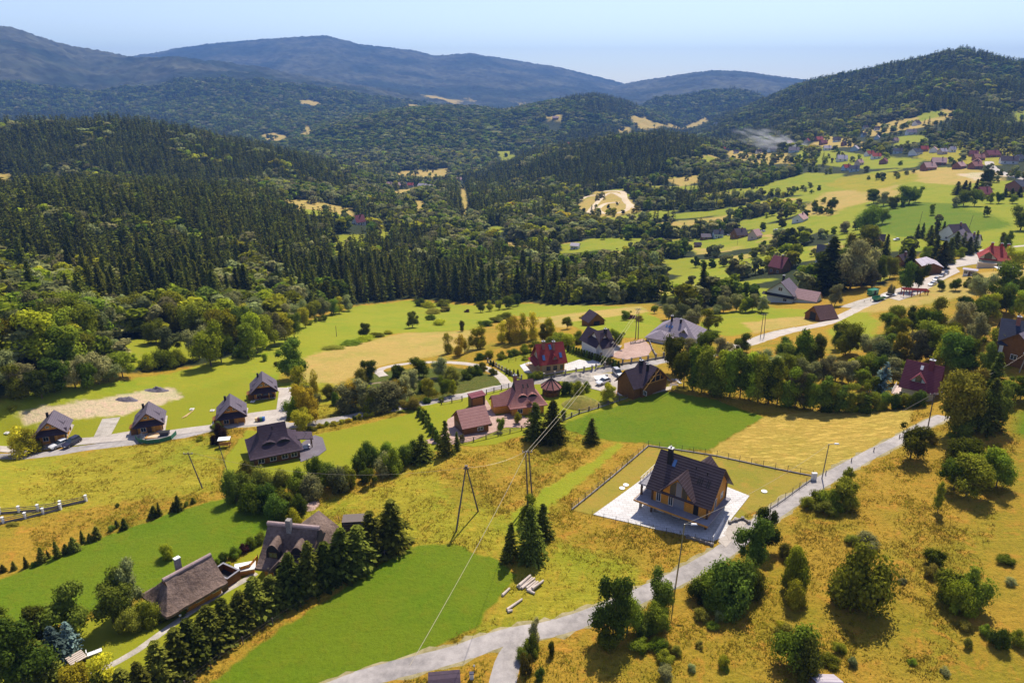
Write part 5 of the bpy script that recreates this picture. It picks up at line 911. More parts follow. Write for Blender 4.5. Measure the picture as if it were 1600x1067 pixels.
HAND = """spruce 836 688 58 30;spruce 863 690 62 34;spruce 924 690 36 26;spruce 697 710 52 19;spruce 715 703 28 15;spruce 796 875 56 30;spruce 829 872 74 38;spruce 846 838 50 28;tall_mid 822 818 44 30
spruce 612 852 68 58.56;spruce 586 868 66 53.68;spruce 560 885 62 51.24;spruce 536 899 70 51.24;spruce 512 910 60 48.8;spruce 488 922 70 48.8;spruce 455 935 66 46.36;spruce 430 948 48 43.92;spruce 404 962 57.6 51.24;spruce 380 978 51.2 48.8;spruce 356 995 56 51.24;spruce 330 1012 59.2 51.24;spruce 306 1032 64 53.68;spruce 280 1052 67.2 56.12;spruce 255 1075 70.4 58.56;spruce 228 1100 64 58.56;spruce 196 1095 48 48.8;spruce 160 1085 40 41.48
tall_yellow 170 1075 55 40;bush_yellow 120 1075 40 60;round_dark 120 990 82 74;round_dark 178 975 74 66;round_grey 205 955 74 54;bush_mid 232 975 40 46;bush_olive 205 985 34 38;bush_dark 262 962 26 40;round_dark 40 1075 100 100;tall_dark 62 1005 60 40;tall_mid 10 1040 72 60;bluespruce 92 1030 52 40;bluespruce 112 1015 44 36;spruce 75 1060 60 40;round_mid -5 1000 60 60;bush_lime 262 872 26 26;bush_mid 285 960 22 30;bush_lime 100 1000 20 30
spruce 5 893 12 8;spruce 22 890 14 9;spruce 42 886 18 10;bush_dark 54 884 10 12;spruce 66 878 24 12;spruce 76 872 14 8;spruce 91 870 26 12;spruce 104 864 16 11;spruce 117 860 22 14;bush_dark 110 862 12 14;spruce 130 848 20 10;spruce 141 846 14 9;spruce 151 842 20 12;bush_dark 175 828 10 14;spruce 183 824 12 10;spruce 195 826 17 11;spruce 240 808 18 16;spruce 250 805 22 10;spruce 272 798 14 10;spruce 280 797 24 14;bush_dark 292 790 9 9;spruce 302 786 10 7;bush_dark 183 792 8 9
bush_dark 366 782 54 38;bush_dark 388 778 46 46;bush_olive 410 772 42 44;bush_mid 392 798 44 50;bush_dark 420 796 46 48;bush_mid 448 798 44 46;bush_dark 436 812 44 44;bush_dark 466 805 36 34;bush_olive 440 770 40 42;bush_mid 470 768 42 40;bush_grey 487 776 38 40;bush_mid 495 752 44 36;bush_dark 512 762 44 36;bush_grey 530 768 44 42;bush_mid 548 760 42 36;bush_dark 562 738 42 30;bush_dark 576 728 44 28;round_mid 579 758 28 24;bush_grey 598 742 40 36;bush_mid 616 738 44 38;bush_dark 634 728 36 32;bush_dark 645 720 36 28;spruce 660 720 40 26;bush_mid 603 722 34 30;bush_dark 570 752 20 20;bush_lime 460 818 30 26;bush_olive 386 760 40 34;bush_red 540 750 26 22
bush_mid 340 886 16 24;bush_dark 352 878 16 22;bush_mid 366 870 18 22;bush_red 380 862 16 20;bush_mid 394 855 18 22;bush_dark 408 846 18 22;bush_lime 356 888 12 14
column_dark 655 650 16 8;column_dark 659 655 16 8;column_dark 663 660 17 8;column_dark 667 666 18 8;column_dark 671 672 18 8;column_dark 675 678 19 9;column_dark 679 684 19 9;column_dark 683 690 20 9;column_dark 687 697 20 9;column_dark 665 652 13 7;column_dark 669 657 13 7;bush_yellow 661 645 10 10;bush_yellow 656 640 8 9
bush_yellow 500 668 8 14;bush_lime 510 665 8 12;bush_yellow 522 664 8 13;bush_lime 534 661 8 12;bush_yellow 545 659 8 13;bush_dark 553 656 8 8;bush_yellow 562 654 9 12;bush_lime 572 651 8 11;bush_yellow 582 649 8 12;bush_dark 590 647 9 8;bush_yellow 600 644 9 12;bush_lime 610 642 8 11;bush_yellow 620 639 9 12;bush_dark 630 637 8 9;bush_yellow 640 635 8 12;bush_olive 485 672 8 22;bush_grey 590 648 14 24
tall_grey 545 640 48 36;tall_yellow 556 638 50 34;tall_grey 568 640 46 32;tall_lime 582 640 44 32;tall_grey 594 642 50 40;tall_grey 610 636 42 34;round_grey 632 628 40 34;round_grey 640 612 34 34;tall_yellow 622 630 44 30;round_dark 576 596 34 30;bush_olive 566 600 26 30;bush_mid 620 590 26 28;round_mid 655 590 32 34;round_grey 690 590 34 34;bush_olive 705 598 26 34;bush_dark 730 590 20 30;bush_mid 745 585 18 24;bush_dark 660 612 20 28;bush_dark 600 640 20 30;bush_olive 640 640 24 36;bush_dark 524 632 22 18;bush_olive 515 622 26 26;round_lime 670 623 32 24;round_lime 692 620 32 24;round_lime 708 618 26 20;bush_dark 668 630 12 14;bush_mid 690 628 10 12;bush_olive 755 578 14 20;bush_olive 770 585 12 16
round_yellow 478 662 60 44;tall_yellow 470 628 56 34;tall_yellow 494 622 46 16;round_lime 474 676 40 36;bush_mid 462 650 36 34;round_grey 486 645 46 34;round_dark 460 592 60 52;bush_mid 432 572 10 8;tall_lime 414 564 13 12
round_dark 570 528 24 22;round_dark 645 512 26 27;tall_mid 494 504 9 7;round_mid 508 503 13 11;tall_mid 722 518 18 11;round_yellow 746 545 34 30;tall_yellow 716 556 34 18;tall_yellow 700 552 32 16;tall_yellow 726 552 28 14;tall_yellow 785 536 34 20;tall_yellow 796 536 40 18;tall_yellow 807 536 44 20;tall_yellow 818 534 44 18;tall_yellow 834 530 42 22;round_yellow 860 532 36 26;round_lime 848 534 30 24;bush_mid 870 540 28 34;bush_lime 890 540 22 30;bush_mid 905 535 22 30;round_mid 886 514 20 18;bush_dark 860 544 20 26;bush_mid 840 548 18 30;bush_lime 820 552 16 26;bush_dark 800 556 14 22;bush_mid 785 560 14 20;bush_lime 765 560 14 18;bush_mid 750 562 12 20;bush_mid 820 562 8 14;round_mid 964 542 30 26;round_lime 950 535 22 20;bush_yellow 912 502 12 16;bush_lime 935 502 12 14
bush_lime 690 508 10 26;bush_mid 672 500 12 20;bush_mid 545 538 7 40;bush_lime 570 532 7 40;bush_mid 590 526 7 30;bush_olive 520 545 6 40;bush_lime 604 522 6 20;bush_mid 760 510 10 30;bush_olive 775 504 10 30;bush_mid 790 498 12 26;bush_lime 670 480 12 26;bush_dark 655 478 14 20;bush_mid 690 478 12 26;bush_olive 675 490 9 34;bush_olive 695 487 9 24;bush_red 730 488 6 10
round_mid 751 488 20 18;round_lime 765 486 18 16;round_mid 795 482 24 22;round_lime 780 484 16 15;round_dark 808 478 20 18;round_dark 888 502 8 9;bush_red 980 498 8 26;round_mid 978 500 18 18;bush_olive 1000 502 10 18;round_mid 1023 490 14 13;tall_mid 1038 480 24 12
round_grey 1062 508 34 30;round_grey 1080 512 34 34;round_lime 1107 516 36 36;round_grey 1045 500 26 26;round_grey 1050 488 24 24;round_grey 1130 488 26 26;round_grey 1150 486 28 26;round_lime 1160 488 22 20;round_dark 1165 488 24 22;round_grey 1175 486 28 26;bush_grey 1120 490 16 22;round_grey 1190 488 26 24
round_lime 55 568 88 100;round_lime 20 560 66 66;round_mid 90 560 76 60;tall_lime 122 555 50 30;round_grey 12 600 50 56;tall_mid 30 622 56 34;round_grey 45 616 50 46;round_dark 66 622 46 44;tall_dark 85 612 54 40;round_mid 98 606 50 44;round_grey 118 606 50 44;round_mid 136 606 52 44;round_grey 155 600 54 46;round_grey 170 596 40 40;round_mid 192 590 44 40;round_olive 0 0 0 0;round_grey 165 548 32 32;round_grey 186 556 26 26;round_lime 210 565 14 14;bush_lime 235 575 30 40;bush_mid 258 574 32 50;bush_lime 276 570 28 36;round_grey 262 552 44 44;round_mid 245 538 40 36;round_lime 330 572 66 56;round_grey 312 560 52 40;round_mid 346 566 60 40;bush_dark 372 558 22 22;tall_mid 388 560 56 34;round_lime 402 552 62 40;round_dark 380 545 66 40;round_mid 416 545 58 36;round_grey 430 540 54 34;tall_lime 446 536 50 30;round_mid 460 528 42 30;round_grey 452 520 48 34;round_lime 478 512 34 26;round_grey 468 505 36 30;round_mid 492 500 32 28;round_grey 505 495 32 28;round_mid 518 492 30 28;round_lime 530 490 28 26;round_grey 544 486 24 26;bush_lime 485 508 8 18;bush_olive 500 502 6 14;tall_grey 350 545 60 30;bush_olive 230 580 10 20;bush_mid 20 640 10 16
bush_dark 885 614 22 22;bush_mid 902 616 24 28;bush_mid 872 608 14 18;bush_mid 915 610 16 16;round_lime 948 628 30 30;bush_mid 840 592 16 18;bush_dark 832 596 14 16;bush_lime 848 590 10 12;round_lime 808 662 20 16;round_mid 782 674 22 15;round_mid 752 666 18 18;bush_lime 850 676 10 12;tall_lime 880 655 16 10;bush_dark 766 664 8 9;round_grey 722 690 12 12;spruce 792 584 10 5;spruce 797 586 10 5;spruce 803 587 11 6;spruce 809 588 12 6;spruce 767 570 8 5;spruce 771 572 9 5
round_gold 1050 585 62 52;round_mid 1068 606 60 38;tall_mid 1082 610 70 34;tall_mid 1096 613 74 36;tall_dark 1110 616 72 36;tall_lime 1126 618 70 34;round_mid 1094 590 60 44;tall_mid 1140 620 76 36;tall_dark 1156 622 72 34;tall_lime 1170 624 74 34;tall_mid 1184 628 76 36;tall_dark 1200 630 72 34;tall_mid 1214 632 70 34;tall_mid 1228 634 64 34;round_grey 1242 636 56 36;tall_dark 1256 638 56 30;round_mid 1270 640 52 34;tall_dark 1284 642 54 28;round_mid 1298 642 48 30;tall_dark 1312 644 50 26;round_olive 0 0 0 0;tall_mid 1326 643 44 26;bush_dark 1340 642 34 28;tall_mid 1352 640 42 20;bush_mid 1366 640 32 26;round_mid 1366 622 42 34;bluespruce 1373 622 58 32;bush_dark 1384 638 28 26;bush_dark 1398 638 28 24;bush_mid 1412 636 26 24;bush_dark 1426 636 28 24;bush_dark 1440 634 28 22;bush_mid 1378 640 20 16;bush_lime 1338 644 12 14;column_dark 1290 642 36 18;column_dark 1350 644 30 16
round_mid 1150 585 44 36;round_grey 1180 590 44 40;round_grey 1205 595 46 42;round_mid 1235 600 48 44;round_grey 1262 604 44 42;round_grey 1285 600 42 42;round_grey 1305 596 38 38;round_grey 1325 600 40 40;round_mid 1345 605 36 34;bush_yellow 1330 572 16 14;round_dark 1160 550 32 30;round_grey 1125 560 36 32;round_mid 1105 555 40 36;round_grey 1080 560 30 30;round_dark 1228 580 46 44;tall_dark 1226 552 30 26;tall_mid 1250 578 66 36;tall_dark 1258 575 60 34;round_dark 1272 572 52 34;round_dark 1305 545 44 26;round_mid 1320 555 54 40;round_dark 1328 552 50 34;round_grey 1358 560 40 36;round_grey 1372 580 52 50;round_mid 1350 590 40 40;tall_dark 1380 555 44 30
round_mid 1385 520 34 32;round_mid 1400 510 36 34;round_dark 1362 590 40 34;round_gold 1460 522 62 52;round_mid 1440 530 52 44;round_lime 1400 535 40 36;round_dark 1425 520 40 36;round_grey 1500 520 50 44;round_dark 1508 500 36 34;round_lime 1540 502 44 40;round_mid 1530 512 50 44;round_mid 1555 492 50 40;round_dark 1572 488 50 40;round_lime 1590 498 46 40;round_grey 1520 540 56 46;round_mid 1455 560 60 50;round_dark 1490 585 64 56;round_lime 1475 575 66 60;round_mid 1510 570 56 50;round_gold 1490 545 40 36;round_grey 1430 570 60 50;round_yellow 1405 575 54 46;round_mid 1555 560 50 40;round_lime 1574 556 40 34;round_dark 1540 580 50 40;spruce 1549 610 60 24;round_mid 1572 625 40 40;round_lime 1594 624 40 40;round_mid 1415 600 40 34;round_grey 1395 600 44 38
round_gold 1490 680 104 78;round_gold 1512 640 66 46;round_dark 1528 672 70 50;spruce 1540 670 80 38;round_dark 1552 668 64 44;round_dark 1508 672 60 50;bush_dark 1500 684 30 46;round_mid 1422 716 62 52;bush_olive 1452 692 20 26;round_mid 1510 772 64 66;round_lime 1540 755 62 56;round_mid 1500 735 56 56;round_mid 1556 762 60 50;round_mid 1490 765 52 46;tall_mid 1465 800 48 15
round_dark 1178 888 82 58;round_dark 1196 860 62 40;bush_dark 1130 945 72 80;bush_mid 1110 938 50 60;bush_dark 1155 940 66 70;bush_mid 1176 930 44 44;bush_mid 1130 960 24 44;bush_dark 1095 935 34 40;round_mid 1316 790 42 46;bush_mid 1282 788 26 36;bush_mid 1300 795 34 46;tall_mid 1322 768 40 22;bush_mid 1262 792 20 26
bush_mid 1332 945 108 94;bush_lime 1238 925 74 48;bush_lime 1240 945 44 40;bush_olive 1225 870 22 26;bush_lime 1242 880 30 30;bush_mid 1245 1040 72 80;bush_olive 1256 1058 60 56;bush_mid 1458 885 34 34;bush_mid 1482 938 56 60;bush_mid 1510 945 70 62;bush_lime 1496 955 54 56;bush_dark 1560 1010 34 34;bush_mid 1590 1005 26 30;bush_olive 1510 1010 18 18;bush_mid 1540 990 18 20;bush_mid 1575 880 14 30;bush_olive 1290 800 18 40
round_dark 958 1002 88 70;round_mid 980 990 60 44;round_dark 1028 962 62 50;round_mid 1026 985 40 44;bush_dark 1010 985 40 50;bush_mid 948 1006 30 40;bush_mid 832 1020 32 30;tall_grey 834 1012 40 18;bush_dark 860 1022 22 16;bush_olive 822 1050 34 24;bush_dark 815 1030 20 26;bush_dark 842 1060 20 20
round_grey 1328 452 82 62;round_grey 1345 448 60 44;spruce 1292 456 84 60;round_dark 1278 452 60 44;round_mid 1310 425 44 36;round_gold 1338 412 46 38;round_mid 1355 398 50 40;round_mid 1260 452 40 40;tall_lime 1287 455 30 20;round_grey 1304 478 34 28;round_lime 1375 440 40 30;round_mid 1390 435 36 26;round_dark 1416 456 50 34;round_dark 1434 452 42 26;spruce 1421 418 34 15;spruce 1383 398 32 15;round_mid 1416 392 18 20;spruce 1432 372 22 8;spruce 1440 372 24 8;spruce 1452 376 24 12;spruce 1462 372 26 12;spruce 1472 370 24 12;spruce 1480 372 22 12;spruce 1468 420 44 20;spruce 1478 412 40 20;spruce 1460 412 44 22;spruce 1450 400 30 16;spruce 1490 398 36 16;spruce 1502 396 34 16;spruce 1522 394 34 12;spruce 1512 398 28 14;round_lime 1445 408 24 20;round_mid 1455 395 22 20;round_lime 1500 405 20 22;tall_mid 1573 396 36 16;tall_mid 1563 392 30 12;round_dark 1594 360 36 44;round_mid 1356 364 44 44;round_dark 1378 350 26 24;round_gold 1330 398 30 24;tall_mid 1456 336 18 10;round_mid 1468 454 18 16;round_mid 1493 454 20 18;bush_mid 1512 448 18 18;round_lime 1585 420 34 36;round_mid 1566 462 56 50;round_grey 1530 470 44 40;round_mid 1598 470 54 44;round_grey 1520 455 30 28;round_grey 1362 450 34 28;bush_grey 1392 462 22 12;round_mid 1300 330 20 18;round_mid 1420 320 34 40;round_grey 1380 322 22 24;round_mid 1395 326 20 18;round_dark 1365 318 22 30;round_dark 1430 316 24 16;round_mid 1505 322 26 26;round_mid 1522 322 28 26;round_lime 1547 318 18 14;round_dark 1560 318 18 14;spruce 1496 304 20 12;spruce 1504 304 22 12;spruce 1512 304 20 12;spruce 1524 300 20 12;tall_dark 1536 294 30 14;tall_dark 1545 294 28 14;round_mid 1582 318 16 16;spruce 1592 308 16 10;spruce 1580 308 14 9;spruce 1570 308 14 9;bush_olive 1033 970 13 18;bush_mid 1002 1016 17 35;bush_mid 1031 1014 17 35;bush_grey 1036 1056 17 36;bush_mid 1112 979 11 23;bush_mid 1134 1046 9 16;bush_olive 1094 1011 10 17;bush_lime 1132 1043 18 23;bush_mid 1040 1031 18 31;bush_olive 1057 1021 13 20;bush_grey 1036 1041 8 15;bush_olive 1039 1014 16 23;bush_olive 1094 966 15 26;bush_lime 1025 1004 11 21;bush_grey 1126 970 16 25;bush_grey 1081 1047 11 17;bush_grey 1354 849 18 40;bush_grey 1477 1051 11 18;bush_lime 1218 983 16 22;bush_mid 1424 1036 9 15;bush_grey 1578 912 12 21;bush_mid 1312 1016 14 25;bush_grey 1242 1041 8 11;bush_olive 1225 988 15 27;bush_grey 1409 910 9 16;bush_olive 1494 930 13 20;bush_olive 1332 848 13 25;bush_olive 1340 887 8 12;bush_olive 1257 885 13 19;bush_mid 1294 1036 14 32;bush_grey 1329 1038 13 19;bush_olive 1243 1032 12 22;bush_olive 1505 981 14 27;bush_olive 1455 899 19 26;bush_red 343 692 36 28;bush_mid 342 672 16 20;tall_yellow 36 710 46 36;tall_yellow 52 706 40 28;bush_lime 312 688 8 16;bush_olive 20 820 6 20"""
for it in HAND.replace('\n', ';').split(';'):
    k, px, py, hp, wp = it.split(); px, py, hp, wp = float(px), float(py), float(hp), float(wp)
    if hp == 0: continue
    p, h, wd = wsize(px, py, hp, wp)
    put_tree(k, p.x, p.y, p.z - .1, h * 1.04, wd * 1.12, px, py)

# ---------------------------------------------------------------- forests
def clear_of_houses(x, y):
    ok = np.ones(x.shape, bool)
    for ex, ey, er in EXC:
        D = math.hypot(ex, ey); ux, uy = ex / D, ey / D; dx = x - ex; dy = y - ey; al = dx * ux + dy * uy; ac = np.abs(-dx * uy + dy * ux)
        ok &= ~((ac < er) & (al > -er - min(11 * D / max(CAMH - on(ex, ey), 20) + 4, 110)) & (al < er))
    return ok
def frac_con(px, py):   # share of conifers by part of the picture
    f = np.full(px.shape, .22)
    def reg(poly, v):
        nonlocal f; s = sdist(px, py, poly); a = np.clip(s / 12 + .5, 0, 1); f = f * (1 - a) + v * a
    reg([(-400,160),(0,180),(200,180),(460,240),(560,280),(540,300),(420,290),(300,295),(0,285),(-400,280)], .86)
    reg([(-400,285),(0,285),(300,290),(520,330),(540,380),(500,440),(400,440),(200,500),(0,480),(-400,500)], .9)
    reg([(-400,480),(0,420),(150,460),(150,520),(-400,560)], .45)
    reg([(440,400),(600,370),(860,390),(860,490),(440,490)], .62)
    reg([(700,300),(780,250),(900,205),(1060,200),(1110,230),(1000,290),(900,300),(760,350),(700,340)], .8)
    reg([(1050,210),(1200,150),(1400,90),(1650,70),(1650,190),(1400,175),(1250,215),(1100,240)], .6)
    reg([(880,140),(930,140),(1000,160),(980,190),(900,180)], .8); reg([(1440,190),(1640,180),(1640,225),(1500,225),(1420,215)], .85); reg([(1040,285),(1120,275),(1150,320),(1040,330)], .6)
    reg([(400,170),(700,160),(880,160),(860,240),(600,260),(440,240)], .06)
    return f
PX, PY, PZ, PH, PW, PK = [], [], [], [], [], []
def scatter(D0, D1, sp, wscale, hs=1.0):
    aw = .74; n_ = int(aw * (D1 ** 2 - D0 ** 2) / sp ** 2); ks = np.arange(n_)
    D = np.sqrt(D0 ** 2 + (D1 ** 2 - D0 ** 2) * (ks + .5) / n_); a = -aw + 2 * aw * ((ks * .6180339887) % 1)   # even, unpatterned spread
    x = D * np.sin(a) + rng.normal(0, sp * .22, n_); y = D * np.cos(a) + rng.normal(0, sp * .22, n_)
    d = forested(x, y, True); z = gh(x, y); px, py = proj(x, y, z)
    cl = fbm(x / 38, y / 38, 21, 3); sparse = clear_of_houses(x, y) & (d < 0) & (d > -400) & (-sdist(x, y, OPENW) > 3) & (cl > .13) & (rng.random(n_) < .40); hw = sdist(x, y, HW) > 0
    near = (d > 2.5) & clear_of_houses(x, y); keep = np.where(hw & near, rng.random(n_) < (.35 + 1.2 * np.clip(cl, 0, .5)), near) | sparse | (hw & ~near & clear_of_houses(x, y) & (rng.random(n_) < .30))
    keep &= (px > -160) & (px < 1760)
    x, y, z, px, py, d, cl = [q[keep] for q in (x, y, z, px, py, d, cl)]; m_ = len(x)
    fc_ = frac_con(px, py); patch = fbm(x / 55, y / 55, 31, 3) * 2.1
    con = (rng.random(m_) * .55 + .225 + patch) < fc_; con &= ~(d < 0) | (rng.random(m_) < .3)
    var = rng.random(m_); tone = fbm(x / 45, y / 45, 33, 3) + (rng.random(m_) - .5) * .35
    h = np.where(con, 12 + 10 * var, 8 + 7 * var) * hs; h = np.where(d < 0, h * .62, h); h = np.where((px > 880) & (py > 240) & (np.hypot(x, y) < 1100), h * .82, h)
    wd = np.where(con, h * .31, h * rng.uniform(.75, 1.0, m_)) * wscale
    kk = np.where(con, rng.integers(0, 4, m_), 4 + np.clip(((tone + .5) / 1.0 * np.where(np.hypot(x, y) > 2000, 3.0, 4.6)).astype(int), 0, 4) * 2 + rng.integers(0, 2, m_))
    for A_, v in ((PX, x), (PY, y), (PZ, z), (PH, h), (PW, wd), (PK, kk)): A_.append(v)
scatter(225, 620, 6.6, 1.12, 1.12); scatter(620, 1200, 8.2, 1.3, 1.12); scatter(1200, 2100, 11.5, 1.55, 1.2); scatter(2100, 4300, 17.5, 2.0, 1.4)
PX, PY, PZ, PH, PW, PK = [np.concatenate(q) for q in (PX, PY, PZ, PH, PW, PK)]
# the ones that show largest stand as trees of their own
px, py = proj(PX, PY, PZ); Dd = np.hypot(PX, PY); big_ = PH / Dd; inn = (px > 5) & (px < 1595)
edge_ok = np.ones(len(PX), bool); solo = np.zeros(len(PX), bool)
for sel, cnt in ((PK < 4, 150), (PK >= 4, 30)):
    q = np.where(sel & inn & edge_ok)[0]; q = q[np.argsort(-big_[q])][:cnt]; solo[q] = True
SOLOK = ['spruce'] * 4 + ['round_dark', 'tall_dark', 'round_mid', 'tall_mid', 'round_grey', 'round_mid', 'round_lime', 'tall_lime', 'round_yellow', 'tall_yellow']
for i in np.where(solo)[0]:
    k = SOLOK[PK[i]]; base, _, c = k.partition('_'); lr = 'left' if px[i] < 480 else ('middle' if px[i] < 900 else 'right')
    d = KD[base][1].format(CN.get(c, ''))
    put_tree(k, PX[i], PY[i], PZ[i], PH[i], PW[i], px[i], py[i], d + ' in the front ranks of the wood, %s part' % lr, '%ss in the front ranks of the wood, %s' % (d, lr), parts=False)
for _a in (0,):
    from collections import defaultdict
    gr = defaultdict(list)
    for d, rel, px_, r in PEND: gr[(d, rel)].append((px_, r))
    ORD = ['leftmost'] + [w + ' from the left' for w in 'second third fourth fifth sixth seventh eighth ninth tenth eleventh twelfth thirteenth fourteenth fifteenth sixteenth seventeenth eighteenth nineteenth twentieth'.split()]
    for (d, rel), l in gr.items():
        l.sort(key=lambda t: t[0]); d = d.replace(' broadleaf', '')
        if len(l) == 1: l[0][1]["label"] = d + ' standing ' + rel
        else:
            for i, (_, r) in enumerate(l): r["label"] = '%s %s, %s' % (d, rel, 'rightmost' if i == len(l) - 1 else ORD[min(i, 19)]); r["group"] = '%ss %s' % (d, rel)
# stuff: light prototypes, instanced
pc = bpy.data.collections.new('tree_models'); protos = []
def proto(VF, m, th, tr):
    cm = VF; tb = trunk_geo(th, tr); V = np.concatenate([cm[0], np.array(tb.v)]); F_ = [tuple(f) for f in cm[1]] + [tuple(len(cm[0]) + q for q in f) for f in tb.f]
    me = bpy.data.meshes.new('tree_model'); me.from_pydata([tuple(v) for v in V], [], F_); me.materials.append(m); me.materials.append(M['bark'])
    mi = np.zeros(len(F_), np.int32); mi[len(cm[1]):] = 1; me.polygons.foreach_set('material_index', mi); me.update()
    o = bpy.data.objects.new('m%02d' % len(protos), me); pc.objects.link(o); protos.append(o)
for s in range(4): proto(spruce_geo(50 + s, 13, 8, 3, 1.0, .085), LM_['spruce'], .8, .02)
for c in ('dark', 'mid', 'grey', 'lime', 'yellow'):
    proto(leafy_geo(60 + len(c), 12, 330, .066, 'round'), LM_[c], .45, .022); proto(leafy_geo(80 + len(c), 8, 260, .062, 'tall'), LM_[c], .6, .018)
def gn_stuff(name, pts, idx_, sc, label, cat):
    me = bpy.data.meshes.new(name); me.vertices.add(len(pts)); me.vertices.foreach_set('co', np.ascontiguousarray(pts, np.float32).ravel())
    a = me.attributes.new('model', 'INT', 'POINT'); a.data.foreach_set('value', np.ascontiguousarray(idx_, np.int32))
    a = me.attributes.new('size', 'FLOAT_VECTOR', 'POINT'); a.data.foreach_set('vector', np.ascontiguousarray(sc, np.float32).ravel())
    a = me.attributes.new('turn', 'FLOAT_VECTOR', 'POINT'); t = np.zeros((len(pts), 3), np.float32); t[:, 2] = rng.uniform(0, 6.28, len(pts)); t[:, :2] = rng.normal(0, .03, (len(pts), 2)); a.data.foreach_set('vector', t.ravel())
    ng = bpy.data.node_groups.new(name, 'GeometryNodeTree'); ng.interface.new_socket('Geometry', in_out='INPUT', socket_type='NodeSocketGeometry'); ng.interface.new_socket('Geometry', in_out='OUTPUT', socket_type='NodeSocketGeometry')
    gi = ng.nodes.new('NodeGroupInput'); go = ng.nodes.new('NodeGroupOutput'); ci = ng.nodes.new('GeometryNodeCollectionInfo'); ip = ng.nodes.new('GeometryNodeInstanceOnPoints')
    ci.inputs[0].default_value = pc; ci.inputs[1].default_value = True; ci.inputs[2].default_value = True; ip.inputs['Pick Instance'].default_value = True
    def na(n_, t): x = ng.nodes.new('GeometryNodeInputNamedAttribute'); x.data_type = t; x.inputs[0].default_value = n_; return [s for s in x.outputs if s.enabled and s.name == 'Attribute'][0]
    L = ng.links.new; L(gi.outputs[0], ip.inputs['Points']); L(ci.outputs[0], ip.inputs['Instance']); L(na('model', 'INT'), ip.inputs['Instance Index']); L(na('size', 'FLOAT_VECTOR'), ip.inputs['Scale'])
    er = ng.nodes.new('FunctionNodeEulerToRotation'); L(na('turn', 'FLOAT_VECTOR'), er.inputs[0]); L(er.outputs[0], ip.inputs['Rotation']); L(ip.outputs[0], go.inputs[0])
    o = bpy.data.objects.new(name, me); col.objects.link(o); md = o.modifiers.new('scatter', 'NODES'); md.node_group = ng; tag(o, label, cat, kind='stuff'); return o
for sel, name, lab in ((PK < 4, 'conifer_forest', 'dense dark conifer woods covering the slopes'), (PK >= 4, 'broadleaf_forest', 'billowing green broadleaf woods filling the valley and hills')):
    q = np.where(sel & ~solo)[0]; natw = np.where(PK[q] < 4, .40, np.where(PK[q] % 2 == 0, .92, .55))
    gn_stuff(name, np.column_stack([PX[q], PY[q], PZ[q] - .2]), PK[q], np.column_stack([PW[q] / natw, PW[q] / natw, PH[q]]), lab, 'forest')
print('forest instances', len(PX))


# ---------------------------------------------------------------- poles, lamps, wires
def topat(px, py, base):
    rx, ry, rz = rays(px, py); D = math.hypot(base[0], base[1]); t = D / math.hypot(rx, ry); return Vector((base[0], base[1], CAMH + rz * t))
def pole(b, t, label, r=.13, m=None, name='utility_pole', twin=0, arm=False):
    p = g1(*b); q = topat(*t, p); h = q.z - p.z; r0 = empty(name, p); tag(r0, label, 'utility pole'); 
    lx = (t[0] - b[0]) * math.hypot(p.x, p.y) / FPX
    for dx in ((-twin / 2, twin / 2) if twin else (0,)): mb = MB(); mb.tube((dx, 0, -1), (dx * .6 + lx, 0, h), r, r * .65, 8); mb.build('pole', m or M['pole_wood'], r0)
    if arm or twin:
        mb = MB(); mb.box(lx - .9, lx + .9, -.06, .06, h - .35, h - .2); a = mb.build('crossarm', m or M['pole_wood'], r0)
        for dx in (-.8, 0, .8): mb = MB(); mb.tube((lx + dx, 0, h - .2), (lx + dx, 0, h + .05), .07, .04, 6); mb.build('insulator', M['whiteframe'], a)
    return p + Vector((lx, 0, h))
T1 = pole((829, 788), (822, 704), 'tall twin wooden pole rising behind the small spruce group in the dry meadow', .16, twin=.9)
a, b = g1(712, 830), g1(748, 798); mid = (a + b) / 2; T2 = topat(731, 730, mid); rt = empty('tripod_pole', (mid.x, mid.y, mid.z)); tag(rt, 'A-shaped pole with two splayed legs in the middle of the dry meadow', 'utility pole')
for e in (a, b): mb = MB(); mb.tube(e - mid + Vector((0, 0, -.6)), Vector((0, 0, T2.z - mid.z)) + (e - mid) * .03, .16, .11, 8); mb.build('leg', M['pole_wood'], rt)
mb = MB(); mb.box(-.5, .5, -.08, .08, T2.z - mid.z - .3, T2.z - mid.z - .1); mb.box(-.25, .25, -.25, .25, T2.z - mid.z, T2.z - mid.z + .35); mb.build('crossarm', M['pole_wood'], rt)
def lamp(b, t, label, d=1):
    p = g1(*b); q = topat(*t, p); h = q.z - p.z; r = empty('street_lamp', p); tag(r, label, 'street lamp'); lx = (t[0] - b[0]) * math.hypot(p.x, p.y) / FPX
    mb = MB(); mb.tube((0, 0, -.5), (lx, 0, h), .13, .08, 10); mb.build('pole', M['metal'], r); mb = MB(); mb.tube((lx, 0, h - .1), (lx + d * .9, -.3, h + .25), .045); mb.build('arm', M['metal'], r)
    mb = MB(); mb.hexa([(lx + d * .8, -.5, h + .15), (lx + d * 1.7, -.6, h + .2), (lx + d * 1.7, -.2, h + .2), (lx + d * .8, -.15, h + .15)][::d], [(lx + d * .9, -.45, h + .34), (lx + d * 1.6, -.5, h + .34), (lx + d * 1.6, -.3, h + .34), (lx + d * .9, -.2, h + .34)][::d]); hd = mb.build('lamp_head', M['whiteframe'], r)
    mb = MB(); mb.box(lx + min(d * 1, d * 1.5), lx + max(d * 1, d * 1.5), -.45, -.25, h + .12, h + .15); mb.build('lens', M['glass'], hd); return p + Vector((lx, 0, h))
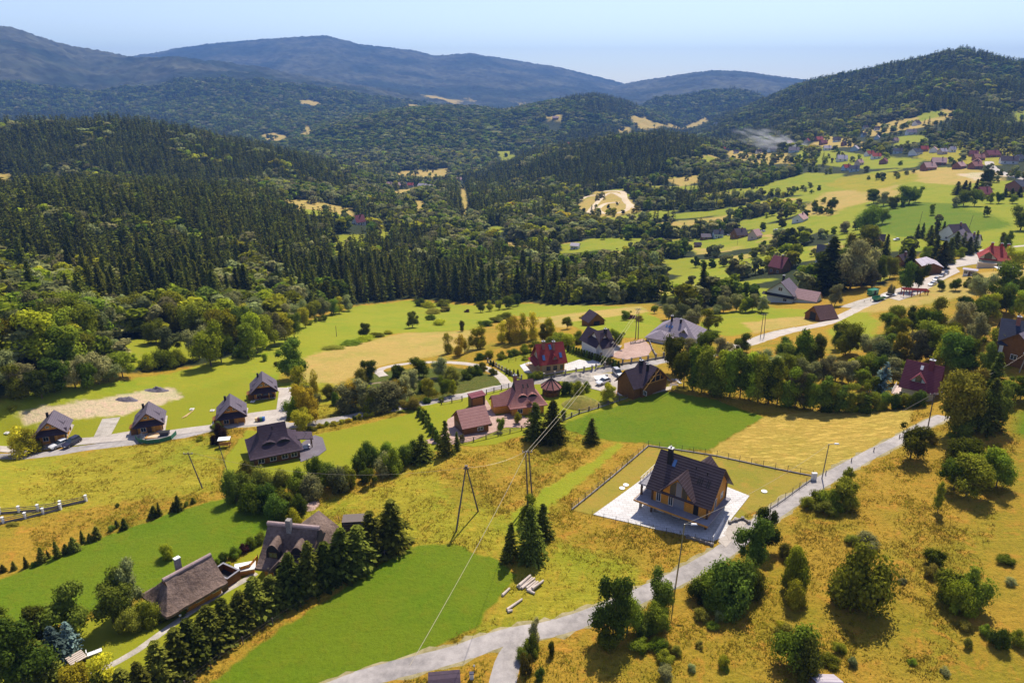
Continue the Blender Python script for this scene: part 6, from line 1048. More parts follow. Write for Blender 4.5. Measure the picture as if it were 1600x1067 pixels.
L1 = lamp((1055, 917), (1061, 818), 'tall grey street lamp at the roadside in front of the villa'); L2 = lamp((1284, 748), (1286, 692), 'street lamp on a dark pole at the corner of the hay field')
T3 = pole((995, 530), (994, 482), 'tall twin pole on the pink forecourt between the white house and the white villa', .15, twin=.9)
T4 = pole((1191, 527), (1190, 490), 'A-shaped twin pole beside the lane right of the white villa', .13, twin=1.2)
T5 = pole((318, 763), (303, 708), 'leaning wooden pole in the dry grass left of the dark shingled house', .14, arm=True)
T6 = pole((1450, 668), (1448, 612), 'wooden pole where the road meets the hedge of the maroon-roofed house', .14, arm=True); T7 = pole((1592, 582), (1596, 550), 'grey concrete pole by the plank fence at the right edge', .15, M['metal'], arm=True)
pole((526, 526), (526, 509), 'short bare pole alone in the far green meadow', .12); pole((1304, 472), (1305, 446), 'pole on the grass behind the plank barn', .12, arm=True); pole((1437, 348), (1438, 330), 'left one of two thin poles in the upper right meadow', .14); pole((1514, 356), (1516, 336), 'thin pole right of the violet cross-roofed house', .14); pole((1152, 383), (1152, 372), 'small pole in the distant field before the farmhouse', .12); pole((229, 578), (230, 562), 'pole among the bushes at the left wood edge', .12)
def wire(p, q, sag, label, r=.028):
    mb = MB(); n_ = 24; P = [p.lerp(q, i / n_) - Vector((0, 0, sag * 4 * (i / n_) * (1 - i / n_))) for i in range(n_ + 1)]
    for u, v in zip(P[:-1], P[1:]): mb.tube(u, v, r, n=5, cap=False)
    o = mb.build('power_line', M['cable'], None); tag(o, label, 'cable'); return o
M['cable'] = flat('weathered_cable', (.42, .36, .26), .4, .3)
rx, ry, rz = rays(640, 1040); C1 = Vector((rx * 62, ry * 62, CAMH + rz * 62)); wire(T1, C1, .6, 'pale cable slanting over the bright green field towards the road', .03)
wire(T1, T3, 1.6, 'power line from the twin pole to the forecourt pole'); wire(T1 + Vector((.7, 0, 0)), T3 + Vector((.7, 0, 0)), 1.9, 'second strand beside the power line to the forecourt pole'); wire(T1, T2, .8, 'short power line between the twin pole and the A-shaped pole', .02)
wire(T2, T5 + Vector((0, 0, .2)), 3, 'long faint power line from the A-shaped pole towards the leaning pole', .018); wire(L1, L2, 1.2, 'cable between the two street lamps above the lawn', .02); wire(T6, T7, 1.5, 'power line above the garden trees at the right'); wire(T3, T4, 2, 'power line above the white villa', .02)
rx, ry, rz = rays(1410, 642); D_ = math.hypot(T6.x, T6.y) * .99; t_ = D_ / math.hypot(rx, ry); wire(T6, Vector((rx * t_, ry * t_, max(CAMH + rz * t_, on(rx * t_, ry * t_)))), 0, 'pale guy wire slanting from the pole by the hedge', .05)

# ---------------------------------------------------------------- fences
def fence(name, px, label, h=1.1, step=2.6, pm=None, pr=.06, rails=(.5, 1.0), rr=.025, rm=None, base=0, box=False, cat='fence', panel=None, cap=False):
    P = ground(px); pts = []
    for a, b in zip(P[:-1], P[1:]):
        a = Vector(a[:2]); b = Vector(b[:2]); n_ = max(1, round((b - a).length / step)); pts += [a.lerp(b, i / n_) for i in range(n_)]
    pts.append(Vector(P[-1][:2])); z = [on(p.x, p.y) for p in pts]; o = pts[0]; z0 = z[0]; r = empty(name, (o.x, o.y, z0)); tag(r, label, cat)
    mb = MB(); 
    if box: mb.box(-pr, pr, -pr, pr, -.4, h)
    else: mb.tube((0, 0, -.4), (0, 0, h), pr, pr * .9, 7)
    if cap: mb.box(-pr * 1.25, pr * 1.25, -pr * 1.25, pr * 1.25, h, h + .1)
    me_ = None
    for i, (p, zz) in enumerate(zip(pts, z)):
        if i > 98: break
        if me_ is None: q = mb.build('post', pm or M['pole_wood'], r); me_ = q.data
        else: q = bpy.data.objects.new('post', me_); col.objects.link(q); q.parent = r
        q.location = (p.x - o.x, p.y - o.y, zz - z0)
    rb = MB(); 
    for (p, a), (q, b) in zip(list(zip(pts, z))[:-1], list(zip(pts, z))[1:]):
        A = Vector((p.x - o.x, p.y - o.y, a - z0)); B = Vector((q.x - o.x, q.y - o.y, b - z0)); nn = (B - A); nn = Vector((-nn.y, nn.x, 0)).normalized() * .09
        for k in rails: rb.tube(A + Vector((0, 0, h * k * .95)), B + Vector((0, 0, h * k * .95)), rr, n=5, cap=False)
        if panel: rb.hexa([A - nn * .2 + Vector((0, 0, panel[0])), B - nn * .2 + Vector((0, 0, panel[0])), B + nn * .2 + Vector((0, 0, panel[0])), A + nn * .2 + Vector((0, 0, panel[0]))], [A - nn * .2 + Vector((0, 0, panel[1])), B - nn * .2 + Vector((0, 0, panel[1])), B + nn * .2 + Vector((0, 0, panel[1])), A + nn * .2 + Vector((0, 0, panel[1]))])
    rb.build('rail' if not panel else 'panel', rm or pm or M['pole_wood'], r)
    if base:
        bb = MB()
        for (p, a), (q, b) in zip(list(zip(pts, z))[:-1], list(zip(pts, z))[1:]):
            A = Vector((p.x - o.x, p.y - o.y, a - z0)); B = Vector((q.x - o.x, q.y - o.y, b - z0)); nn = (B - A); nn = Vector((-nn.y, nn.x, 0)).normalized() * .1; bb.hexa([A - nn - Vector((0, 0, .3)), B - nn - Vector((0, 0, .3)), B + nn - Vector((0, 0, .3)), A + nn - Vector((0, 0, .3))], [A - nn + Vector((0, 0, base)), B - nn + Vector((0, 0, base)), B + nn + Vector((0, 0, base)), A + nn + Vector((0, 0, base))])
        bb.build('kerb', WL['stone'], r)
    return r
DM = flat('dark_metal_post', (.05, .05, .05), .5, .4); GW = (.12, .3, .5, .7, .88, 1.0)
fence('mesh_fence', [(893, 797), (1013, 697)], 'wire mesh fence with low kerb on the left side of the golden lawn', 1.4, 2.4, DM, .05, GW, .010, base=.25)
fence('mesh_fence', [(1013, 697), (1120, 713), (1270, 744)], 'wire mesh fence with dark posts between the lawn and the hay field', 1.4, 2.4, DM, .05, GW, .010, base=.25)
fence('mesh_fence', [(1270, 748), (1215, 788), (1180, 810)], 'wire mesh fence of the villa along the road', 1.4, 2.4, DM, .05, GW, .010, base=.25)
fence('mesh_fence', [(925, 806), (1020, 829), (1062, 838), (1110, 849)], 'thin wire mesh fence below the pale paving of the villa', 1.2, 2.4, DM, .04, GW, .010)
fence('stone_fence', [(850, 591), (900, 583), (925, 579)], 'low fence with dark stone pillars in front of the red-roofed chalet', 1.5, 2.9, WL['stone'], .22, (.5, .8), .05, M['trim'], .35, True, cap=True)
fence('stone_fence', [(931, 577), (1000, 566), (1060, 555)], 'stone-pillared fence along the road below the white house', 1.6, 2.9, WL['stone'], .22, (.4, .6, .85), .05, M['trim'], .4, True, cap=True)
fence('stone_fence', [(762, 566), (804, 590), (815, 592)], 'dark pillared fence along the gravel track left of the red-roofed chalet', 1.3, 2.2, WL['stone'], .2, (.5, .8), .05, M['trim'], .3, True)
fence('rail_fence', [(686, 702), (740, 690), (815, 672), (830, 668)], 'rustic rail fence below the long garage', 1.2, 3.4, M['pole_wood'], .12, (.4, .7, 1), .05)
fence('rail_fence', [(868, 662), (905, 646), (950, 632), (985, 620)], 'rustic rail fence with stone-capped posts beside the bright green field', 1.2, 3.4, M['pole_wood'], .16, (.4, .8), .06, None, .15, True)
fence('rail_fence', [(690, 632), (722, 626)], 'rustic fence left of the firewood rack', 1.4, 2.4, M['pole_wood'], .14, (.4, .8), .06); fence('rail_fence', [(760, 616), (795, 606)], 'rustic fence right of the firewood rack along the lane', 1.4, 2.4, M['pole_wood'], .14, (.4, .8), .06)
fence('pillar_fence', [(-30, 806), (60, 798), (95, 792), (135, 783)], 'upper fence of grey rails and white pillars beside the walled track', 1.3, 3.4, M['whiteframe'], .18, (.3, .6, .9), .07, M['pole_wood'], .3, True, cap=True)
fence('pillar_fence', [(-30, 825), (40, 810), (95, 796)], 'lower fence of grey rails and white pillars beside the walled track', 1.2, 3.4, M['whiteframe'], .18, (.3, .6, .9), .07, M['pole_wood'], .3, True, cap=True)
fence('wire_fence', [(498, 812), (530, 816), (546, 822)], 'sparse post and wire fence behind the thatched house', 1.2, 3, M['pole_wood'], .07, (.5, .9), .012)
fence('wire_fence', [(640, 850), (560, 892), (470, 948), (380, 1006), (330, 1042), (290, 1075)], 'long post fence on the field side of the spruce hedge', 1.3, 5, M['pole_wood'], .08, (.5, .9), .010)
fence('mesh_fence', [(343, 700), (350, 722), (357, 745)], 'short mesh fence left of the dark shingled house', 1.3, 2.5, DM, .05, GW, .010)
fence('garden_fence', [(1020, 530), (1000, 536), (985, 538)], 'low dark fence behind the pink forecourt', 1.0, 2.5, M['trim'], .08, (.5, .9), .04, base=.3); fence('garden_fence', [(1104, 530), (1130, 538), (1150, 546)], 'fence with pale post caps right of the white villa', 1.2, 2.6, WL['stone'], .16, (.5, .9), .04, M['trim'], .3, True, cap=True)
fence('garden_wall', [(1013, 530), (1018, 545), (1024, 556)], 'dark garden wall between the pink forecourt and the white villa', .9, 3, WL['stone'], .16, (.5,), .03, base=.7); fence('garden_fence', [(700, 1), (700, 1)][:0] or [(795, 566), (850, 553)], 'dark fence behind the red-roofed chalet', 1.1, 2.4, M['trim'], .08, (.5, .9), .04)
fence('plank_fence', [(1556, 568), (1597, 577), (1620, 582)], 'tall brown plank fence at the right edge', 2.0, 2.5, M['trim'], .08, (.9,), .04, WL['darkwood'], panel=(.05, 1.9))
fence('field_posts', [(1290, 742), (1330, 722), (1365, 706), (1405, 685)], 'row of short posts between the hay field and the road', 1.0, 6, M['pole_wood'], .10, (.9,), .008)
fence('gate', [(1113, 849), (1131, 817)], 'sliding metal gate standing open by the villa driveway', 1.4, 6, M['metal'], .06, (.1, .25, .4, .55, .7, .85, 1.0), .035, M['whiteframe'], cat='gate')
fence('stone_wall', [(1074, 840), (1095, 846), (1112, 852)], 'low rough stone wall at the corner of the villa yard', .5, 1.2, WL['stone'], .25, (), .02, None, .45, True, cat='wall'); fence('stone_wall', [(1140, 818), (1160, 812), (1170, 818)], 'low rough stone wall behind the villa gate', .6, 1.2, WL['stone'], .25, (), .02, None, .5, True, cat='wall')
M['greenmesh'] = flat('green_screen_fabric', (.02, .14, .075), .7); fence('screen_fence', [(212, 686), (217, 692), (232, 694), (250, 692), (268, 687), (276, 679)], 'curved green fabric screen round the play area beside the drive', 1.15, 1.5, M['pole_wood'], .04, (1.0,), .02, M['greenmesh'], panel=(.05, 1.05))
fence('screen_fence', [(376, 899), (392, 894), (404, 880)], 'brown slatted wooden screen beside the thatched house', 1.7, 1.3, M['trim'], .07, (.1, .95), .05, WL['wood'], panel=(.1, 1.6)); fence('roof_beam_fence', [(1350, 473), (1380, 466)], 'pole railing at the edge of the yard by the lane', 1, 3, M['pole_wood'], .08, (.9,), .05)

# ---------------------------------------------------------------- vehicles
def carmat(name, c): return flat(name, c, .25, .1, .6)
M['tyre'] = flat('tyre', (.02, .02, .02), .8)
def car(nose, tail, paint, label, kind='estate', name='parked_car', cat='car', group=None):
    a, b = g1(*nose), g1(*tail); c = (a + b) / 2; d = a - b; r = empty(name, (c.x, c.y, on(c.x, c.y) + .12), math.atan2(d.y, d.x)); tag(r, label, cat, group); m = paint
    L, W = (4.6, 1.8) if kind != 'van' else (5.4, 2.0); bz = .32; top = {'estate': 1.48, 'suv': 1.75, 'van': 2.1}[kind]; bel = .92 if kind != 'van' else 1.1
    x = [L / 2, L / 2 - .35, L / 2 - 1.15, L / 2 - 1.95, -L / 2 + (.9 if kind == 'estate' else .45), -L / 2 + .12, -L / 2]; zt = [.62, .80, bel, bel, bel, bel, .7]; hw = [.72, .86, .9, .9, .9, .88, .8]; hw = [h * W / 1.8 for h in hw]
    mb = MB()
    for i in range(len(x) - 1): mb.hexa([(x[i], -hw[i], bz), (x[i], hw[i], bz), (x[i + 1], hw[i + 1], bz), (x[i + 1], -hw[i + 1], bz)], [(x[i], -hw[i] * .95, zt[i]), (x[i], hw[i] * .95, zt[i]), (x[i + 1], hw[i + 1] * .95, zt[i + 1]), (x[i + 1], -hw[i + 1] * .95, zt[i + 1])])
    xr0, xr1 = x[3] - .35 if kind != 'van' else x[2] - .2, x[4]; w = W / 2 * .72; mb.hexa([(xr0 + .02, -w - .02, top - .08), (xr0 + .02, w + .02, top - .08), (xr1 - .02, w + .02, top - .08), (xr1 - .02, -w - .02, top - .08)], [(xr0, -w + .05, top), (xr0, w - .05, top), (xr1, w - .05, top), (xr1, -w + .05, top)]); mb.build('body', m, r)
    g = MB(); x0 = x[2] - .25; x5 = x[5] + .05; W2_ = W / 2 * .90; g.hexa([(x0, -W2_, bel), (x0, W2_, bel), (x5, W2_, bel), (x5, -W2_, bel)], [(xr0, -w, top - .08), (xr0, w, top - .08), (xr1, w, top - .08), (xr1, -w, top - .08)]); g.build('windows', M['glass'], r)
    for sx in (L / 2 - .85, -L / 2 + .85):
        for sy in (-1, 1):
            t_ = MB(); t_.tube((sx, sy * (W / 2 - .2), .33), (sx, sy * (W / 2 + .01), .33), .34, n=12); wl = t_.build('wheel', M['tyre'], r); t_ = MB(); t_.tube((sx, sy * (W / 2 + .01), .33), (sx, sy * (W / 2 + .03), .33), .19, n=8); t_.build('rim', M['metal'], wl)
    for sy in (-1, 1): t_ = MB(); t_.box(L / 2 - .06, L / 2 + .02, sy * .55 - .16, sy * .55 + .16, .58, .7); t_.build('headlight', M['whiteframe'], r)
    return r
PW_, PD_, PS_, PP_, PR_ = carmat('white_paint', (.72, .72, .74)), carmat('dark_blue_paint', (.03, .03, .06)), carmat('silver_paint', (.42, .42, .44)), carmat('plum_paint', (.06, .012, .03)), carmat('green_paint', (.02, .20, .10))
car((84, 702), (104, 692.5), PW_, 'white estate car parked before the leftmost log cabin'); car((105, 699.5), (120, 691), PD_, 'dark blue off-road car parked right of the white estate car', 'suv'); car((404, 623), (427, 620), PP_, 'dark plum car parked before the farthest log cabin')
car((935, 602.5), (950, 595.5), PW_, 'white saloon car parked below the gravel heap'); car((971, 590.5), (960, 582), PS_, 'silver off-road car with dark windows parked left of the unfinished house', 'suv')
car((1395, 377), (1406, 375), PW_, 'white car parked right of the striped-gable log house'); car((1362, 385), (1378, 384), PW_, 'white van parked in front of the striped-gable log house', 'van', cat='van'); car((1451, 448), (1461, 444), PW_, 'white car nearest the yard by the paved road')
for i, (n_, t_, p_, l_) in enumerate([((1458, 441), (1466, 436), PS_, 'silver car second from the yard by the paved road'), ((1468, 435), (1475, 431), PD_, 'dark car third from the yard by the paved road'), ((1475, 431), (1481, 427), PD_, 'dark car farthest along the paved road'), ((1137, 369), (1143, 368), PS_, 'silver car before the long violet-roofed farmhouse'), ((1125, 368), (1131, 367), PW_, 'white car before the small blue-white house'),
    ((1576, 268), (1580, 271), PW_, 'white car at the near end of the upper car park'), ((1582, 272), (1586, 274), PD_, 'dark car in the middle of the upper car park'), ((1590, 276), (1594, 278), PS_, 'silver car at the far end of the upper car park'), ((1209, 361), (1216, 360), PW_, 'white car on the grass right of the pink-roofed barn'), ((1560, 270), (1566, 272), PD_, 'dark car on the upper road'), ((1188, 363), (1196, 362), PW_, 'white car beside the pink-roofed barn')]): car(n_, t_, p_, l_)
def boxy(name, px, py, parts, label, cat, yaw=0, kids=()):
    p = g1(px, py); r = empty(name, p, yaw); tag(r, label, cat)
    for nm, m_, bs in parts:
        mb = MB()
        for b_ in bs: mb.box(*b_)
        mb.build(nm, m_, r)
    return r
PG_ = PR_
boxy('farm_trailer', 1372, 470, [('bed', PG_, [(-2.6, 2.6, -1.1, 1.1, .8, 1.1)]), ('side', PG_, [(-2.6, 2.6, -1.15, -1.1, 1.1, 1.9), (-2.6, 2.6, 1.1, 1.15, 1.1, 1.9), (-2.65, -2.6, -1.1, 1.1, 1.1, 1.9)]), ('wheel', M['tyre'], [(-1.4, -.7, -1.2, 1.2, 0, .75), (1, 1.7, -1.2, 1.2, 0, .75)])], 'green farm trailer parked beside the lane', 'trailer', .5)
boxy('green_container', 1363, 461, [('body', PG_, [(-2.2, 2.2, -1.1, 1.1, .2, 2.4)]), ('lid', PG_, [(-2.3, 2.3, -1.2, 1.2, 2.4, 2.5)]), ('door', M['dark'], [(-.6, .6, -1.13, -1.1, .4, 2.1)])], 'green box container standing behind the farm trailer', 'container', .5)
boxy('flat_trailer', 1390, 464, [('deck', M['whiteframe'], [(-3.4, 3.4, -1, 1, .7, .85)]), ('load', M['dark'], [(-1.5, .5, -.8, .8, .85, 1.4)]), ('wheel', M['tyre'], [(.2, 1, -1.05, 1.05, 0, .65)])], 'long white flatbed trailer with dark load on the gravel yard', 'trailer', .45)
root = boxy('pergola', 1428, 462, [('post', RF['red'], [(x, x + .25, y, y + .25, 0, 2.5) for x in (-4.5, -1.5, 1.5, 4.2) for y in (-1.6, 1.4)]), ('beam', RF['red'], [(-4.8, 4.8, y, y + .2, 2.5, 2.75) for y in (-1.6, -.6, .5, 1.4)])], 'red timber pergola under the dark round tree by the yard', 'pergola', -.2)
boxy('tent', 1572, 428, [('canopy', M['whiteframe'], [(-4, 4, -3, 3, 2.1, 2.3), (-3, 3, -2, 2, 2.3, 2.7)]), ('pole', M['metal'], [(x, x + .1, y, y + .1, 0, 2.1) for x in (-3.9, 3.8) for y in (-2.9, 2.8)])], 'white canopy tent in front of the low red-roofed shed', 'tent', -.2)

# ---------------------------------------------------------------- small things on the ground
def z8(x, y): return (700 + x / 3.5575, 767 + y / 3.5575)
M['logpale'] = surf('grey_log', (.42, .34, .28), (.62, .53, .46), 4)
for i, (a, b, hh_) in enumerate([((386,536),(450,478),.1),((396,545),(468,486),.1),((410,546),(482,490),.12),((395,540),(458,484),.45),((436,546),(486,506),.1),((442,560),(500,508),.1),((456,562),(530,503),.12),((468,556),(524,518),.42),((440,555),(482,574),.1),((302,584),(342,546),.1),((328,664),(412,606),.1),((332,674),(358,668),.1)]):
    p, q = g1(*z8(*a)), g1(*z8(*b)); mb = MB(); up = Vector((0, 0, hh_ + .1)); d = (q - p) / 2; mb.tube(-d, d, .22, .17, 9); o = mb.build('log', M['logpale'], None); o.location = (p + q) / 2 + up
    lab = {9: 'short pale log lying alone left of the stacked logs', 10: 'long pale log lying alone below the stacked logs', 11: 'stubby log end touching the long lone log'}.get(i)
    tag(o, lab or 'pale weathered log stacked in the pile on the roadside meadow', 'log', None if lab else 'logs stacked on the roadside meadow')
for i, (x, c_, l_) in enumerate([((401.4, 659), (.75, .55, .25), 'yellowish'), ((405, 658.8), (.10, .03, .05), 'dark maroon'), ((408.4, 658.4), (.03, .14, .06), 'green'), ((412, 657.8), (.02, .12, .45), 'blue')]):
    boxy('waste_bin', x[0], x[1], [('body', flat('bin_' + l_.split()[-1], c_, .5), [(-.3, .3, -.35, .35, .05, 1.0)]), ('lid', flat('lid_' + l_.split()[-1], tuple(v * .8 for v in c_), .5), [(-.33, .33, -.4, .38, 1.0, 1.1)])], l_ + ' wheeled waste bin in the row of four by the concrete drive', 'bin')
def blob(name, px, py, rx, ry, rz, m, label, cat, amp=.35, kind=None, seed=1, n_=22):
    p = g1(px, py); a = np.linspace(0, 2 * math.pi, 41)[:-1]; rr_ = np.linspace(0, 1, n_); A_, R_ = np.meshgrid(a, rr_); X = np.cos(A_) * R_ * rx; Y = np.sin(A_) * R_ * ry
    Z = rz * np.cos(R_ * math.pi / 2) ** 1.1 * (1 + amp * fbm(X / 1.1 + seed * 9, Y / 1.1, seed, 4) * 3); Z = Z + gh(X + p.x, Y + p.y) - p.z - .05 - (R_ > .98) * .3
    ix = np.arange(X.size).reshape(X.shape); ix = np.concatenate([ix, ix[:, :1]], 1); Qd = np.stack([ix[:-1, :-1], ix[:-1, 1:], ix[1:, 1:], ix[1:, :-1]], -1).reshape(-1, 4)[:, ::-1]; me = npmesh(name, np.stack([X, Y, Z], -1).reshape(-1, 3), Qd); me.materials.append(m); o = bpy.data.objects.new(name, me); col.objects.link(o); o.location = p; tag(o, label, cat, kind=kind); return o
M['mossy'] = surf('dry_turf', (.10, .13, .012), (.34, .26, .05), .8, .1)
blob('turf_mound', 908, 632, 5.2, 4.0, 2.4, M['mossy'], 'rounded turf mound in the garden beside the rustic rail fence', 'mound', .08); blob('gravel_heap', 906, 592, 5.5, 3.2, 1.6, M['gravel'], 'long grey gravel heap above the white saloon car', 'heap', .5, seed=4)
blob('soil_heap', 198, 625, 3.2, 1.4, .8, M['dark_paving'], 'dark soil heap at the edge of the levelled plot', 'heap', .8, seed=2); blob('soil_heap', 245, 610, 3.6, 1.6, 1.1, M['dark_paving'], 'larger dark soil heap at the far corner of the levelled plot', 'heap', .8, seed=3); blob('rubble_heap', 486, 790, 1.6, 2.2, .5, M['pink_paving'], 'pinkish rubble heap between the hedge bushes', 'heap', .9, seed=6)
boxy('foundation_slab', 943, 590, [('slab', WL['white'], [(-2.6, 2.6, -1.4, 1.4, 0, .2)]), ('barrel', M['metal'], [(.6, 1.2, -.2, .4, .2, .9)])], 'white slab with a small drum beside the gravel heap', 'slab', .2)
r_ = random.Random(5)
for i in range(16):
    px_, py_ = r_.choice([(r_.uniform(975, 992), r_.uniform(596, 612)), (r_.uniform(962, 978), r_.uniform(610, 620)), (r_.uniform(1048, 1062), r_.uniform(592, 604))]); p = g1(px_, py_); r = empty('plank_stack', p, r_.uniform(0, 3)); mb = MB()
    for k in range(4): mb.box(-1.2 + r_.uniform(-.3, .3), 1.2 + r_.uniform(-.3, .3), -.35 + k * .18, -.2 + k * .18, .02 + (k % 2) * .09, .1 + (k % 2) * .09 + r_.uniform(0, .25))
    mb.build('plank', r_.choice([WL['palewood'], M['whiteframe'], M['honey'], M['logpale']]), r); tag(r, 'small stack of building timber scattered round the unfinished house', 'planks', 'building timber round the unfinished house')
for x, y, l_ in ((978, 758, 'larger white manhole cover on the golden lawn'), (972, 763, 'smaller white manhole cover on the golden lawn'), (1194, 768, 'white round cover alone on the right part of the golden lawn')):
    p = g1(x, y); mb = MB(); mb.tube((0, 0, -.1), (0, 0, .14), .55, n=20); o = mb.build('manhole_cover', M['whiteframe'], None); o.location = p; tag(o, l_, 'cover')
boxy('meter_box', 1271, 750, [('cabinet', M['whiteframe'], [(-.45, .45, -.25, .25, 0, 1.5)]), ('roof', M['metal'], [(-.5, .5, -.3, .3, 1.5, 1.58)]), ('door', WL['white'], [(-.38, .38, -.27, -.25, .15, 1.4)])], 'white meter cabinet at the fence corner by the road', 'cabinet')
boxy('meter_box', 737, 1060, [('cabinet', M['whiteframe'], [(-.25, .25, -.2, .2, 0, .9)]), ('cap', PD_, [(-.28, .28, -.23, .23, .9, 1.0)])], 'small white utility box on the grass corner by the road junction', 'cabinet')
boxy('marker_post', 741, 1052, [('post', DM, [(-.04, .04, -.04, .04, 0, 1.5)]), ('plate', M['whiteframe'], [(-.12, .12, -.06, -.04, 1.2, 1.5)])], 'thin marker post behind the small white utility box', 'post')
boxy('garden_canopy', 352, 698, [('canopy', M['whiteframe'], [(-1.3, 1.3, -.9, .9, 2.0, 2.1)]), ('post', M['trim'], [(x, x + .1, y, y + .1, 0, 2.0) for x in (-1.2, 1.1) for y in (-.8, .7)]), ('bench', M['honey'], [(-1.2, 1.2, -.3, .3, .45, .55), (-1.2, 1.2, .3, .38, .45, 1.0)])], 'garden swing with pale canopy left of the dark shingled house', 'swing', .2)
boxy('sauna_frame', 354, 905, [('wall', WL['darkwood'], [(-1.872, 1.872, -1.224, -1.08, 0, 1.61), (-1.872, 1.872, 1.08, 1.224, 0, 1.61), (-1.872, -1.728, -1.08, 1.08, 0, 1.61), (1.728, 1.872, -1.08, 1.08, 0, 1.61)]), ('rim', M['graypanel'], [(-1.944, 1.944, -1.296, -1.008, 1.61, 1.694), (-1.944, 1.944, 1.008, 1.296, 1.61, 1.694), (-1.944, -1.656, -1.008, 1.008, 1.61, 1.694), (1.656, 1.944, -1.008, 1.008, 1.61, 1.694)]), ('floor', M['dark'], [(-1.728, 1.728, -1.08, 1.08, 0, 0.56)])], 'open-topped dark timber enclosure with grey rim behind the thatched cottage', 'enclosure', -.5)
boxy('tarpaulin', 384, 893, [('sheet', M['whiteframe'], [(-1.6, 1.6, -1.1, 1.1, .9, 1.05)]), ('crate', WL['wood'], [(-1.4, 1.4, -.9, .9, 0, .9)])], 'white tarpaulin over a crate behind the slatted screen', 'tarpaulin', .3)
boxy('hay_rack', 557, 828, [('slat', M['pole_wood'], [(-2.2, 2.2, -1.2, 1.2, z_, z_ + .12) for z_ in (.4, .9, 1.4, 1.9, 2.4)]), ('post', M['dark'], [(x, x + .15, y, y + .15, 0, 2.5) for x in (-2.2, 2.05) for y in (-1.2, 1.05)])], 'slatted dark hay rack at the end of the spruce hedge', 'rack', .1)
boxy('sandpit', 243, 682, [('frame', M['honey'], [(-1.8, 1.8, -1.2, -1, 0, .3), (-1.8, 1.8, 1, 1.2, 0, .3), (-2, -1.8, -1.2, 1.2, 0, .3), (1.8, 2, -1.2, 1.2, 0, .3)]), ('sand', M['track_dirt'], [(-1.8, 1.8, -1, 1, 0, .15)])], 'wooden sandpit inside the green screened play area', 'sandpit', .1); blob('boulders', 222, 684, 1.8, 1.2, .9, WL['stone'], 'pale boulder at the left end of the green screened play area', 'boulder', .9, seed=8)
boxy('play_house', 258, 680, [('wall', PD_, [(-1, 1, -.6, .6, 0, .9)]), ('roof', M['dark'], [(-1.1, 1.1, -.7, .7, .9, 1.05)])], 'low dark storage box in the green screened play area', 'box', .2)
for i, (x, y, yw, l_) in enumerate([(474, 702, .3, 'nearest white garden lounger beside the dark patio'), (478, 698, .5, 'white garden lounger behind the first on the dark patio'), (148, 1022, .6, 'white garden table set on the lawn below the trees, bottom left'), (412, 716, .1, 'blue-white garden lounger in the shade of the dark shingled house'), (409, 721, .1, 'blue sunbed in the shadow below the dark shingled house')]):
    boxy('lounger', x, y, [('seat', M['whiteframe'] if i < 3 else flat('sky_blue_plastic', (.12, .35, .6)), [(-.9, .9, -.35, .35, .3, .4), (-.9, -.8, -.35, .35, .4, 1.0)]), ('leg', M['metal'], [(x_, x_ + .06, -.3, .3, 0, .3) for x_ in (-.8, .7)])], l_, 'lounger', yw)
boxy('picnic_table', 121, 1034, [('top', M['logpale'], [(-1.0, 1.0, -.9 + k * .4, -.6 + k * .4, .7, .78) for k in range(5)]), ('leg', M['trim'], [(-.8, -.7, -.8, .8, 0, .7), (.7, .8, -.8, .8, 0, .7)])], 'slatted wooden picnic table on the lawn, bottom left', 'table', .9)
boxy('garden_lamp', 283, 969, [('post', DM, [(-.04, .04, -.04, .04, 0, .8)]), ('lamp_head', M['whiteframe'], [(-.12, .12, -.12, .12, .8, 1.0)])], 'short white-headed lamp beside the gravel path', 'lamp')
for i, (x, y) in enumerate([(395, 628), (300, 640), (332, 642), (452, 607), (11, 677)]): boxy('well_cover', x, y, [('cover', M['whiteframe'], [(-.5, .5, -.5, .5, 0, .25)]), ('lid', M['concrete'], [(-.3, .3, -.3, .3, .25, .3)])], ['white square well cover on the grass between the third and farthest cabins', 'white square cover on the grass between the second and third cabins', 'white square cover just left of the third cabin', 'white square cover at the top of the concrete drive', 'white slab on the grass left of the leftmost cabin'][i], 'cover')
for i in range(3): p, q = g1(284 + i * 3, 654 - i), g1(300 + i * 1.5, 643 - i); mb = MB(); d = (q - p) / 2; mb.tube(-d, d, .09, .09, 6); o = mb.build('board', WL['palewood'], None); o.location = (p + q) / 2 + Vector((0, 0, .12)); tag(o, 'pale board lying on the grass between the second and third cabins', 'board', 'boards on the grass between the second and third cabins')
root, L = house('shed', (672, 1062), (716, 1058), 1.6, 'dark shed roof corner showing at the bottom edge by the junction', 'shed'); gable(root, max(L, 4), 4, 1.6, .9, WL['darkwood'], RF['violet'], og=.2, oe=.3); root, L = house('shed', (1275, 1064), (1318, 1065), 2.2, 'pale shed roof just cut by the bottom edge below the dry slope', 'shed'); gable(root, L, 5, 2.2, .9, WL['stone'], RF['light'], og=.2, oe=.3)
# thuja row on posts along the chalet lawn
base_me = MESH['column_dark'][0]
for i in range(20):
    px_, py_ = 888 + i * 4.1, 549 + i * 1.35; p, h, wd = wsize(px_, py_, 12, 6); r = put_tree('column_dark', p.x, p.y, p.z, h, wd, px_, py_, 'young thuja in the row along the right side of the chalet lawn', 'young thujas along the chalet lawn', parts=False)

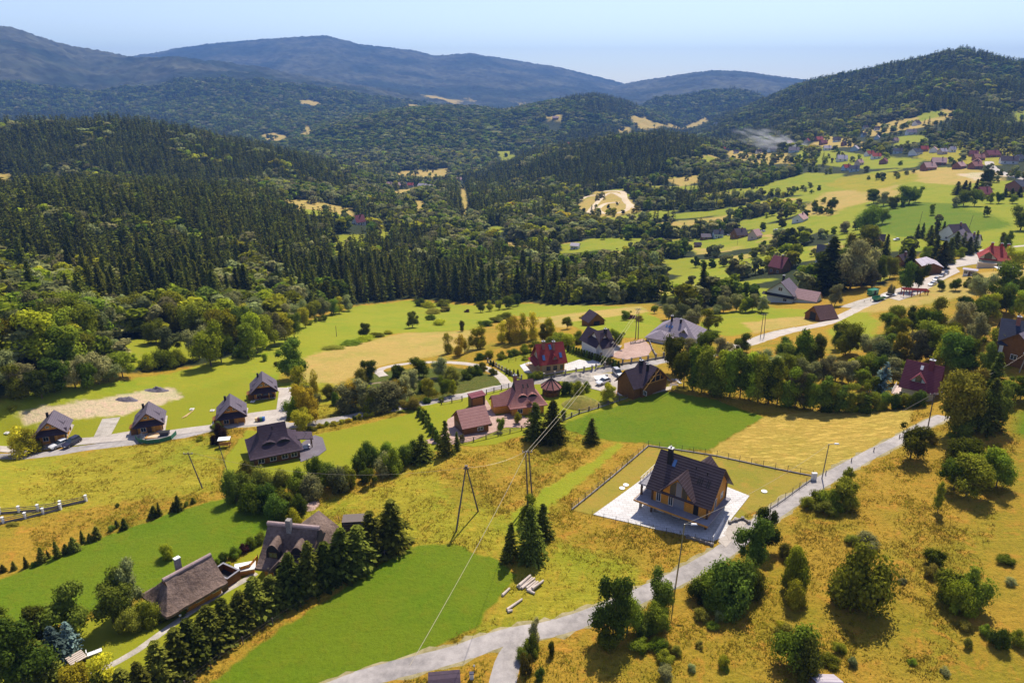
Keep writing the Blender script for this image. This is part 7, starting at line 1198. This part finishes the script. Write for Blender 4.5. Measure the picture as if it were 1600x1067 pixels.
# ---------------------------------------------------------------- tall grass and weeds
n_ = 620000; Dg = np.sqrt(rng.uniform(58 ** 2, 190 ** 2, n_)); ag = rng.uniform(-.68, .68, n_); X = Dg * np.sin(ag); Y = Dg * np.cos(ag); _, Tt = landcover(X, Y); cl = fbm(X / 3.5, Y / 3.5, 44, 3); big_n = fbm(X / 18, Y / 18, 45, 3)
keep = (Tt[:, 0] > .5) & (Tt[:, 1] < .85) & (rng.random(n_) < np.clip((Tt[:, 0] - .35) * .9, 0, 1) * np.clip(.35 + cl * 2.5, .06, 1)) & (Dg < 175)
def near_road(X, Y, pxs, w):
    P = smoothline(ground(pxs), 3); m_ = np.zeros(X.shape, bool)
    for p in P: m_ |= (X - p.x) ** 2 + (Y - p.y) ** 2 < w * w
    return m_
keep &= ~near_road(X, Y, MAIN, 2.7) & ~near_road(X, Y, LEFT, 2.6) & ~near_road(X, Y, [(775,1120),(786,1060),(800,1020)], 2.5)
for nm, pts, mt in PAV: keep &= sdist(X, Y, W2(pts)) < .2
X = X[keep]; Y = Y[keep]; cl = cl[keep]; bn = big_n[keep]; Z = gh(X, Y); k = len(X)
hgt = rng.uniform(.10, .34, k) * (1 + np.clip(cl, 0, .4)); nb_ = 3; V = []; 
an = rng.uniform(0, 6.28, (k, nb_)); ln = rng.uniform(.5, 1.9, (k, nb_)); wv = rng.uniform(.04, .09, (k, nb_))
bx_ = X[:, None] + rng.normal(0, .16, (k, nb_)); by_ = Y[:, None] + rng.normal(0, .16, (k, nb_)); bz_ = Z[:, None] + np.zeros((k, nb_)) - .03; hx_ = hgt[:, None] * np.ones((1, nb_))
Vt = np.stack([np.stack([bx_ - np.sin(an) * wv, by_ + np.cos(an) * wv, bz_], -1), np.stack([bx_ + np.sin(an) * wv, by_ - np.cos(an) * wv, bz_], -1), np.stack([bx_ + np.cos(an) * ln * hx_, by_ + np.sin(an) * ln * hx_, bz_ + hx_], -1)], 2).reshape(-1, 3)
Ft = np.arange(len(Vt)).reshape(-1, 3); gm = leafmat('dry_grass_blades', (.46, .32, .045), .28, .03, .6); gm2 = leafmat('green_weed_blades', (.30, .28, .025), .25, .03, .6)
gi = np.repeat(rng.random(k) < np.clip(.28 + bn * 1.8, .03, .9), nb_)
for sel, m_, nm, lab in ((~gi, gm, 'tall_grass', 'dry ochre grass tufts covering the rough meadows'), (gi, gm2, 'weeds', 'green weeds patching the rough meadows')):
    Fs = np.where(sel)[0]; vv_ = Vt.reshape(-1, 3, 3)[Fs].reshape(-1, 3); me = npmesh(nm, vv_, np.arange(len(vv_)).reshape(-1, 3), False); me.materials.append(m_); o = bpy.data.objects.new(nm, me); col.objects.link(o); tag(o, lab, 'grass', kind='stuff')

# ---------------------------------------------------------------- smoke over the hamlet
p = g1(1236, 232); mb = bmesh.new(); bmesh.ops.create_icosphere(mb, subdivisions=3, radius=1)
for v in mb.verts: v.co *= 1 + .25 * (math.sin(v.co.x * 5) * math.cos(v.co.y * 4 + v.co.z * 3))
me = bpy.data.meshes.new('smoke'); mb.to_mesh(me); mb.free(); so = bpy.data.objects.new('smoke', me); col.objects.link(so); so.scale = (85, 36, 20); so.location = (p.x - 32, p.y, p.z + 12); so.rotation_euler = (0, .22, .1); tag(so, 'thin bluish white smoke drifting left over the hamlet houses', 'smoke', kind='stuff')
m, nt, o_ = mat('smoke'); L = nt.links.new; tc = N(nt, 'TexCoord'); a = N(nt, 'TexNoise'); a.inputs['Scale'].default_value = 2.6; a.inputs['Detail'].default_value = 5; L(tc.outputs['Object'], a.inputs['Vector']); mr = N(nt, 'MapRange'); mr.inputs[1].default_value = .5; mr.inputs[2].default_value = .72; mr.inputs[4].default_value = .16; L(a.outputs['Fac'], mr.inputs[0])
gr_ = N(nt, 'TexGradient', gradient_type='SPHERICAL'); L(tc.outputs['Object'], gr_.inputs[0]); mu = N(nt, 'Math', operation='MULTIPLY'); L(mr.outputs[0], mu.inputs[0]); L(gr_.outputs['Fac'], mu.inputs[1]); pv = N(nt, 'VolumePrincipled'); pv.inputs['Color'].default_value = (1, 1, 1, 1); L(mu.outputs[0], pv.inputs['Density']); L(pv.outputs[0], o_.inputs['Volume']); me.materials.append(m)

# ---------------------------------------------------------------- haze: even air round the whole scene
hb = MB(); hb.box(-12600, 12600, -12600, 12600, GZ.min() - 1, max(GZ.max(), CAMH) + 20); ho = hb.build('haze', [], None) if False else None
me = bpy.data.meshes.new('haze'); me.from_pydata(hb.v, [], hb.f); ho = bpy.data.objects.new('haze', me); col.objects.link(ho); tag(ho, kind='stuff'); ho["label"] = 'thin blue summer haze over the valley'; ho["category"] = 'haze'
m, nt, o_ = mat('haze'); pv = N(nt, 'VolumePrincipled'); pv.inputs['Color'].default_value = (.22, .46, 1, 1); pv.inputs['Density'].default_value = 0.000088; pv.inputs['Anisotropy'].default_value = .0; nt.links.new(pv.outputs[0], o_.inputs['Volume']); me.materials.append(m)

print('GZ', GZ.min(), GZ.max())
